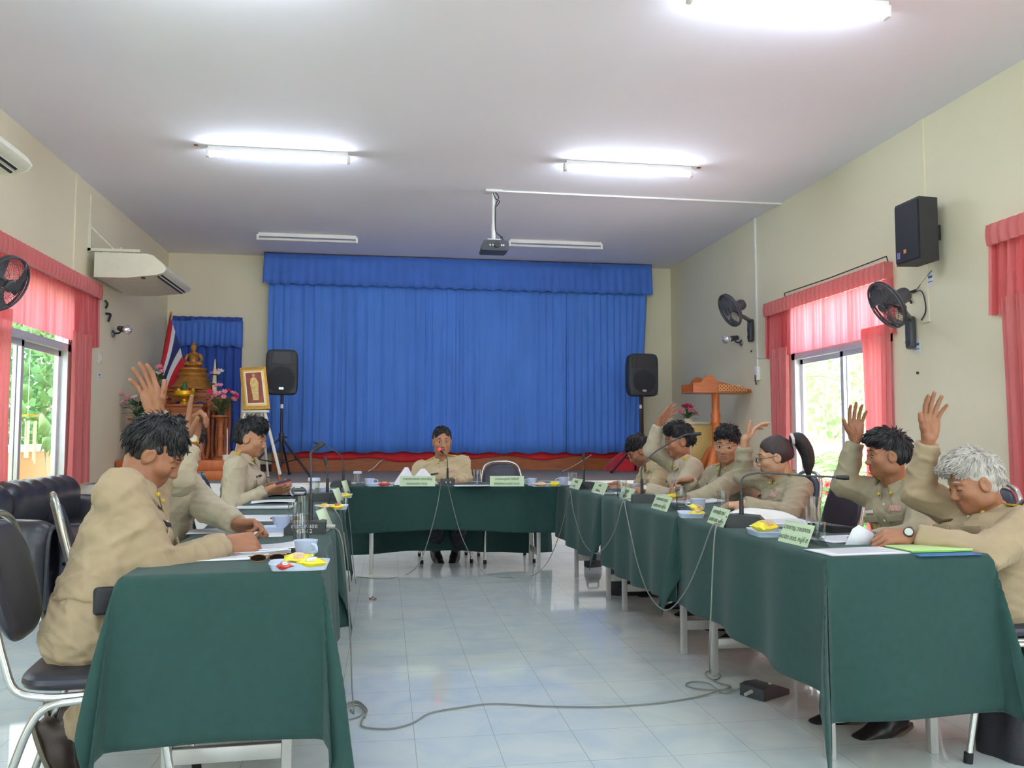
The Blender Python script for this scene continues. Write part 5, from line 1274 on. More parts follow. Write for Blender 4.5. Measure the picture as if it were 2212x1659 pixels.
# loudspeakers on tripods
M_spk = mat('speaker_shell', (46, 50, 56), 0.6, var=0.08, bump=0.1, bscale=200)
M_grl = mat('speaker_mesh', (34, 36, 42), 0.75, var=0.25, vscale=220)
def pa_speaker(c, w, h, rz, label, tri, lab2, hub_z, feet):
    t = thing('tripod_loudspeaker', label, 'loudspeaker', c, rz, 'loudspeakers beside the blue curtain')
    def shell(u, v):
        a = 2 * pi * u; cs, sn = cos(a), sin(a); n = 7
        k = (abs(cs) ** n + abs(sn) ** n) ** (-1 / n)
        prof = [(0.0, -0.15), (0.90, -0.15), (0.97, -0.14), (1.0, -0.125), (1.0, -0.02), (0.80, 0.15), (0.7, 0.165), (0.0, 0.165)]
        q = v * 7; i = min(int(q), 6); f = q - i
        r_ = prof[i][0] * (1 - f) + prof[i + 1][0] * f; y = prof[i][1] * (1 - f) + prof[i + 1][1] * f
        zz = h / 2 * sn * k * (r_ if r_ < 0.9 else 0.9 + (r_ - 0.9) * 1.0)
        return (w / 2 * cs * k * r_, y, zz)
    MB().grid(shell, 56, 21).build('cabinet', M_spk, t)
    MB().lathe([(0, 0.0), (0.13, 0.0), (0.15, -0.006), (0.155, 0.01)], n=36, M=Matrix.Translation((0, -0.155, -0.09)) @ Matrix.Rotation(pi / 2, 4, 'X')).build('woofer_grille', M_grl, t)
    MB().prism([(-0.12, 0.10), (0.12, 0.10), (0.09, 0.24), (-0.09, 0.24)], 0.012, Matrix.Translation((0, -0.148, 0)) @ Matrix.Rotation(pi / 2, 4, 'X')).build('horn', M_black, t)
    for s in (-1, 1):
        MB().box((s * (w / 2 - 0.05), -0.152, 0.16), (0.022, 0.008, 0.15), None, 0.003).build('port', M_black, t)
        MB().prism([(s * (w / 2 - 0.02), -h / 2 + 0.02), (s * (w / 2 - 0.10), -h / 2 + 0.02), (s * (w / 2 - 0.02), -h / 2 + 0.10)], 0.006, Matrix.Translation((0, -0.148, 0)) @ Matrix.Rotation(pi / 2, 4, 'X')).build('corner_port', M_black, t)
    MB().box((0.0, -0.166, -h / 2 + 0.075), (0.055, 0.006, 0.028)).build('badge', mat('badge_silver', (200, 204, 210), 0.25, 0.7, var=0), t)
    if tri is not None:
        b = thing('tripod_stand', lab2, 'stand', (c[0], c[1], ZS), 0, None)
        MB().cyl((0, 0, 0.12), (0, 0, c[2] - h / 2 - ZS + 0.0), 0.018).build('pole', M_black, b)
        MB().cyl((0, 0, hub_z - ZS - 0.05), (0, 0, hub_z - ZS + 0.05), 0.03).build('collar', M_black, b)
        MB().cyl((0.03, 0, hub_z - ZS), (0.07, 0, hub_z - ZS), 0.014).build('knob', M_black, b)
        MB().cyl((0, 0, c[2] - h / 2 - ZS - 0.16), (0, 0, c[2] - h / 2 - ZS - 0.11), 0.019).build('marking_band', M_white, b)
        for f in feet:
            d = Vector(f)
            MB().tube([(0, 0, hub_z - ZS), (d.x, d.y, 0.012)], 0.013, n=8).build('leg', M_black, b)
            MB().tube([(0, 0, 0.16), (d.x * 0.55, d.y * 0.55, (hub_z - ZS) * 0.45)], 0.007, n=6).build('brace', M_black, b)
            MB().ell((d.x, d.y, 0.02), (0.022, 0.022, 0.02)).build('rubber_foot', M_rubber, b)
pa_speaker((-1.25, 10.42, 1.965), 0.375, 0.55, 0.05, 'black loudspeaker on tripod at left of the blue curtain', 1, 'black tripod stand carrying the left stage loudspeaker', 1.18, [(-0.45, -0.22, 0), (0.38, -0.30, 0), (0.05, 0.48, 0)])
pa_speaker((3.44, 10.9, 2.02), 0.42, 0.58, 0.02, 'black loudspeaker at right of the blue curtain', 1, 'black tripod stand behind the bent down man at right', 1.16, [(-0.46, -0.16, 0), (0.40, -0.28, 0), (0.05, 0.46, 0)])
# carved lectern
t = thing('lectern', 'carved orange-brown lectern with openwork top on a turned post', 'lectern', (3.90, 9.42, ZS), 0)
MB().lathe([(0, 0), (0.05, 0.06), (0.052, 0.30), (0.062, 0.33), (0.045, 0.36), (0.05, 0.62), (0.066, 0.65), (0.05, 0.68), (0.06, 0.74), (0.045, 0.78), (0.045, 0.98), (0.055, 1.00), (0, 1.0)], n=24).build('post', M_wood2, t)
for k in range(4):
    a = pi / 4 + k * pi / 2
    c_, s_ = cos(a), sin(a)
    MB().tube([(0.03 * c_, 0.03 * s_, 0.36), (0.09 * c_, 0.09 * s_, 0.30), (0.16 * c_, 0.16 * s_, 0.16), (0.24 * c_, 0.24 * s_, 0.05), (0.29 * c_, 0.29 * s_, 0.02)], 0.04, sub=5, n=10, rad=[0.03, 0.045, 0.05, 0.04, 0.02]).build('foot', M_wood2, t)
side = [(-0.35, 0.0), (0.37, 0.0), (0.37, 0.03), (0.0, 0.125), (-0.05, 0.13), (-0.08, 0.17), (-0.12, 0.205), (-0.17, 0.205), (-0.22, 0.165), (-0.25, 0.12), (-0.35, 0.11)]
for k, yy in enumerate((-0.18, 0.18)):
    MB().prism(side[:1] + side[1:], 0.02, Matrix.Translation((0, yy + 0.01, 1.0)) @ Matrix.Rotation(pi / 2, 4, 'X')).build('side_panel', M_wood, t)
for i in range(8):
    for j in range(2):
        xx = -0.02 + 0.045 * i; hh = 0.04 + 0.085 * (1 - i / 8.5)
        if j * 0.04 + 0.02 < hh:
            MB().tube([(xx + 0.016 * cos(a), -0.197, 1.035 + 0.042 * j + 0.016 * sin(a)) for a in np.linspace(0, 2 * pi, 12, endpoint=False)], 0.0045, closed=True, n=5).build('fretwork_ring', mat('pale_fretwork', (222, 176, 120), 0.5, var=0.08), t)
MB().span((-0.35, -0.18, 1.0), (0.37, 0.18, 1.02)).build('shelf_board', M_wood2, t)
def lt(u, v): return (-0.05 + 0.42 * u, -0.18 + 0.36 * v, 1.13 - 0.095 * u)
MB().grid(lt, 8, 4).build('reading_board', M_wood2, t, 0.014)
# cream cabinet with flowers
t = thing('cabinet', 'cream cabinet with open side shelf behind the lectern post', 'cabinet', (3.72, 9.95, ZS), 0)
MB().span((-0.20, -0.20, 0.0), (0.42, 0.20, 0.64)).build('body', mat('grey_cream_board', (176, 168, 148), 0.55, var=0.05), t)
MB().span((-0.22, -0.22, 0.64), (0.44, 0.21, 0.67), 0.004).build('worktop', mat('cream_top', (206, 196, 166), 0.5, var=0.04), t)
MB().span((0.0, -0.215, 0.02), (0.41, -0.20, 0.62), 0.003).build('door', mat('yellow_cream_door', (206, 176, 106), 0.5, var=0.06, stretch=(8, 8, 1)), t)
MB().span((-0.17, -0.204, 0.10), (-0.03, -0.199, 0.48)).build('shelf_shade_panel', M_dbrown, t)  # flat dark sheet painting the shade inside the shelf opening
t = thing('flower_bowl', 'bowl of dark red flowers on the cream cabinet', 'flowers', (3.74, 9.92, ZS + 0.671))
MB().lathe([(0, 0), (0.06, 0), (0.08, 0.04), (0.07, 0.04), (0, 0.02)], n=18).build('bowl', M_offwhite, t)
bouquet(t, 0.03, 0.14, 0.15, [mat('dark_red_petal', (160, 34, 60), 0.6, var=0.25), M_hot, mat('dusty_pink', (206, 130, 140), 0.6, var=0.1)], 12, 21, 22)
# socket and cord on fascia
t = thing('floor_socket', 'white socket with cord on the brown fascia behind chairman', 'socket', (on_y(835, 991, YB - 0.1)), 0, None, True)
p = on_y(834, 991, YB - 0.105)
MB().box(p, (0.085, 0.012, 0.035), None, 0.003).build('plate', M_white, t)
MB().tube([p + Vector((-0.03, -0.01, 0)), on_y(820, 998, YB - 0.15), on_y(808, 1010, YB - 0.25), on_z(795, 1018, ZS + 0.006)], 0.006, sub=6).build('cord', M_white, t)
tag(MB().tube([on_z(1215, 1018, ZS + 0.005), on_y(1240, 1006, 11.8), on_y(1278, 982, 11.85)], 0.004, sub=6).build('extension_cord', M_white), 'thin white cord on stage rising to the blue curtain right of centre', 'cord')
# ================================================================== PEOPLE
class Field:
    """signed distance grid with smooth unions; surface taken off it as one closed mesh"""
    def __init__(s, lo, hi, h):
        s.h = h; s.lo = np.array(lo, np.float32) - 2 * h
        s.n = np.ceil((np.array(hi) - np.array(lo)) / h).astype(int) + 5
        s.a = np.full(s.n, 0.2, np.float32)
    def win(s, lo, hi, m=0.045):
        i0 = np.maximum(0, np.floor((np.array(lo) - m - s.lo) / s.h).astype(int)); i1 = np.minimum(s.n, np.ceil((np.array(hi) + m - s.lo) / s.h).astype(int) + 1)
        if (i1 <= i0).any(): return None
        g = np.meshgrid(*[(s.lo[k] + s.h * np.arange(i0[k], i1[k])).astype(np.float32) for k in range(3)], indexing='ij')
        return tuple(slice(i0[k], i1[k]) for k in range(3)), np.stack(g, -1)
    def put(s, sl, d, k, sub=False):
        a = s.a[sl]
        if sub:
            d = -d; hh = np.clip(0.5 - 0.5 * (a - d) / k, 0, 1)   # smooth max
            s.a[sl] = a * (1 - hh) + d * hh + k * hh * (1 - hh)
        else:
            hh = np.clip(0.5 + 0.5 * (d - a) / k, 0, 1) if k > 0 else (d > a).astype(np.float32)
            s.a[sl] = d * (1 - hh) + a * hh - k * hh * (1 - hh)
    def cap(s, a, b, r1, r2=None, k=0.02, sub=False):
        a = np.array(a, np.float32); b = np.array(b, np.float32); r2 = r1 if r2 is None else r2
        r = max(r1, r2); w = s.win(np.minimum(a, b) - r, np.maximum(a, b) + r)
        if w is None: return s
        sl, P = w; ab = b - a; L = max(float(ab @ ab), 1e-9)
        t = np.clip(((P - a) @ ab) / L, 0, 1)
        d = np.linalg.norm(P - a - t[..., None] * ab, axis=-1) - (r1 + (r2 - r1) * t)
        s.put(sl, d, k, sub); return s
    def chain(s, pts, rs, k=0.02):
        for i in range(len(pts) - 1): s.cap(pts[i], pts[i + 1], rs[i], rs[i + 1], k)
        return s
    def ell(s, c, r, R=None, k=0.02, sub=False):
        c = np.array(c, np.float32); r = np.array(r, np.float32); m = r.max()
        w = s.win(c - m, c + m)
        if w is None: return s
        sl, P = w; q = P - c
        if R is not None: q = q @ np.array(R, np.float32)
        k0 = np.linalg.norm(q / r, axis=-1); k1 = np.linalg.norm(q / (r * r), axis=-1)
        d = np.where(k1 > 1e-6, k0 * (k0 - 1) / np.maximum(k1, 1e-6), -r.min())
        s.put(sl, d.astype(np.float32), k, sub); return s
    def ecap(s, a, b, ax, r1, r2, fl1, fl2=None, k=0.03):
        """capsule with an elliptical section: half width r across ax, half depth r*fl the other way"""
        a = np.array(a, np.float32); b = np.array(b, np.float32); ax = np.array(ax, np.float32); fl2 = fl1 if fl2 is None else fl2
        m = max(r1, r2); w = s.win(np.minimum(a, b) - m, np.maximum(a, b) + m)
        if w is None: return s
        sl, P = w; ab = b - a; L = float(np.linalg.norm(ab)); z = ab / L
        x = ax - z * float(ax @ z); x /= np.linalg.norm(x); y = np.cross(z, x)
        q = P - a; t = np.clip(q @ z / L, 0, 1); fl = fl1 + (fl2 - fl1) * t
        qz = q @ z - t * L; e = np.sqrt((q @ x) ** 2 + ((q @ y) / fl) ** 2 + (qz / fl) ** 2)
        d = (e - (r1 + (r2 - r1) * t)) * np.minimum(1, fl * 1.1)
        s.put(sl, d.astype(np.float32), k); return s
    def box(s, c, hs, R, r=0.004, k=0.006, sub=False):
        c = np.array(c, np.float32); hs = np.array(hs, np.float32); m = float(np.linalg.norm(hs)) + r
        w = s.win(c - m, c + m)
        if w is None: return s
        sl, P = w; q = np.abs((P - c) @ np.array(R, np.float32)) - hs
        d = np.linalg.norm(np.maximum(q, 0), axis=-1) + np.minimum(q.max(-1), 0) - r
        s.put(sl, d.astype(np.float32), k, sub); return s
    def cut(s, p, n, region=None, k=0.006):
        """remove everything on the side the normal points to (inside a ball round p when region is given)"""
        p = np.array(p, np.float32); n = np.array(n, np.float32); n = n / np.linalg.norm(n); R = region or 9
        w = s.win(p - R, p + R, 0) if region else s.win(s.lo, s.lo + s.n * s.h, 0)
        if w is None: return s
        sl, P = w; d = (P - p) @ n
        if region: d = np.minimum(d, region - np.linalg.norm(P - p, axis=-1) )
        a = s.a[sl]; s.a[sl] = np.maximum(a, d.astype(np.float32)); return s
    def mesh(s):
        a = s.a; inn = a < 0; n = a.shape
        # cells with a sign change
        c = np.zeros(tuple(k - 1 for k in n), np.int8)
        for i in (0, 1):
            for j in (0, 1):
                for k in (0, 1): c += inn[i:n[0] - 1 + i, j:n[1] - 1 + j, k:n[2] - 1 + k]
        act = (c > 0) & (c < 8); idx = np.argwhere(act)
        num = -np.ones(act.shape, np.int64); num[act] = np.arange(len(idx))
        acc = np.zeros((len(idx), 3)); cnt = np.zeros(len(idx))
        I, J, K = idx.T
        corners = [(i, j, k) for i in (0, 1) for j in (0, 1) for k in (0, 1)]
        for A in corners:
            for ax in range(3):
                if A[ax]: continue
                B = list(A); B[ax] = 1
                va = a[I + A[0], J + A[1], K + A[2]]; vb = a[I + B[0], J + B[1], K + B[2]]
                m = (va < 0) != (vb < 0)
                t = np.where(m, va / np.where(m, va - vb, 1), 0)
                p = np.array(A)[None, :] + 0.0; p = np.repeat(p, len(idx), 0); p[:, ax] += t
                acc[m] += p[m]; cnt[m] += 1
        V = s.lo + s.h * (idx + acc / np.maximum(cnt, 1)[:, None])
        F = []
        for ax in range(3):
            u, w = (ax + 1) % 3, (ax + 2) % 3
            sl0 = [slice(None)] * 3; sl1 = [slice(None)] * 3
            sl0[ax] = slice(0, n[ax] - 1); sl1[ax] = slice(1, n[ax])
            x0, x1 = inn[tuple(sl0)], inn[tuple(sl1)]
            e = np.argwhere(x0 != x1)
            ok = (e[:, u] > 0) & (e[:, w] > 0) & (e[:, u] < n[u] - 1) & (e[:, w] < n[w] - 1); e = e[ok]
            fl = x0[tuple(e.T)]
            q = []
            for du, dw in ((-1, -1), (0, -1), (0, 0), (-1, 0)):
                g = e.copy(); g[:, u] += du; g[:, w] += dw; q.append(num[tuple(g.T)])
            q = np.stack(q, 1); q[~fl] = q[~fl][:, ::-1]; F.append(q)
        return V, np.concatenate(F)

def mesh_obj(name, parts, mats, parent, smooth_it=1, wr=None):
    """parts: list of (verts, faces, slot) -> one mesh object"""
    vs, fs, ms, o = [], [], [], 0
    for V, F, sl in parts:
        V = np.array(V, float)
        if wr is not None: V = wr(V, F)
        vs.append(V); fs.append(np.array(F) + o); ms += list(sl) if hasattr(sl, '__len__') else [sl] * len(F); o += len(V)
    me = bpy.data.meshes.new(name); V = np.concatenate(vs); F = np.concatenate(fs)
    me.vertices.add(len(V)); me.vertices.foreach_set('co', V.ravel().astype(np.float32))
    me.loops.add(F.size); me.loops.foreach_set('vertex_index', F.ravel().astype(np.int32))
    me.polygons.add(len(F)); me.polygons.foreach_set('loop_start', np.arange(0, F.size, 4, dtype=np.int32))
    me.update(calc_edges=True); me.validate()
    for m in mats: me.materials.append(m)
    if len(ms) == len(me.polygons): me.polygons.foreach_set('material_index', ms)
    me.polygons.foreach_set('use_smooth', [True] * len(me.polygons))
    ob = bpy.data.objects.new(name, me); C.objects.link(ob); ob.parent = parent
    return ob

def vnormals(V, F):
    N = np.zeros_like(V); a, b, c, d = (V[F[:, i]] for i in range(4)); n = np.cross(c - a, d - b)
    for i in range(4): np.add.at(N, F[:, i], n)
    return N / np.maximum(np.linalg.norm(N, axis=1), 1e-9)[:, None]

def wrinkle(amp, seed, sc=1.0):
    r = np.random.RandomState(seed)
    W_ = [(r.randn(3) * np.array([34, 34, 46]) * sc, r.rand() * 6, r.randn(3) * 9, r.rand() * 6) for _ in range(7)]
    def f(V, F):
        N = vnormals(V, F); h = 0
        for k, p, k2, p2 in W_: h = h + np.maximum(-0.2, np.sin(V @ k + p + 1.6 * np.sin(V @ k2 + p2))) ** 3
        return V + N * (amp * h / 2.2)[:, None]
    return f
def hair_noise(seed, amp=0.004):
    r = np.random.RandomState(seed); K = [(r.randn(3) * 60, r.rand() * 6) for _ in range(6)]
    def f(V, F):
        N = vnormals(V, F); h = sum(np.sin(V @ k + p) for k, p in K)
        return V + N * (amp * h / 3)[:, None]
    return f

def skin_mat(name, col):
    m = mat(name, col, 0.5, var=0.07, vscale=35, bump=0.08, bscale=140)
    m.node_tree.nodes['Principled BSDF'].inputs['Subsurface Weight'].default_value = 0.0
    return m
SK1 = skin_mat('skin_tan', (172, 122, 92)); SK2 = skin_mat('skin_brown', (154, 104, 76)); SK3 = skin_mat('skin_light', (190, 144, 114))
LIP = mat('lip_tone', (152, 96, 80), 0.45, var=0.05)
HB = mat('black_hair', (26, 25, 30), 0.42, var=0.35, vscale=120, bump=0.5, bscale=220, stretch=(1, 1, 0.25))
HG = mat('white_grey_hair', (186, 180, 174), 0.55, var=0.16, vscale=90, bump=0.5, bscale=200, stretch=(1, 1, 0.25))
HD = mat('dark_brown_hair', (48, 32, 34), 0.38, var=0.35, vscale=120, bump=0.4, bscale=220, stretch=(1, 1, 0.25))
EYEW = mat('eye_white', (226, 220, 212), 0.25, var=0.02); EYED = mat('eye_dark', (26, 18, 16), 0.15, var=0)
def khaki(name, col): return mat(name, col, 0.82, var=0.05, vscale=14, bump=0.28, bscale=24, sheen=0.1)
KH1 = khaki('khaki_cloth', (162, 143, 114)); KH2 = khaki('pale_khaki_cloth', (174, 163, 140)); KH3 = khaki('grey_khaki_cloth', (156, 146, 122)); KH4 = khaki('cream_khaki_cloth', (190, 174, 140))
M_shoe = mat('black_shoe_leather', (30, 27, 28), 0.38, var=0.15, bump=0.1)
M_brownshoe = mat('dark_brown_shoe', (56, 42, 36), 0.42, var=0.15, bump=0.1)
M_sole = mat('grey_sole', (104, 98, 84), 0.75, var=0.1)
M_board = mat('gold_braid', (212, 182, 62), 0.5, 0.25, var=0.25, vscale=120, bump=0.4, bscale=200)
M_tagblk = mat('name_tag_black', (30, 28, 30), 0.35, var=0)
M_rib = bpy.data.materials.new('ribbon_stripes'); M_rib.use_nodes = True
_nt = M_rib.node_tree; _tc = _nt.nodes.new('ShaderNodeTexCoord'); _wv = _nt.nodes.new('ShaderNodeTexWave'); _cr = _nt.nodes.new('ShaderNodeValToRGB')
_wv.inputs['Scale'].default_value = 28; _cr.color_ramp.interpolation = 'CONSTANT'
_cr.color_ramp.elements[0].color = srgb(206, 120, 110); _cr.color_ramp.elements[1].position = 0.35; _cr.color_ramp.elements[1].color = srgb(228, 206, 120)
_e = _cr.color_ramp.elements.new(0.6); _e.color = srgb(190, 60, 70); _e = _cr.color_ramp.elements.new(0.8); _e.color = srgb(150, 170, 200)
_nt.links.new(_tc.outputs['Object'], _wv.inputs['Vector']); _nt.links.new(_wv.outputs['Fac'], _cr.inputs['Fac']); _nt.links.new(_cr.outputs['Color'], _nt.nodes['Principled BSDF'].inputs['Base Color'])
MATS['ribbon'] = M_rib

def nz(v): v = np.array(v, float); return v / max(np.linalg.norm(v), 1e-9)
def ik(S, Wp, a, b, pole):
    S = np.array(S, float); Wp = np.array(Wp, float); d = Wp - S; L = np.linalg.norm(d)
    if L > (a + b) * 0.995: f = L / ((a + b) * 0.995); a, b = a * f, b * f
    u = d / L; x = (a * a - b * b + L * L) / (2 * L); hh = sqrt(max(a * a - x * x, 0))
    p = np.array(pole, float); p = p - u * (p @ u); p = nz(p)
    return S + u * x + p * hh

def hand_field(W_, d, n, side, pose, h, sc=1.0, arm=None):
    """W_ wrist, d direction to the fingers, n palm normal, side=+1 when the thumb lies on cross(d,n) side"""
    d = nz(d); n = np.array(n, float); n = nz(n - d * (n @ d)); t = np.cross(d, n) * side
    sp = pose.get('spread', 0.10); cu = pose.get('curl', (0.2, 0.2, 0.25, 0.3)); th = pose.get('thumb', (0.7, 0.3))
    W_ = np.array(W_, float); reach = 0.215 * sc
    f = Field(np.minimum(W_ - 0.08, W_ + d * reach - 0.13), np.maximum(W_ + 0.08, W_ + d * reach + 0.13), h)
    P = lambda a, b, c=0.0: W_ + (d * a + t * b + n * c) * sc
    f.cap(W_ - (d if arm is None else np.array(arm)) * 0.075, W_ + d * 0.005, 0.0265 * sc, 0.025 * sc, 0.01)
    R = np.stack([d, t, n], 1)
    f.ell(P(0.012, 0.0), np.array((0.034, 0.029, 0.021)) * sc, R, 0.012)
    bases = [(0.092, 0.031), (0.096, 0.010), (0.092, -0.011), (0.083, -0.030)]
    for (bx, by) in bases: f.cap(P(0.015, by * 0.55), P(bx - 0.004, by), 0.0145 * sc, 0.0115 * sc, 0.012)
    f.ell(P(0.035, 0.024, 0.008), np.array((0.034, 0.017, 0.015)) * sc, R, 0.012)      # ball of the thumb
    f.ell(P(0.045, -0.024, 0.006), np.array((0.036, 0.013, 0.013)) * sc, R, 0.012)
    lens = [(0.041, 0.025, 0.021), (0.045, 0.029, 0.022), (0.042, 0.027, 0.022), (0.033, 0.020, 0.019)]
    for i, (bx, by) in enumerate(bases):
        p = P(bx, by); an = sp * (1.5 - i); dd = d * cos(an) + t * sin(an); c = cu[i]; acc = 0.0
        for j, L in enumerate(lens[i]):
            acc += c * (0.9, 1.15, 0.75)[j]
            v = dd * cos(acc) + n * sin(acc); q = p + v * L * sc
            r1 = (0.0098, 0.0090, 0.0082)[j] * sc * (0.9 if i == 3 else 1); f.cap(p, q, r1, r1 * 0.92, 0.004); p = q
    a, b = th
    p = P(0.022, 0.026, 0.006); v = nz(d * cos(a) + t * sin(a) * 1.0 + n * b)
    for L, r in ((0.036, 0.0135), (0.034, 0.0115), (0.026, 0.0100)):
        q = p + v * L * sc; f.cap(p, q, r * sc, r * 0.9 * sc, 0.006); p = q; v = nz(v + d * 0.28)
    return f

def head_parts(Hc, yaw, pitch, roll, h, sc, look, female=False):
    """returns (field of head, transform); head axes: x forward, y left, z up, origin at eye level between the ears"""
    Rm = Matrix.Rotation(yaw, 3, 'Z') @ Matrix.Rotation(pitch, 3, 'Y') @ Matrix.Rotation(roll, 3, 'X')
    R = np.array(Rm); Hc = np.array(Hc, float)
    T = lambda p: Hc + R @ (np.array(p) * sc)
    f = Field(Hc - 0.17 * sc, Hc + 0.17 * sc, h)
    E = lambda c, r, k=0.02, sub=False: f.ell(T(c), np.array(r) * sc, R, k, sub)
    Cc = lambda a, b, r1, r2=None, k=0.008: f.cap(T(a), T(b), r1 * sc, (r2 if r2 is not None else r1) * sc, k)
    E((-0.018, 0, 0.030), (0.098, 0.077, 0.090)); E((0.025, 0, -0.020), (0.068, 0.067, 0.085)); E((0.034, 0, -0.070), (0.050, 0.048, 0.044), 0.03)
    E((0.066, 0, -0.098), (0.022, 0.024, 0.018), 0.025)
    for s in (-1, 1):
        E((0.058, s * 0.043, -0.030), (0.028, 0.023, 0.024), 0.02); E((0.0, s * 0.052, -0.072), (0.034, 0.017, 0.028), 0.03)
        Cc((0.084, s * 0.018, 0.020), (0.071, s * 0.050, 0.018), 0.009, 0.007, 0.016)
        E((0.096, s * 0.032, -0.003), (0.014, 0.020, 0.011), 0.012, True)
        E((0.077, s * 0.032, -0.004), (0.0145, 0.0165, 0.0125), 0.006)
        E((-0.004, s * 0.077, -0.012), (0.024, 0.010, 0.033), 0.006); E((0.002, s * 0.086, -0.010), (0.012, 0.006, 0.018), 0.006, True)
        E((0.095, s * 0.0125, -0.042), (0.011, 0.0085, 0.008), 0.008)
    Cc((0.087, 0, 0.006), (0.101, 0, -0.034), 0.0080, 0.0105, 0.014); E((0.103, 0, -0.038), (0.012, 0.0115, 0.0095), 0.01)
    Cc((0.0875, -0.016, -0.067), (0.0875, 0.016, -0.067), 0.0062, None, 0.010); Cc((0.0860, -0.013, -0.0765), (0.0860, 0.013, -0.0765), 0.0066, None, 0.010)
    E((0.097, 0, -0.0715), (0.009, 0.024, 0.0018), 0.004, True)
    return f, R, T

def person(name_label, loc, yaw, spec):
    """spec in the person's frame (x forward, y left, z up); *_w entries are world points"""
    t = thing('person', name_label, 'person', loc, yaw)
    Minv = (Matrix.Translation(Vector(loc)) @ Matrix.Rotation(yaw, 4, 'Z')).inverted()
    tl = lambda w: np.array(Minv @ Vector(w))
    tv = lambda w: np.array(Minv.to_3x3() @ Vector(w))
    S = spec; vx = S.get('vox', 0.005); bsc = S.get('scale', 1.0)
    hip = np.array(S.get('hip', (0, 0, 0.57))); N = tl(S['neck_w']) if 'neck_w' in S else np.array(S['neck'])
    Hc = tl(S['head_w']) if 'head_w' in S else np.array(S['head'])
    hy, hp, hr = S.get('hrot', (0, 0.1, 0)); hsc = S.get('hsc', 1.05)
    up = nz(N - hip); tw = S.get('twist', 0.0)
    lat0 = nz(np.array([-sin(tw), cos(tw), S.get('tilt', 0.0)])); lat = nz(lat0 - up * (lat0 @ up)); fr = np.cross(lat, up)
    sw = 0.185 * bsc * (0.9 if S.get('female') else 1)
    skin = S.get('skin', SK1); shirt_m = S.get('shirt', KH2); hair_m = S.get('hair_m', HB)
    SH = {}; EL = {}; WR = {}
    for s, k in ((1, 'L'), (-1, 'R')):
        A = S[k]; Wp = tl(A['w']) if A.get('world', True) else np.array(A['w'])
        raise_ = A.get('raise', 0.0)
        SH[k] = N - up * (0.055 - 0.055 * raise_) + lat * s * (sw - 0.02 * raise_) + fr * (0.01 + 0.02 * raise_)
        pole = tv(A['pole']) if 'pole' in A else np.array((-0.3, s * 0.4, -1.0))
        EL[k] = tl(A['elbow']) if 'elbow' in A else ik(SH[k], Wp, 0.285 * bsc, 0.255 * bsc, pole); WR[k] = Wp
    chest = hip + up * np.linalg.norm(N - hip) * 0.60 + fr * 0.015
    waist = hip + up * np.linalg.norm(N - hip) * 0.28 + fr * S.get('belly', 0.01)
    # ---------------- shirt
    allp = np.array([hip, N, *SH.values(), *EL.values(), *WR.values()])
    f = Field(allp.min(0) - 0.24, allp.max(0) + 0.24, max(vx * 1.25, 0.006))
    bw = S.get('bulk', 1.0)
    f.ecap(hip + up * 0.02, waist, lat, 0.178 * bw, 0.168 * bw, 0.78, 0.76, 0.03)
    f.ecap(waist, chest, lat, 0.168 * bw, 0.182 * bw, 0.76, 0.68, 0.04)
    f.ecap(chest, N - up * 0.075 - fr * 0.005, lat, 0.182 * bw, 0.150, 0.66, 0.56, 0.04)
    for s in (1, -1): f.ell(chest + lat * s * 0.075 + fr * 0.06 + up * 0.03, (0.075, 0.075, 0.07 if not S.get('female') else 0.075), None, 0.04)
    for k in 'LR': f.cap(N - up * 0.045 - fr * 0.01, SH[k], 0.066, 0.062, 0.045)
    f.cap(N - up * 0.03, N + up * 0.012, 0.070, 0.062, 0.02)
    for k in 'LR':
        f.cap(SH[k], EL[k], 0.068 * bw, 0.058 * bw, 0.035); w_ = WR[k] - nz(WR[k] - EL[k]) * S[k].get('cuff', 0.015)
        f.cap(EL[k], w_, 0.058 * bw, 0.043, 0.02); cd = nz(WR[k] - EL[k])
        f.cap(w_ - cd * 0.055, w_, 0.0445, 0.0435, 0.002)
    if S.get('pockets', True):
        Rc = np.stack([lat, up, fr], 1)
        for s in (1, -1):
            pc = chest + lat * s * 0.083 + fr * 0.125 * bw - up * 0.005
    for k in 'LR':
        cd = nz(WR[k] - EL[k]); f.cut(WR[k] - cd * (S[k].get('cuff', 0.015) - 0.002), cd, 0.065)
    f.cut(hip + up * S.get('hem', -0.02), -up)
    hd = nz(Hc - N)
    f.cut(N + up * 0.030 + fr * 0.0, nz(up * 1.0 + fr * 0.25), 0.10)
    V, F = f.mesh()
    wf = wrinkle(S.get('wr', 0.0075), S.get('seed', 1))
    V = wf(V, F)
    so = mesh_obj('shirt', [(V, F, 0)], [shirt_m], t)
    bvh = BVHTree.FromPolygons([Vector(v) for v in V], [list(map(int, q)) for q in F])
    def stick(origin, direction):
        r = bvh.ray_cast(Vector(origin), Vector(direction))
        return (r[0], r[1]) if r[0] is not None else (None, None)
    def patch(name, u, v, w, hgt, m, th=0.004, ang=0.0, parent=t, bev=0.001, origin_in=0.4):
        """small flat piece on the chest: u to the wearer's left, v up from the chest centre"""
        o = chest + lat * u + up * v + fr * 0.20
        p, nn = stick(o, -fr)
        if p is None or not (0.03 < float((np.array(p) - chest) @ fr) < 0.19) or float(np.array(nn) @ fr) < 0.25: return None
        z = Vector(nn); x = Vector(lat) - z * z.dot(Vector(lat)); x.normalize(); y = z.cross(x)
        Rm = Matrix((x, y, z)).transposed() @ Matrix.Rotation(ang, 3, 'Z')
        return MB().box(p + z * th * 0.3, (w, hgt, th), Rm, bev).build(name, m, parent)
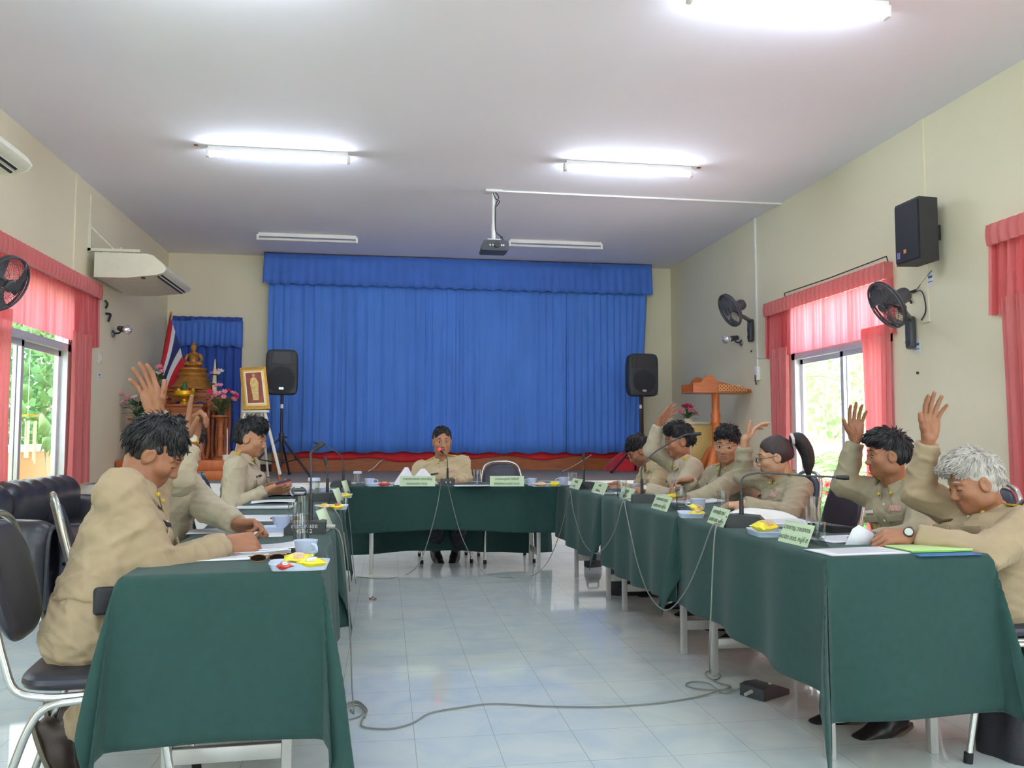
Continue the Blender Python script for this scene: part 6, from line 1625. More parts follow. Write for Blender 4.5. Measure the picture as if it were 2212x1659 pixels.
    for s in (1, -1):
        patch('pocket_flap', s * 0.082, 0.028, 0.095, 0.035, shirt_m, 0.007, 0.0, so, 0.003)
        patch('pocket', s * 0.082, -0.03, 0.09, 0.085, shirt_m, 0.004, 0.0, so, 0.002)
    for i in range(4): patch('button', 0.0, 0.09 - 0.075 * i, 0.011, 0.011, M_offwhite, 0.004, 0, so, 0.004)
    patch('name_tag', -0.082, 0.065, 0.07, 0.016, S.get('tag_m', M_tagblk), 0.004)
    if S.get('ribbon', True): patch('ribbon_bar', 0.085, 0.072, 0.06, 0.03, M_rib, 0.005)
    if S.get('badge', False): patch('gold_badge', -0.085, -0.02, 0.022, 0.045, M_board, 0.008, 0, t, 0.004)
    # collar
    base = N + up * 0.012
    nk = nz(hd * 0.6 + up * 0.4)
    cb = MB()
    def cf(u, v, s=1):
        a = pi + s * u * (pi - 0.30)          # from the nape round to the front
        ca, sa = cos(a), sin(a)
        rr = 0.066 + 0.016 * (1 - v) ** 1.0 + 0.022 * (1 - v) * u ** 3
        drop = (0.046 + 0.03 * u ** 4) * (1 - v)
        p = base + up * (0.036 - 0.022 * u ** 1.6) - up * drop
        return Vector(p + (fr * ca * 1.02 + lat * sa) * rr + fr * 0.006)
    for s in (1, -1):
        cb.grid(lambda u, v, s=s: cf(u, v, s), 22, 5)
    co = cb.build('collar', shirt_m, so, 0.0035)
    for s in (1, -1):
        p, nn = stick(N + lat * s * 0.105 + up * 0.4, -up)
        if p is not None and S.get('boards', True):
            kx = 'L' if s > 0 else 'R'
            z = Vector(nn); x = Vector(SH[kx] - N); x = (x - z * z.dot(x)).normalized(); y = z.cross(x)
            MB().box(p + z * 0.006, (0.098, 0.044, 0.008), Matrix((x, y, z)).transposed(), 0.003).build('shoulder_board', M_board, t)
        q = Vector(cf(0.93, 0.45, s))
        MB().ell(q + Vector(fr) * 0.008, (0.009, 0.009, 0.009)).build('collar_pin', M_board, t)
    # ---------------- trousers
    KN = {}; AN = {}
    lg = S.get('legs', {})
    for s, k in ((1, 'L'), (-1, 'R')):
        q = lg.get(k, {}); KN[k] = np.array(q.get('knee', (0.43, s * 0.10, 0.50))); AN[k] = np.array(q.get('ankle', (0.40, s * 0.10, 0.10)))
    alll = np.array([hip, *KN.values(), *AN.values()])
    f = Field(alll.min(0) - 0.24, alll.max(0) + 0.24, max(vx * 1.5, 0.0075))
    f.ecap(hip - up * 0.03, hip + up * 0.10, lat, 0.168 * bw, 0.160 * bw, 0.80, 0.77, 0.03)
    for s, k in ((1, 'L'), (-1, 'R')):
        hj = hip + np.array((0.0, s * 0.085, -0.035))
        f.cap(hj, KN[k], 0.092, 0.072, 0.04); f.cap(KN[k], AN[k] + nz(KN[k] - AN[k]) * 0.02, 0.070, 0.062, 0.02); f.cut(AN[k] + nz(KN[k] - AN[k]) * 0.03, AN[k] - KN[k], 0.09)
    f.cut(hip + up * 0.115, up)
    V, F = f.mesh(); V = wrinkle(0.009, S.get('seed', 1) + 50, 1.2)(V, F)
    mesh_obj('trousers', [(V, F, 0)], [S.get('trousers', shirt_m)], t)
    # ---------------- shoes
    for s, k in ((1, 'L'), (-1, 'R')):
        q = lg.get(k, {}); d = nz(q.get('toe', (1, s * 0.12, -0.25))); A = AN[k]
        side = nz(np.cross((0, 0, 1), d)); upf = np.cross(d, side)
        f = Field(A - 0.30, A + 0.30, 0.006)
        hl = A - upf * 0.065 - d * 0.045
        f.cap(A + nz(KN[k] - A) * 0.0, A - upf * 0.03, 0.040, 0.042, 0.02)
        f.ecap(hl, hl + d * 0.10 , side, 0.036, 0.041, 0.9, 0.85, 0.02); f.ecap(hl + d * 0.09, hl + d * 0.205 - upf * 0.008, side, 0.042, 0.038, 0.85, 0.62, 0.03)
        f.cut(hl - upf * 0.030, -upf)
        V, F = f.mesh(); sh = mesh_obj('shoe', [(V, F, 0)], [S.get('shoe', M_shoe)], t)
        outl = [(-0.035 + 0.0, 0.0)]
        n = 24; poly = []
        for i in range(n):
            a = 2 * pi * i / n; x = 0.082 + 0.135 * cos(a); y = (0.040 + 0.006 * cos(a)) * sin(a) * (1 - 0.10 * cos(2 * a)); poly.append((x, y))
        Mx = Matrix(((d[0], side[0], upf[0], *[(hl - upf * 0.040)[0]]), (d[1], side[1], upf[1], (hl - upf * 0.040)[1]), (d[2], side[2], upf[2], (hl - upf * 0.040)[2]), (0, 0, 0, 1)))
        MB().prism(poly, 0.014, Mx).build('sole', M_sole, sh)
    # ---------------- body: head, neck, hands and the limbs under the clothes, one mesh
    parts = []
    f = Field(alll.min(0) - 0.2, np.maximum(allp.max(0), alll.max(0)) + 0.15, 0.013)
    f.ecap(hip, waist, lat, 0.14, 0.13, 0.75, 0.7, 0.03); f.ecap(waist, chest, lat, 0.13, 0.145, 0.7, 0.6, 0.03); f.ecap(chest, N - up * 0.08, lat, 0.145, 0.11, 0.6, 0.5, 0.03)
    for k in 'LR':
        f.cap(N - up * 0.06, SH[k], 0.045, 0.045, 0.02); f.cap(SH[k], EL[k], 0.040, 0.027); f.cap(EL[k], WR[k] - nz(WR[k] - EL[k]) * 0.03, 0.027, 0.022)
    for s, k in ((1, 'L'), (-1, 'R')):
        f.cap(hip + np.array((0, s * 0.085, -0.035)), KN[k], 0.062, 0.042, 0.03); f.cap(KN[k], AN[k], 0.042, 0.032, 0.02)
    f.cap(N - up * 0.09, N + up * 0.02, 0.05, 0.05, 0.02)
    V, F = f.mesh(); parts.append((V, F, 0))
    hv = S.get('hvox', vx * 0.8)
    f, R, T = head_parts(Hc, hy, hp, hr, hv, hsc, None, S.get('female'))
    f.lo  # neck into the head
    f.cap(N - up * 0.02, T((-0.028, 0, -0.06)), 0.057 * hsc, 0.054 * hsc, 0.02)
    f.cap(N - up * 0.02 + fr * 0.02, T((0.015, 0, -0.085)), 0.045 * hsc, 0.040 * hsc, 0.02)
    V, F = f.mesh()
    loc_ = (V - Hc) @ R / hsc
    cen = loc_[F].mean(1)
    lipm = ((np.abs(cen[:, 1]) < 0.026 - 0.6 * np.abs(cen[:, 2] + 0.0715)) & (np.abs(cen[:, 2] + 0.0715) < 0.0125) & (cen[:, 0] > 0.07)).astype(int)
    parts.append((V, F, lipm.tolist()))
    for s, k in ((1, 'L'), (-1, 'R')):
        A = S[k]; hd_ = tv(A['hd']) if 'hd' in A else nz(WR[k] - EL[k]); pn = tv(A['palm']) if 'palm' in A else np.array((0, 0, -1.0))
        # thumb side: for a left hand cross(d,n) points away from / towards the thumb
        fh = hand_field(WR[k] , hd_, pn, (1 if k == 'L' else -1) * A.get('flip', 1), A, S.get('handvox', vx * 0.8), A.get('handsc', S.get('handsc', 1.05)), nz(WR[k] - EL[k]))
        V, F = fh.mesh(); parts.append((V, F, 0))
    mesh_obj('body', parts, [skin, LIP], t)
    # ---------------- eyes, brows, hair
    for s in (-1, 1):
        if S.get('eyes_open', True):
            e = MB(); c = Vector(T((0.0815, s * 0.032, -0.004)))
            Rm = Matrix([list(r) for r in R])
            g = S.get('gaze', (1, 0, 0)); gd = Rm @ Vector(g).normalized()
            e.ell(c, (0.0118 * hsc, 0.0125 * hsc, 0.0072 * hsc), Rm)
            e.slot(1).ell(c + gd * 0.0085 * hsc, (0.0048 * hsc, 0.0062 * hsc, 0.0062 * hsc), Rm, 12, 8)
            e.build('eye', [EYEW, EYED], t)
        lidc = [Vector(T((0.0925 - 0.010 * abs(a), s * (0.032 + 0.015 * a), (-0.006 if not S.get('eyes_open', True) else 0.003) - 0.004 * a * a))) for a in (-1, -0.5, 0, 0.5, 1)]
        MB().tube(lidc, 0.0018 * hsc, sub=2, n=6).build('eyelid_line', EYED, t)
        MB().tube([Vector(T((0.0905, s * 0.014, 0.0235))), Vector(T((0.0885, s * 0.030, 0.0275))), Vector(T((0.074, s * 0.052, 0.0215)))], 0.0032 * hsc, sub=4, n=6, rad=[0.003, 0.0038, 0.0015]).build('eyebrow', S.get('brow_m', HB), t)
    hs = S.get('hair', 'short'); hl_ = S.get('hairline', 0.060); hv2 = hv * 1.15
    f = Field(Hc - 0.22 * hsc, Hc + 0.22 * hsc, hv2)
    E = lambda c, r, k=0.015, sub=False: f.ell(T(c), np.array(r) * hsc, R, k, sub)
    vol = S.get('hairvol', 1.0)
    E((-0.019, 0, 0.036), (0.102, 0.0805, 0.090 + 0.006 * vol), 0.02)
    E((-0.042, 0, 0.0), (0.077, 0.0755, 0.082), 0.03)
    if S.get('top', 0): E((0.02, 0.0, 0.095), (0.075, 0.066, 0.042 + 0.02 * S['top']), 0.03)
    if S.get('fringe', 0): E((0.064, 0.0, 0.085), (0.045, 0.060, 0.034 * S['fringe']), 0.02)
    # clear the face, the ears and the neck
    f.ell(T((0.110, 0, hl_ - 0.105)), np.array((0.100, 0.078 + S.get('temple', 0.0), 0.108)) * hsc, R, 0.010, True)
    for s in (-1, 1):
        f.ell(T((0.052, s * 0.082, -0.045)), np.array((0.055, 0.030, 0.075)) * hsc, R, 0.008, True)
        f.ell(T((0.004, s * 0.092, -0.030)), np.array((0.030, 0.024, 0.036)) * hsc, R, 0.006, True)
    f.cut(T((-0.03, 0, S.get('nape', -0.062))), R @ np.array((-0.25, 0, -1.0)))
    V, F = f.mesh(); V = hair_noise(S.get('seed', 1) + 9, S.get('hairamp', 0.0045))(V, F)
    Vl = (V - Hc) @ R / hsc; Nn = vnormals(V, F); g_ = np.random.RandomState(S.get('seed', 1) + 77)
    cand = np.argwhere((Vl[:, 2] > S.get('lockmin', 0.045)) | ((Vl[:, 0] < -0.055) & (Vl[:, 2] > -0.03))).ravel(); lv_, lf_ = [], []
    crown_ = np.array(S.get('crown', (-0.06, 0.01, 0.12)))
    for i in g_.choice(cand, min(len(cand), S.get('locks', 800)), False):
        p = V[i]; n_ = Nn[i]; dl = R @ (Vl[i] - crown_ + np.array((0.0, 0.0, -0.01))); tg = nz(dl - n_ * (dl @ n_) + R @ (g_.randn(3) * 0.02)); sd = np.cross(n_, tg)
        L = (0.022 + 0.018 * g_.rand()) * hsc * S.get('locklen', 1.0); wd = 0.0038 * hsc * (0.6 + g_.rand()); li = S.get('lift', 0.03) * g_.rand() - 0.03
        o = len(lv_); q0 = p - n_ * 0.002
        lv_ += [q0 - sd * wd, q0 + n_ * wd * 1.1, q0 + sd * wd, q0 - n_ * wd]
        m_ = p + tg * L * 0.55 + n_ * (0.0022 + L * li); lv_ += [m_ - sd * wd * 0.8, m_ + n_ * wd * 0.8, m_ + sd * wd * 0.8, m_ - n_ * wd * 0.6]
        e_ = p + tg * L + n_ * (L * li * 0.6); lv_ += [e_ - sd * wd * 0.12, e_ + n_ * wd * 0.12, e_ + sd * wd * 0.12, e_ - n_ * wd * 0.12]
        for b_ in (0, 4):
            for c_ in range(4): lf_.append((o + b_ + c_, o + b_ + (c_ + 1) % 4, o + b_ + 4 + (c_ + 1) % 4, o + b_ + 4 + c_))
        lf_.append((o + 8, o + 9, o + 10, o + 11))
    ho = mesh_obj('hair', [(V, F, 0)] if not lv_ else [(V, F, 0), (np.array(lv_), np.array(lf_), 0)], [hair_m], t)
    if hs == 'ponytail':
        b = MB()
        b.tube([Vector(T((-0.115, 0, 0.085))), Vector(T((-0.165, 0, 0.075))), Vector(T((-0.195, 0.0, 0.0))), Vector(T((-0.195, 0.005, -0.08))), Vector(T((-0.175, 0.01, -0.16)))], 0.04, sub=6, n=14, rad=[0.024, 0.045, 0.046, 0.036, 0.006])
        for k in range(16):
            a = rnd.uniform(0, 6.28); q = 0.03
            b.tube([Vector(T((-0.15, q * cos(a), 0.07 + 0.02 * sin(a)))), Vector(T((-0.195 + 0.03 * sin(a), 0.042 * cos(a), 0.0))), Vector(T((-0.190 + 0.028 * sin(a), 0.034 * cos(a), -0.09))), Vector(T((-0.176, 0.012 * cos(a), -0.17 - 0.02 * rnd.random())))], 0.005, sub=4, n=5)
        b.build('ponytail', HB, ho)
        MB().tube([Vector(T((-0.128 , 0.03 * cos(a), 0.082 + 0.03 * sin(a)))) for a in np.linspace(0, 2 * pi, 16, endpoint=False)], 0.010, closed=True, n=8).build('hair_tie', mat('pale_hair_tie', (220, 206, 206), 0.6, var=0.1), t)
    if S.get('specs'):
        g = MB(); m = S['specs']
        for s in (-1, 1):
            c = (0.1085, s * 0.033, -0.008)
            rg = MB().tube([Vector(T((c[0] - 0.006 * abs(cos(a)) * (1 if s * cos(a) > 0 else 0), c[1] + 0.0265 * cos(a), c[2] + 0.0175 * sin(a)))) for a in np.linspace(0, 2 * pi, 20, endpoint=False)], 0.0014 * hsc, closed=True, n=6)
            rg.build('glasses_rim', m, t)
            MB().tube([Vector(T((0.101, s * 0.060, -0.002))), Vector(T((0.05, s * 0.080, -0.001))), Vector(T((-0.005, s * 0.082, 0.002)))], 0.0016 * hsc, sub=3, n=6).build('glasses_temple', m, t)
        MB().tube([Vector(T((0.108, -0.008, -0.004))), Vector(T((0.1115, 0, -0.001))), Vector(T((0.108, 0.008, -0.004)))], 0.0014 * hsc, sub=3, n=6).build('glasses_bridge', m, t)
    for k, kind in S.get('watch', {}).items():
        cd = nz(WR[k] - EL[k]); p = WR[k] + cd * 0.004; bm_ = M_gold if kind == 'gold' else M_black
        q = Vector(cd).to_track_quat('Z', 'Y').to_matrix().to_4x4()
        w = MB().lathe([(0.0305, -0.008), (0.033, -0.008), (0.033, 0.008), (0.0305, 0.008), (0.0305, -0.008)], n=28, M=Matrix.Translation(Vector(p)) @ q); wo = w.build('watch_strap', bm_, t)
        fd = tv(S.get('watch_face', (0, -1, 0.3))); fd = nz(fd - cd * (fd @ cd)); fq = Vector(fd).to_track_quat('Z', 'Y').to_matrix().to_4x4()
        MB().lathe([(0, 0.0), (0.019, 0.0), (0.019, 0.008), (0.016, 0.010), (0, 0.010)], n=24, M=Matrix.Translation(Vector(p + fd * 0.031)) @ fq).build('watch_case', bm_, wo)
        MB().lathe([(0, 0.0), (0.0145, 0.0)], n=24, M=Matrix.Translation(Vector(p + fd * 0.0418)) @ fq).build('watch_dial', mat('watch_dial', (190, 196, 190), 0.3, var=0.1), wo, 0.0008)
    if S.get('belt', False):
        MB().tube([Vector(hip + up * 0.062 + (lat * cos(a) * 0.160 + fr * sin(a) * 0.128) * bw) for a in np.linspace(0, 2 * pi, 40, endpoint=False)], 0.014, closed=True, n=8).build('belt', mat('khaki_belt', (150, 132, 100), 0.7, var=0.05), t)
        MB().box(Vector(hip + up * 0.05 - lat * 0.185 + fr * 0.06), (0.065, 0.03, 0.085), Matrix.Rotation(0.3, 3, 'Z'), 0.012).build('belt_pouch', M_bag, t)
    return t

def P3(px, py, y): return on_y(px, py, y)
OPEN = dict(curl=(0.10, 0.08, 0.10, 0.14), spread=0.13, thumb=(0.9, 0.25))
REST = dict(curl=(0.45, 0.5, 0.55, 0.6), spread=0.04, thumb=(0.5, 0.5))
FIST = dict(curl=(1.15, 1.25, 1.3, 1.3), spread=0.0, thumb=(0.35, 0.8))
GRIP = dict(curl=(0.7, 0.75, 0.8, 0.85), spread=0.03, thumb=(0.5, 0.9))

# A: nearest man on the left, looking down, left arm up
person('man in khaki nearest at left, head bowed, one arm up, forearm on the table', (-0.93, 2.92, 0), 0.0, dict(
    vox=0.0045, hvox=0.0035, handvox=0.0032, seed=3, shirt=KH1, skin=SK2, hsc=0.97, bulk=1.06, hip=(0, 0, 0.565), hem=0.045,
    neck_w=P3(290, 1062, 3.08), head_w=P3(338, 975, 3.15), hrot=(0.12, 0.62, 0.12), eyes_open=False, hairvol=1.6, hairline=0.062, belly=0.02, belt=True, ribbon=False,
    L=dict(w=P3(338, 893, 3.32), **{'raise': 0.12}, elbow=P3(338, 1010, 3.40), hd=(-0.34, 0.1, 1.0), palm=(-0.4, -1.0, 0.0), cuff=0.0, curl=(0.25, 0.2, 0.22, 0.3), spread=0.10, thumb=(0.9, 0.3)),
    R=dict(w=P3(488, 1174, 3.06), pole=(-0.2, -0.5, -1.0), hd=(1, 0.25, 0.0), palm=(0.25, 0.6, -0.5), cuff=0.01, **FIST),
    legs=dict(L=dict(knee=(0.31, 0.16, 0.48), ankle=(-0.11, 0.24, 0.21), toe=(0.35, -0.05, -0.9)), R=dict(knee=(0.31, -0.06, 0.48), ankle=(-0.09, 0.10, 0.20), toe=(0.40, 0.0, -0.88))), shoe=M_brownshoe))
chair(-0.86, 2.86, 0.12, 'chair under the nearest khaki man at left')
# B: behind A, hand pointing up with gold watch
person('man in khaki hidden behind the nearest left man, gold-watched hand pointing up', (-1.02, 3.92, 0), -0.10, dict(
    vox=0.0055, hvox=0.0045, handvox=0.0038, seed=5, shirt=KH2, skin=SK2, hsc=0.97, hip=(0, 0, 0.57),
    neck_w=P3(352, 1000, 3.95), head_w=P3(392, 962, 3.98), hrot=(-0.1, 0.35, 0), eyes_open=False,
    R=dict(w=P3(412, 955, 3.74), **{'raise': 0.9}, elbow=P3(388, 1040, 3.66), hd=(0.10, 0.0, 1.0), palm=(0.9, -0.45, 0.0), cuff=0.03, handsc=1.1, curl=(0.04, 1.1, 1.2, 1.2), spread=0.03, thumb=(0.5, 0.9)),
    L=dict(w=P3(512, 1133, 3.62), pole=(-0.1, 0.4, -1), hd=(1, -0.3, 0.0), palm=(-0.2, -0.5, -0.8), cuff=0.01, curl=(0.9, 1.0, 1.05, 1.1), spread=0.0, thumb=(0.45, 0.8)),
    watch={'R': 'gold'}, watch_face=(0.4, -1, 0.1)))
chair(-1.06, 3.90, 0.40, 'chair under the second khaki man at left, its chrome frame seen beside the sofa')
chair(-0.80, 4.95, 0.25, 'empty chair between the second and third men of the left row')
# C: far left, reading, phone in hand
person('man in pale khaki at far left looking down at papers, phone in hand', (-1.0, 6.0, 0), -0.08, dict(
    vox=0.006, hvox=0.0045, handvox=0.0042, seed=7, shirt=KH2, skin=SK1, hsc=1.02, hip=(0, 0, 0.57),
    neck_w=P3(520, 990, 6.0), head_w=P3(543, 946, 6.0), hrot=(-0.12, 0.22, 0), eyes_open=False, hairvol=1.8, top=0.5,
    L=dict(w=P3(585, 1050, 6.12), pole=(-0.2, 0.5, -1), hd=(1, -0.2, 0.0), palm=(0, -0.5, -0.6), cuff=0.02, **REST),
    R=dict(w=P3(578, 1059, 5.78), pole=(-0.4, -0.4, -1), hd=(1, 0.25, 0.05), palm=(0.1, 0.7, 0.5), cuff=0.02, **REST), badge=True))
chair(-0.90, 6.0, 0.12, 'chair under the man holding the phone at far left')
ph = thing('mobile_phone', 'black and red mobile phone in hand of the far left man', 'phone', P3(612, 1041, 5.72), 0.2)
MB().box((0, 0, 0), (0.10, 0.05, 0.016), Matrix.Rotation(-0.25, 3, 'Y'), 0.006).build('body', M_black, ph)
MB().box((0.0, -0.003, -0.007), (0.103, 0.053, 0.006), Matrix.Rotation(-0.25, 3, 'Y'), 0.003).build('red_edge', mat('red_plastic', (180, 40, 60), 0.4, var=0), ph)
# D: chairman
person('man in cream khaki at the head table, facing the camera behind a microphone', (0.58, 7.98, 0), -pi / 2, dict(
    vox=0.006, hvox=0.004, handvox=0.0042, seed=9, shirt=KH4, skin=SK1, hsc=1.08, bulk=1.08, hip=(0, 0, 0.57), scale=1.06,
    neck_w=P3(953, 994, 7.92), head_w=P3(955, 953, 7.86), hrot=(0.02, 0.05, 0), hairline=0.078, hairvol=0.8, locks=500, locklen=0.7, lift=0.0,
    L=dict(w=P3(985, 1042, 7.64), pole=(0.5, 0.2, -1), elbow=P3(1005, 1034, 7.86), hd=(-1, -0.5, 0.1), palm=(0, 0, -1), cuff=0.02, **REST),
    R=dict(w=P3(915, 1044, 7.62), pole=(-0.5, 0.2, -1), hd=(0.5, -0.6, 0.2), palm=(0.5, 0.3, -0.5), cuff=0.02, **GRIP),
    trousers=mat('dark_trouser', (48, 46, 50), 0.8, var=0.1, bump=0.1), legs=dict(L=dict(knee=(0.40, 0.13, 0.48), ankle=(0.03, 0.085, 0.13), toe=(0.8, -0.30, -0.5)), R=dict(knee=(0.40, -0.13, 0.48), ankle=(0.03, -0.085, 0.13), toe=(0.8, 0.30, -0.5)))))
chair(0.58, 8.08, -pi / 2, 'chair under the man facing the camera at the head table')
chair(1.16, 7.99, -pi / 2, 'empty chair standing behind the head table right of the chairman')
# E: bent down man far right
person('man at far end of the right row bending his head down low over the table', (2.44, 6.78, 0), pi, dict(
    vox=0.006, hvox=0.0045, handvox=0.0042, seed=11, shirt=KH4, skin=SK2, hsc=1.0, hip=(0, 0, 0.57),
    neck_w=P3(1412, 1000, 6.80), head_w=P3(1379, 973, 6.85), hrot=(-0.1, 0.62, 0), eyes_open=False, hairvol=1.6,
    L=dict(w=P3(1345, 1052, 6.62), pole=(0.3, -0.4, -1), hd=(-1, 0.1, -0.1), palm=(0, 0.3, -1), **REST),
    R=dict(w=P3(1330, 1046, 6.98), pole=(0.3, 0.5, -1), hd=(-1, -0.1, -0.1), palm=(0, -0.3, -1), **REST)))
chair(2.58, 6.78, pi, 'chair under the man bent low at far end of the right row')
# F: arm raised, black hair
person('man with short black hair raising his arm above the bent down man', (2.42, 6.12, 0), pi, dict(
    vox=0.006, hvox=0.0042, handvox=0.0042, seed=13, shirt=KH2, skin=SK2, hsc=1.03, bulk=1.04, hip=(0, 0, 0.575),
    neck_w=P3(1475, 995, 6.12), head_w=P3(1466, 952, 6.12), hrot=(0.0, 0.14, 0), hairvol=1.6, top=0.4, gaze=(1, 0.2, -0.2),
    R=dict(w=P3(1423, 915, 6.22), **{'raise': 0.9}, elbow=P3(1408, 972, 6.26), hd=(0.72, 0.1, 0.75), palm=(0.35, -0.9, -0.25), cuff=0.02, curl=(0.12, 0.10, 0.15, 0.2), spread=0.10, thumb=(0.6, 0.5)),
    L=dict(w=P3(1392, 1056, 5.86), pole=(0.3, -0.5, -1), hd=(-1, 0.1, -0.05), palm=(0, 0.2, -1), **REST), watch={'L': 'gold'}, watch_face=(-0.2, -1, 0.4)))
chair(2.56, 6.12, pi, 'chair under the short-haired man raising his arm')
# G: glasses, looking at the camera, reaching forward
person('man in glasses facing the camera while reaching his arm forward', (2.46, 5.46, 0), pi, dict(
    vox=0.006, hvox=0.0042, handvox=0.0042, seed=15, shirt=KH3, skin=SK1, hsc=1.01, hip=(0, 0, 0.575), twist=0.3,
    neck_w=P3(1579, 1006, 5.48), head_w=P3(1570, 962, 5.44), hrot=(0.98, 0.10, -0.08), hairvol=1.5, top=0.3, gaze=(1, 0.15, 0), specs=mat('thin_gold_rim', (196, 186, 160), 0.3, 0.5, var=0), boards=True,
    R=dict(w=P3(1492, 1036, 5.62), pole=(0.1, 0.5, -1), hd=(-1, 0.1, -0.15), palm=(0, -0.4, -1), cuff=0.02, **REST),
    L=dict(w=P3(1482, 1083, 5.18), pole=(0.4, -0.6, -0.6), hd=(-1, 0.2, -0.05), palm=(0, 0.2, -1), cuff=0.02, **REST)))
chair(2.60, 5.46, pi, 'chair under the man in glasses')
# H: woman with ponytail
person('woman with ponytail and glasses raising a bent wrist', (2.50, 4.80, 0), pi, dict(
    vox=0.0055, hvox=0.004, handvox=0.0038, seed=17, shirt=KH3, skin=SK3, hsc=0.99, female=True, hip=(0, 0, 0.565), hair='ponytail', hair_m=HD, hairvol=0.3, locks=0, crown=(0.14, 0, 0.02), hairline=0.072, hairamp=0.0015, nape=-0.05,
    neck_w=P3(1698, 1036, 4.82), head_w=P3(1672, 985, 4.82), hrot=(-0.28, 0.18, 0), eyes_open=True, gaze=(1, 0, -0.4), specs=M_black,
    R=dict(w=P3(1608, 950, 4.98), **{'raise': 0.8}, elbow=P3(1606, 1026, 5.02), hd=(0.72, 0.05, 0.72), palm=(0.6, -0.25, -0.7), cuff=0.05, curl=(0.28, 0.28, 0.3, 0.32), spread=0.06, thumb=(0.75, -0.9)),
    L=dict(w=P3(1608, 1090, 4.50), pole=(0.5, -0.6, -0.6), hd=(-1, 0.2, -0.05), palm=(0, 0.2, -1), cuff=0.0, **REST)))
chair(2.50, 4.78, pi, 'chair under the woman with the ponytail')
# I: black-haired man, palm raised
person('black-haired man raising an open palm beside the white-haired man', (2.74, 3.95, 0), pi, dict(
    vox=0.005, hvox=0.0036, handvox=0.0034, seed=19, shirt=KH3, skin=SK2, hsc=0.96, bulk=1.05, hip=(0, 0, 0.575), tag_m=M_white, badge=True, twist=0.25, boards=True,
    neck_w=P3(1936, 1050, 3.97), head_w=P3(1916, 982, 3.95), hrot=(-0.28, 0.06, 0.0), hairvol=1.6, top=0.3, fringe=0.6, gaze=(1, 0.1, -0.1),
    R=dict(w=P3(1848, 950, 4.12), **{'raise': 0.85}, elbow=P3(1822, 1046, 4.16), hd=(0.06, 0.0, 1.0), palm=(-0.15, -1.0, 0.0), cuff=0.02, curl=(0.22, 0.20, 0.22, 0.25), spread=0.10, thumb=(0.75, 0.4)),
    L=dict(w=P3(1880, 1172, 3.62), pole=(0.6, -0.6, -0.6), hd=(-1, 0.1, -0.1), palm=(0, 0.2, -1), **REST)))
chair(2.86, 3.98, pi, 'chair with black back under the black-haired man with open palm')
# J: white-haired man
person('white-haired man at far right raising one arm, watch on his other wrist', (2.38, 3.02, 0), pi, dict(
    vox=0.0045, hvox=0.0034, handvox=0.0032, seed=21, shirt=KH1, skin=SK2, hsc=0.96, bulk=1.08, hip=(0, 0, 0.565), hair_m=HG, brow_m=HG, hem=-0.02, tag_m=mat('brown_tag', (96, 70, 40), 0.4, 0.2, var=0), ribbon=False,
    neck_w=P3(2150, 1112, 3.05), head_w=P3(2103, 1042, 3.05), hrot=(-0.15, 0.30, 0.06), eyes_open=False, hairvol=1.2, top=0.2, fringe=0.7, locks=900, locklen=1.0, lift=0.0, hairamp=0.005,
    R=dict(w=P3(2006, 950, 3.20), **{'raise': 0.9}, elbow=P3(1985, 1065, 3.26), hd=(0.16, 0.0, 1.0), palm=(0.1, -1.0, 0.0), cuff=0.02, curl=(0.20, 0.14, 0.16, 0.22), spread=0.15, thumb=(0.85, 0.4)),
    L=dict(w=P3(1965, 1157, 2.92), pole=(0.5, -0.7, -0.3), hd=(-1, 0.1, -0.05), palm=(0.0, 0.5, -0.8), cuff=0.03, **GRIP),
    watch={'L': 'black'}, watch_face=(0, -1, 0.25), legs=dict(L=dict(knee=(0.42, 0.06, 0.48), ankle=(0.40, -0.08, 0.10)), R=dict(knee=(0.42, -0.16, 0.48), ankle=(0.48, -0.24, 0.10)))))
chair(2.34, 3.02, pi, 'chair under the white-haired man at far right')
sl = thing('paper_slip', 'folded white slip of paper in hand of the white-haired man', 'paper', P3(1872, 1164, 2.98), 0)
MB().add([(-0.085, 0.02, -0.035), (0.06, 0.0, -0.03), (0.045, 0.03, 0.02), (-0.01, 0.035, 0.05), (-0.04, 0.03, 0.035), (-0.02, 0.015, -0.033)], [(0, 5, 4), (5, 1, 2, 3), (5, 3, 4)]).build('page', M_paper, sl, 0.001)
# ================================================================== OUTDOORS
ZG = -0.25
M_grass = mat('lawn_green', (128, 158, 92), 0.9, var=0.25, vscale=6)
M_path = mat('pale_concrete', (226, 216, 206), 0.85, var=0.06, vscale=4)
struct('ground_left', MB().span((-40, -20, ZG - 0.1), (XL - 0.2, 60, ZG)), M_grass, 'lawn outside the left windows', 'ground')
struct('ground_rear', MB().span((XL - 0.2, -30, ZG - 0.1), (XR + 0.2, YF - 0.2, ZG)), M_path, 'paved yard outside the added doors behind the camera', 'ground')
struct('ground_right', MB().span((XR + 0.2, -20, ZG - 0.1), (45, 60, ZG)), M_path, 'pale paved yard outside the right windows', 'ground')
def leaf_mat(name, col, tcol): return cloth_through(name, col, tcol, 0.35, 9)
ML1 = leaf_mat('leaf_mid', (88, 122, 84), (120, 160, 96)); ML2 = leaf_mat('leaf_light', (122, 156, 110), (160, 192, 128)); ML3 = leaf_mat('leaf_deep', (60, 94, 66), (90, 130, 80))
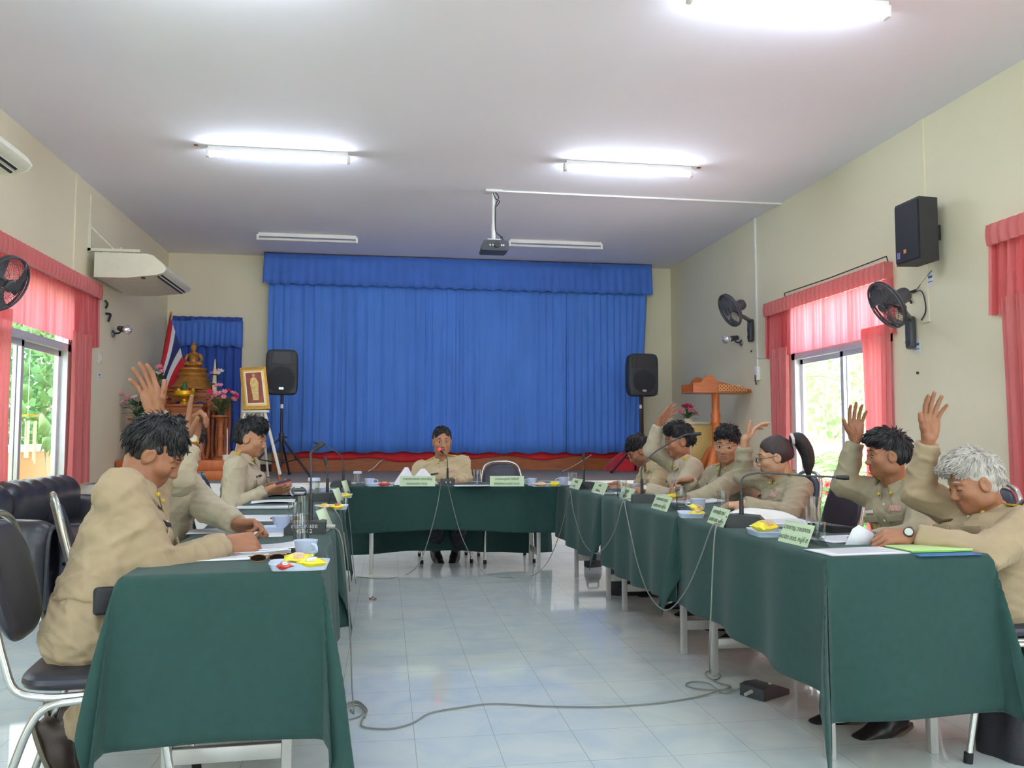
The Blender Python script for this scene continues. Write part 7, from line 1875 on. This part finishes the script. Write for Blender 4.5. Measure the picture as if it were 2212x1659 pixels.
def crown(name, c, r, n, size, m, parent, seed, droop=0.3, shell=0.35):
    g = np.random.RandomState(seed); b = MB(); vs = []; fs = []
    for i in range(n):
        d = g.randn(3); d /= np.linalg.norm(d); k = shell + (1 - shell) * g.rand() ** 0.5
        lump = 1 + 0.22 * sin(4 * d[0] + 3 * d[2] + seed) * sin(5 * d[1])
        p = Vector(c) + Vector((d[0] * r[0], d[1] * r[1], d[2] * r[2])) * (k * lump)
        a = Vector(nz(g.randn(3) + np.array((0, 0, -droop)))); s = Vector(nz(np.cross(np.array(a), g.randn(3)))); L = size * (0.6 + 0.8 * g.rand()); w = L * 0.36
        nn = a.cross(s) * (0.12 * L); o = len(vs)
        vs += [p - a * L * 0.5, p - s * w + nn - a * L * 0.05, p + a * L * 0.5, p + s * w + nn - a * L * 0.05, p]
        fs += [(o, o + 1, o + 4), (o + 1, o + 2, o + 4), (o + 2, o + 3, o + 4), (o + 3, o, o + 4)]
    b.add(vs, fs); return b.build(name, m, parent, fix=False)
def tree(x, y, h, r, m, label, seed, n=3200, size=0.26, trunk=0.10, zc=None):
    t = thing('tree', label, 'tree', (x, y, ZG), 0, 'trees outside the windows')
    MB().tube([(0, 0, 0), (0.1, 0.05, h * 0.4), (-0.05, 0.1, h * 0.8), (0.0, 0, h * 1.05)], trunk, sub=4, rad=[trunk, trunk * 0.75, trunk * 0.4]).tube([(0.1, 0.05, h * 0.4), (0.5 * r, 0.2, h * 0.75), (0.8 * r, 0.3, h)], trunk * 0.4, sub=4, rad=[trunk * 0.5, trunk * 0.2]).build('trunk', mat('grey_bark', (146, 138, 124), 0.9, var=0.2, vscale=20), t)
    crown('crown', (0, 0, h if zc is None else zc), (r, r, r * 0.95), n, size, m, t, seed)
    return t
# left
t = thing('boundary_wall', 'peach boundary wall with white coping outside the left window', 'wall', (-4.7, 12, ZG))
M_peach = mat('peach_render', (196, 140, 100), 0.85, var=0.06, vscale=3)
MB().span((-0.08, -9.5, 0), (0.08, 14, 1.24)).build('wall_panel', M_peach, t)
MB().span((-0.13, -9.5, 1.24), (0.13, 14, 1.33), 0.01).build('coping', M_white, t)
for k in range(6): MB().lathe([(0.05, 1.33), (0.06, 1.36), (0.035, 1.40), (0.05, 1.46), (0.03, 1.53), (0, 1.56)], c=(0, -6 + 2.55 * k, 0), n=14).build('finial', M_white, t)
for x, y, h, r, m, lb, s, sz in ((-8.2, 17.5, 2.4, 2.6, ML1, 'leafy green tree straight beyond the left window', 1, 0.20), (-7.4, 12.4, 2.0, 1.4, ML2, 'light green large-leaved bush over the peach wall at left', 2, 0.24), (-12.5, 27.5, 3.6, 3.6, ML3, 'deep green tree far beyond the left window', 3, 0.26), (-7.0, 22.5, 2.0, 2.3, ML1, 'round green tree behind the wall seen at right edge of left window', 4, 0.18), (-15.5, 15, 3.5, 3.5, ML3, 'deep green tree far left of the left window', 5, 0.24), (-7.5, 5.0, 2.2, 2.2, ML1, 'green tree outside the left wall beside the camera', 6, 0.3)):
    tree(x, y, h, r, m, lb, s, size=sz)
t = thing('potted_vine', 'pale vine with large round leaves outside the left window', 'plant', on_x(100, 1000, -4.4) * 1.0, 0)
t.location.z = ZG
for k, (px, py) in enumerate(((88, 915), (103, 935), (112, 958), (95, 948), (40, 790), (48, 840), (36, 880))):
    p = on_x(px, py, -4.4) - t.location
    MB().grid(lambda u, v, p=p, k=k: p + Vector((0.05 * (u - 0.5) + 0.05 * sin(3 * v), 0.26 * (u - 0.5) * sin(pi * (0.08 + 0.86 * v)), 0.26 * (v - 0.5) - 0.05 * (u - 0.5) ** 2 * 4)), 6, 8).build('leaf', ML2, t, 0.003)
MB().tube([(0, 0, 0), (0.02, 0.1, 0.6), on_x(95, 948, -4.4) - t.location, on_x(103, 925, -4.4) - t.location], 0.012, sub=5).build('stem', MATS['grey_bark'], t)
t = thing('wind_chime', 'wind chime of pale tubes hanging outside the left window', 'wind chime', on_x(60, 900, -3.45), 0)
MB().cyl((0, 0, 0.0), (0, 0, 0.02), 0.09, n=20).build('top_disc', M_gold, t)
zt_ = 2.72 - t.location.z
MB().cyl((0, 0, 0.02), (0, 0, zt_), 0.002, n=6).build('cord', M_white, t)
MB().tube([(0, 0, zt_), (XL - 0.14 - t.location.x, 0, zt_ + 0.03)], 0.008).build('wall_arm', M_black, t)
for k in range(6):
    a = k * pi / 3
    MB().cyl((0.075 * cos(a), 0.075 * sin(a), -0.46 + 0.03 * (k % 3)), (0.075 * cos(a), 0.075 * sin(a), -0.04), 0.011, n=10).build('tube', mat('chime_tube', (224, 216, 196), 0.4, 0.3, var=0.05), t)
# right
t = thing('garden_fence', 'low brown topped cream fence in the sunny right garden', 'fence', (9.2, 14, ZG))
MB().span((-0.06, -16, 0), (0.06, 16, 1.32)).build('panel', mat('cream_fence', (244, 226, 196), 0.8, var=0.05), t)
MB().span((-0.08, -16, 1.32), (0.08, 16, 1.38)).build('top_rail', mat('rose_brown_rail', (190, 128, 110), 0.7, var=0.1), t)
for x, y, h, r, m, lb, s, sz in ((12.5, 22.0, 3.2, 2.4, ML2, 'pale sunlit tree beyond the right window', 11, 0.34), (17.2, 18.5, 3.6, 2.2, ML2, 'pale sunlit tree behind the window stile at right', 12, 0.3), (16.0, 30.0, 4.0, 3.5, ML2, 'pale tree far beyond the fence in right garden', 13, 0.4)):
    tree(x, y, h, r, m, lb, s, n=1100, size=sz * 0.7, zc=h)
def fronds(t, base, n, L, m, seed, up_=0.8):
    g = random.Random(seed)
    for k in range(n):
        a = 2 * pi * k / n + g.uniform(-0.3, 0.3); el = g.uniform(0.3, 1.0) * up_
        b = MB(); d = Vector((cos(a) * cos(el), sin(a) * cos(el), sin(el))); pts = []
        for i in range(9):
            q = i / 8; pts.append(Vector(base) + d * (L * q) + Vector((0, 0, -0.55 * L * q * q)))
        b.tube(pts, 0.008, n=5)
        for i in range(1, 9):
            ax = (pts[i] - pts[i - 1]).normalized(); s = ax.cross(Vector((0, 0, 1))).normalized()
            for sg in (-1, 1):
                for jj in (0, 0.5):
                    o = pts[i] - (pts[i] - pts[i - 1]) * jj; l = L * 0.30 * sin(pi * (0.12 + 0.8 * i / 9))
                    e = o + (s * sg * 0.8 + ax * 0.6) * l + Vector((0, 0, -0.3 * l))
                    mid = (o + e) / 2 + ax * 0.02; b.add([o, mid + ax * 0.022 * L, e, mid - ax * 0.022 * L], [(0, 1, 2, 3)])
        b.build('frond', m, t, fix=False)
p = on_x(1728, 860, 6.6)
t = thing('palm_tree', 'palm with drooping fronds close outside the right window', 'palm', (p.x, p.y, ZG), 0)
MB().tube([(0, 0, 0), (0.05, 0, 1.0), (0, 0, p.z - ZG + 0.25)], 0.07, sub=4, rad=[0.09, 0.06]).build('trunk', MATS['grey_bark'], t)
fronds(t, (0, 0, p.z - ZG + 0.3), 12, 0.9, ML2, 5)
for px, py, X, L, s, lb in ((1745, 1035, 5.6, 0.55, 1, 'bright fern-like plant outside right window behind the woman'), (1775, 1060, 5.9, 0.5, 2, 'bright green fronds outside right window beside the chair back'), (1830, 1010, 6.4, 0.7, 3, 'green fronds outside the right window below the raised palm'), (1760, 1000, 6.8, 0.8, 4, 'tall pale fronds in middle of the right garden'), (1850, 1060, 5.4, 0.5, 7, 'green fronds outside the right window beside the red curtain')):
    p = on_x(px, py, X)
    t = thing('garden_plant', lb, 'plant', (p.x, p.y, ZG), 0, 'plants in the right garden')
    MB().cyl((0, 0, 0), (0, 0, max(0.1, p.z - ZG - 0.1)), 0.03, 0.02, n=8).build('stem', MATS['grey_bark'], t)
    fronds(t, (0, 0, max(0.1, p.z - ZG - 0.1)), 14, L, ML2, s, 1.2)
for k, (y0, y1, X) in enumerate(((8.6, 10.6, 5.5), (10.2, 12.6, 6.2))):
    t = thing('flower_bush', ('red flowering bush right outside the window behind the chair', 'red flowering bush farther out in the right garden')[k], 'bush', (X, (y0 + y1) / 2, ZG))
    MB().cyl((0, 0, 0), (0, 0, 0.45), 0.04, 0.02, n=8).build('stem', MATS['grey_bark'], t)
    crown('foliage', (0, 0, 0.45), (0.45, (y1 - y0) / 2, 0.24), 900, 0.11, ML1, t, 30 + k)
    for j in range(22):
        a = rnd.uniform(-1, 1); c = (rnd.uniform(-0.4, 0.2), a * (y1 - y0) / 2, 0.5 + 0.38 * sqrt(max(0, 1 - a * a)) * rnd.uniform(0.3, 1))
        b = MB(); blossom(b, c, 0.055, (-0.5, -0.5, 0.6), rnd); b.build('blossom', mat('scarlet_petal', (226, 56, 66), 0.6, var=0.15), t)
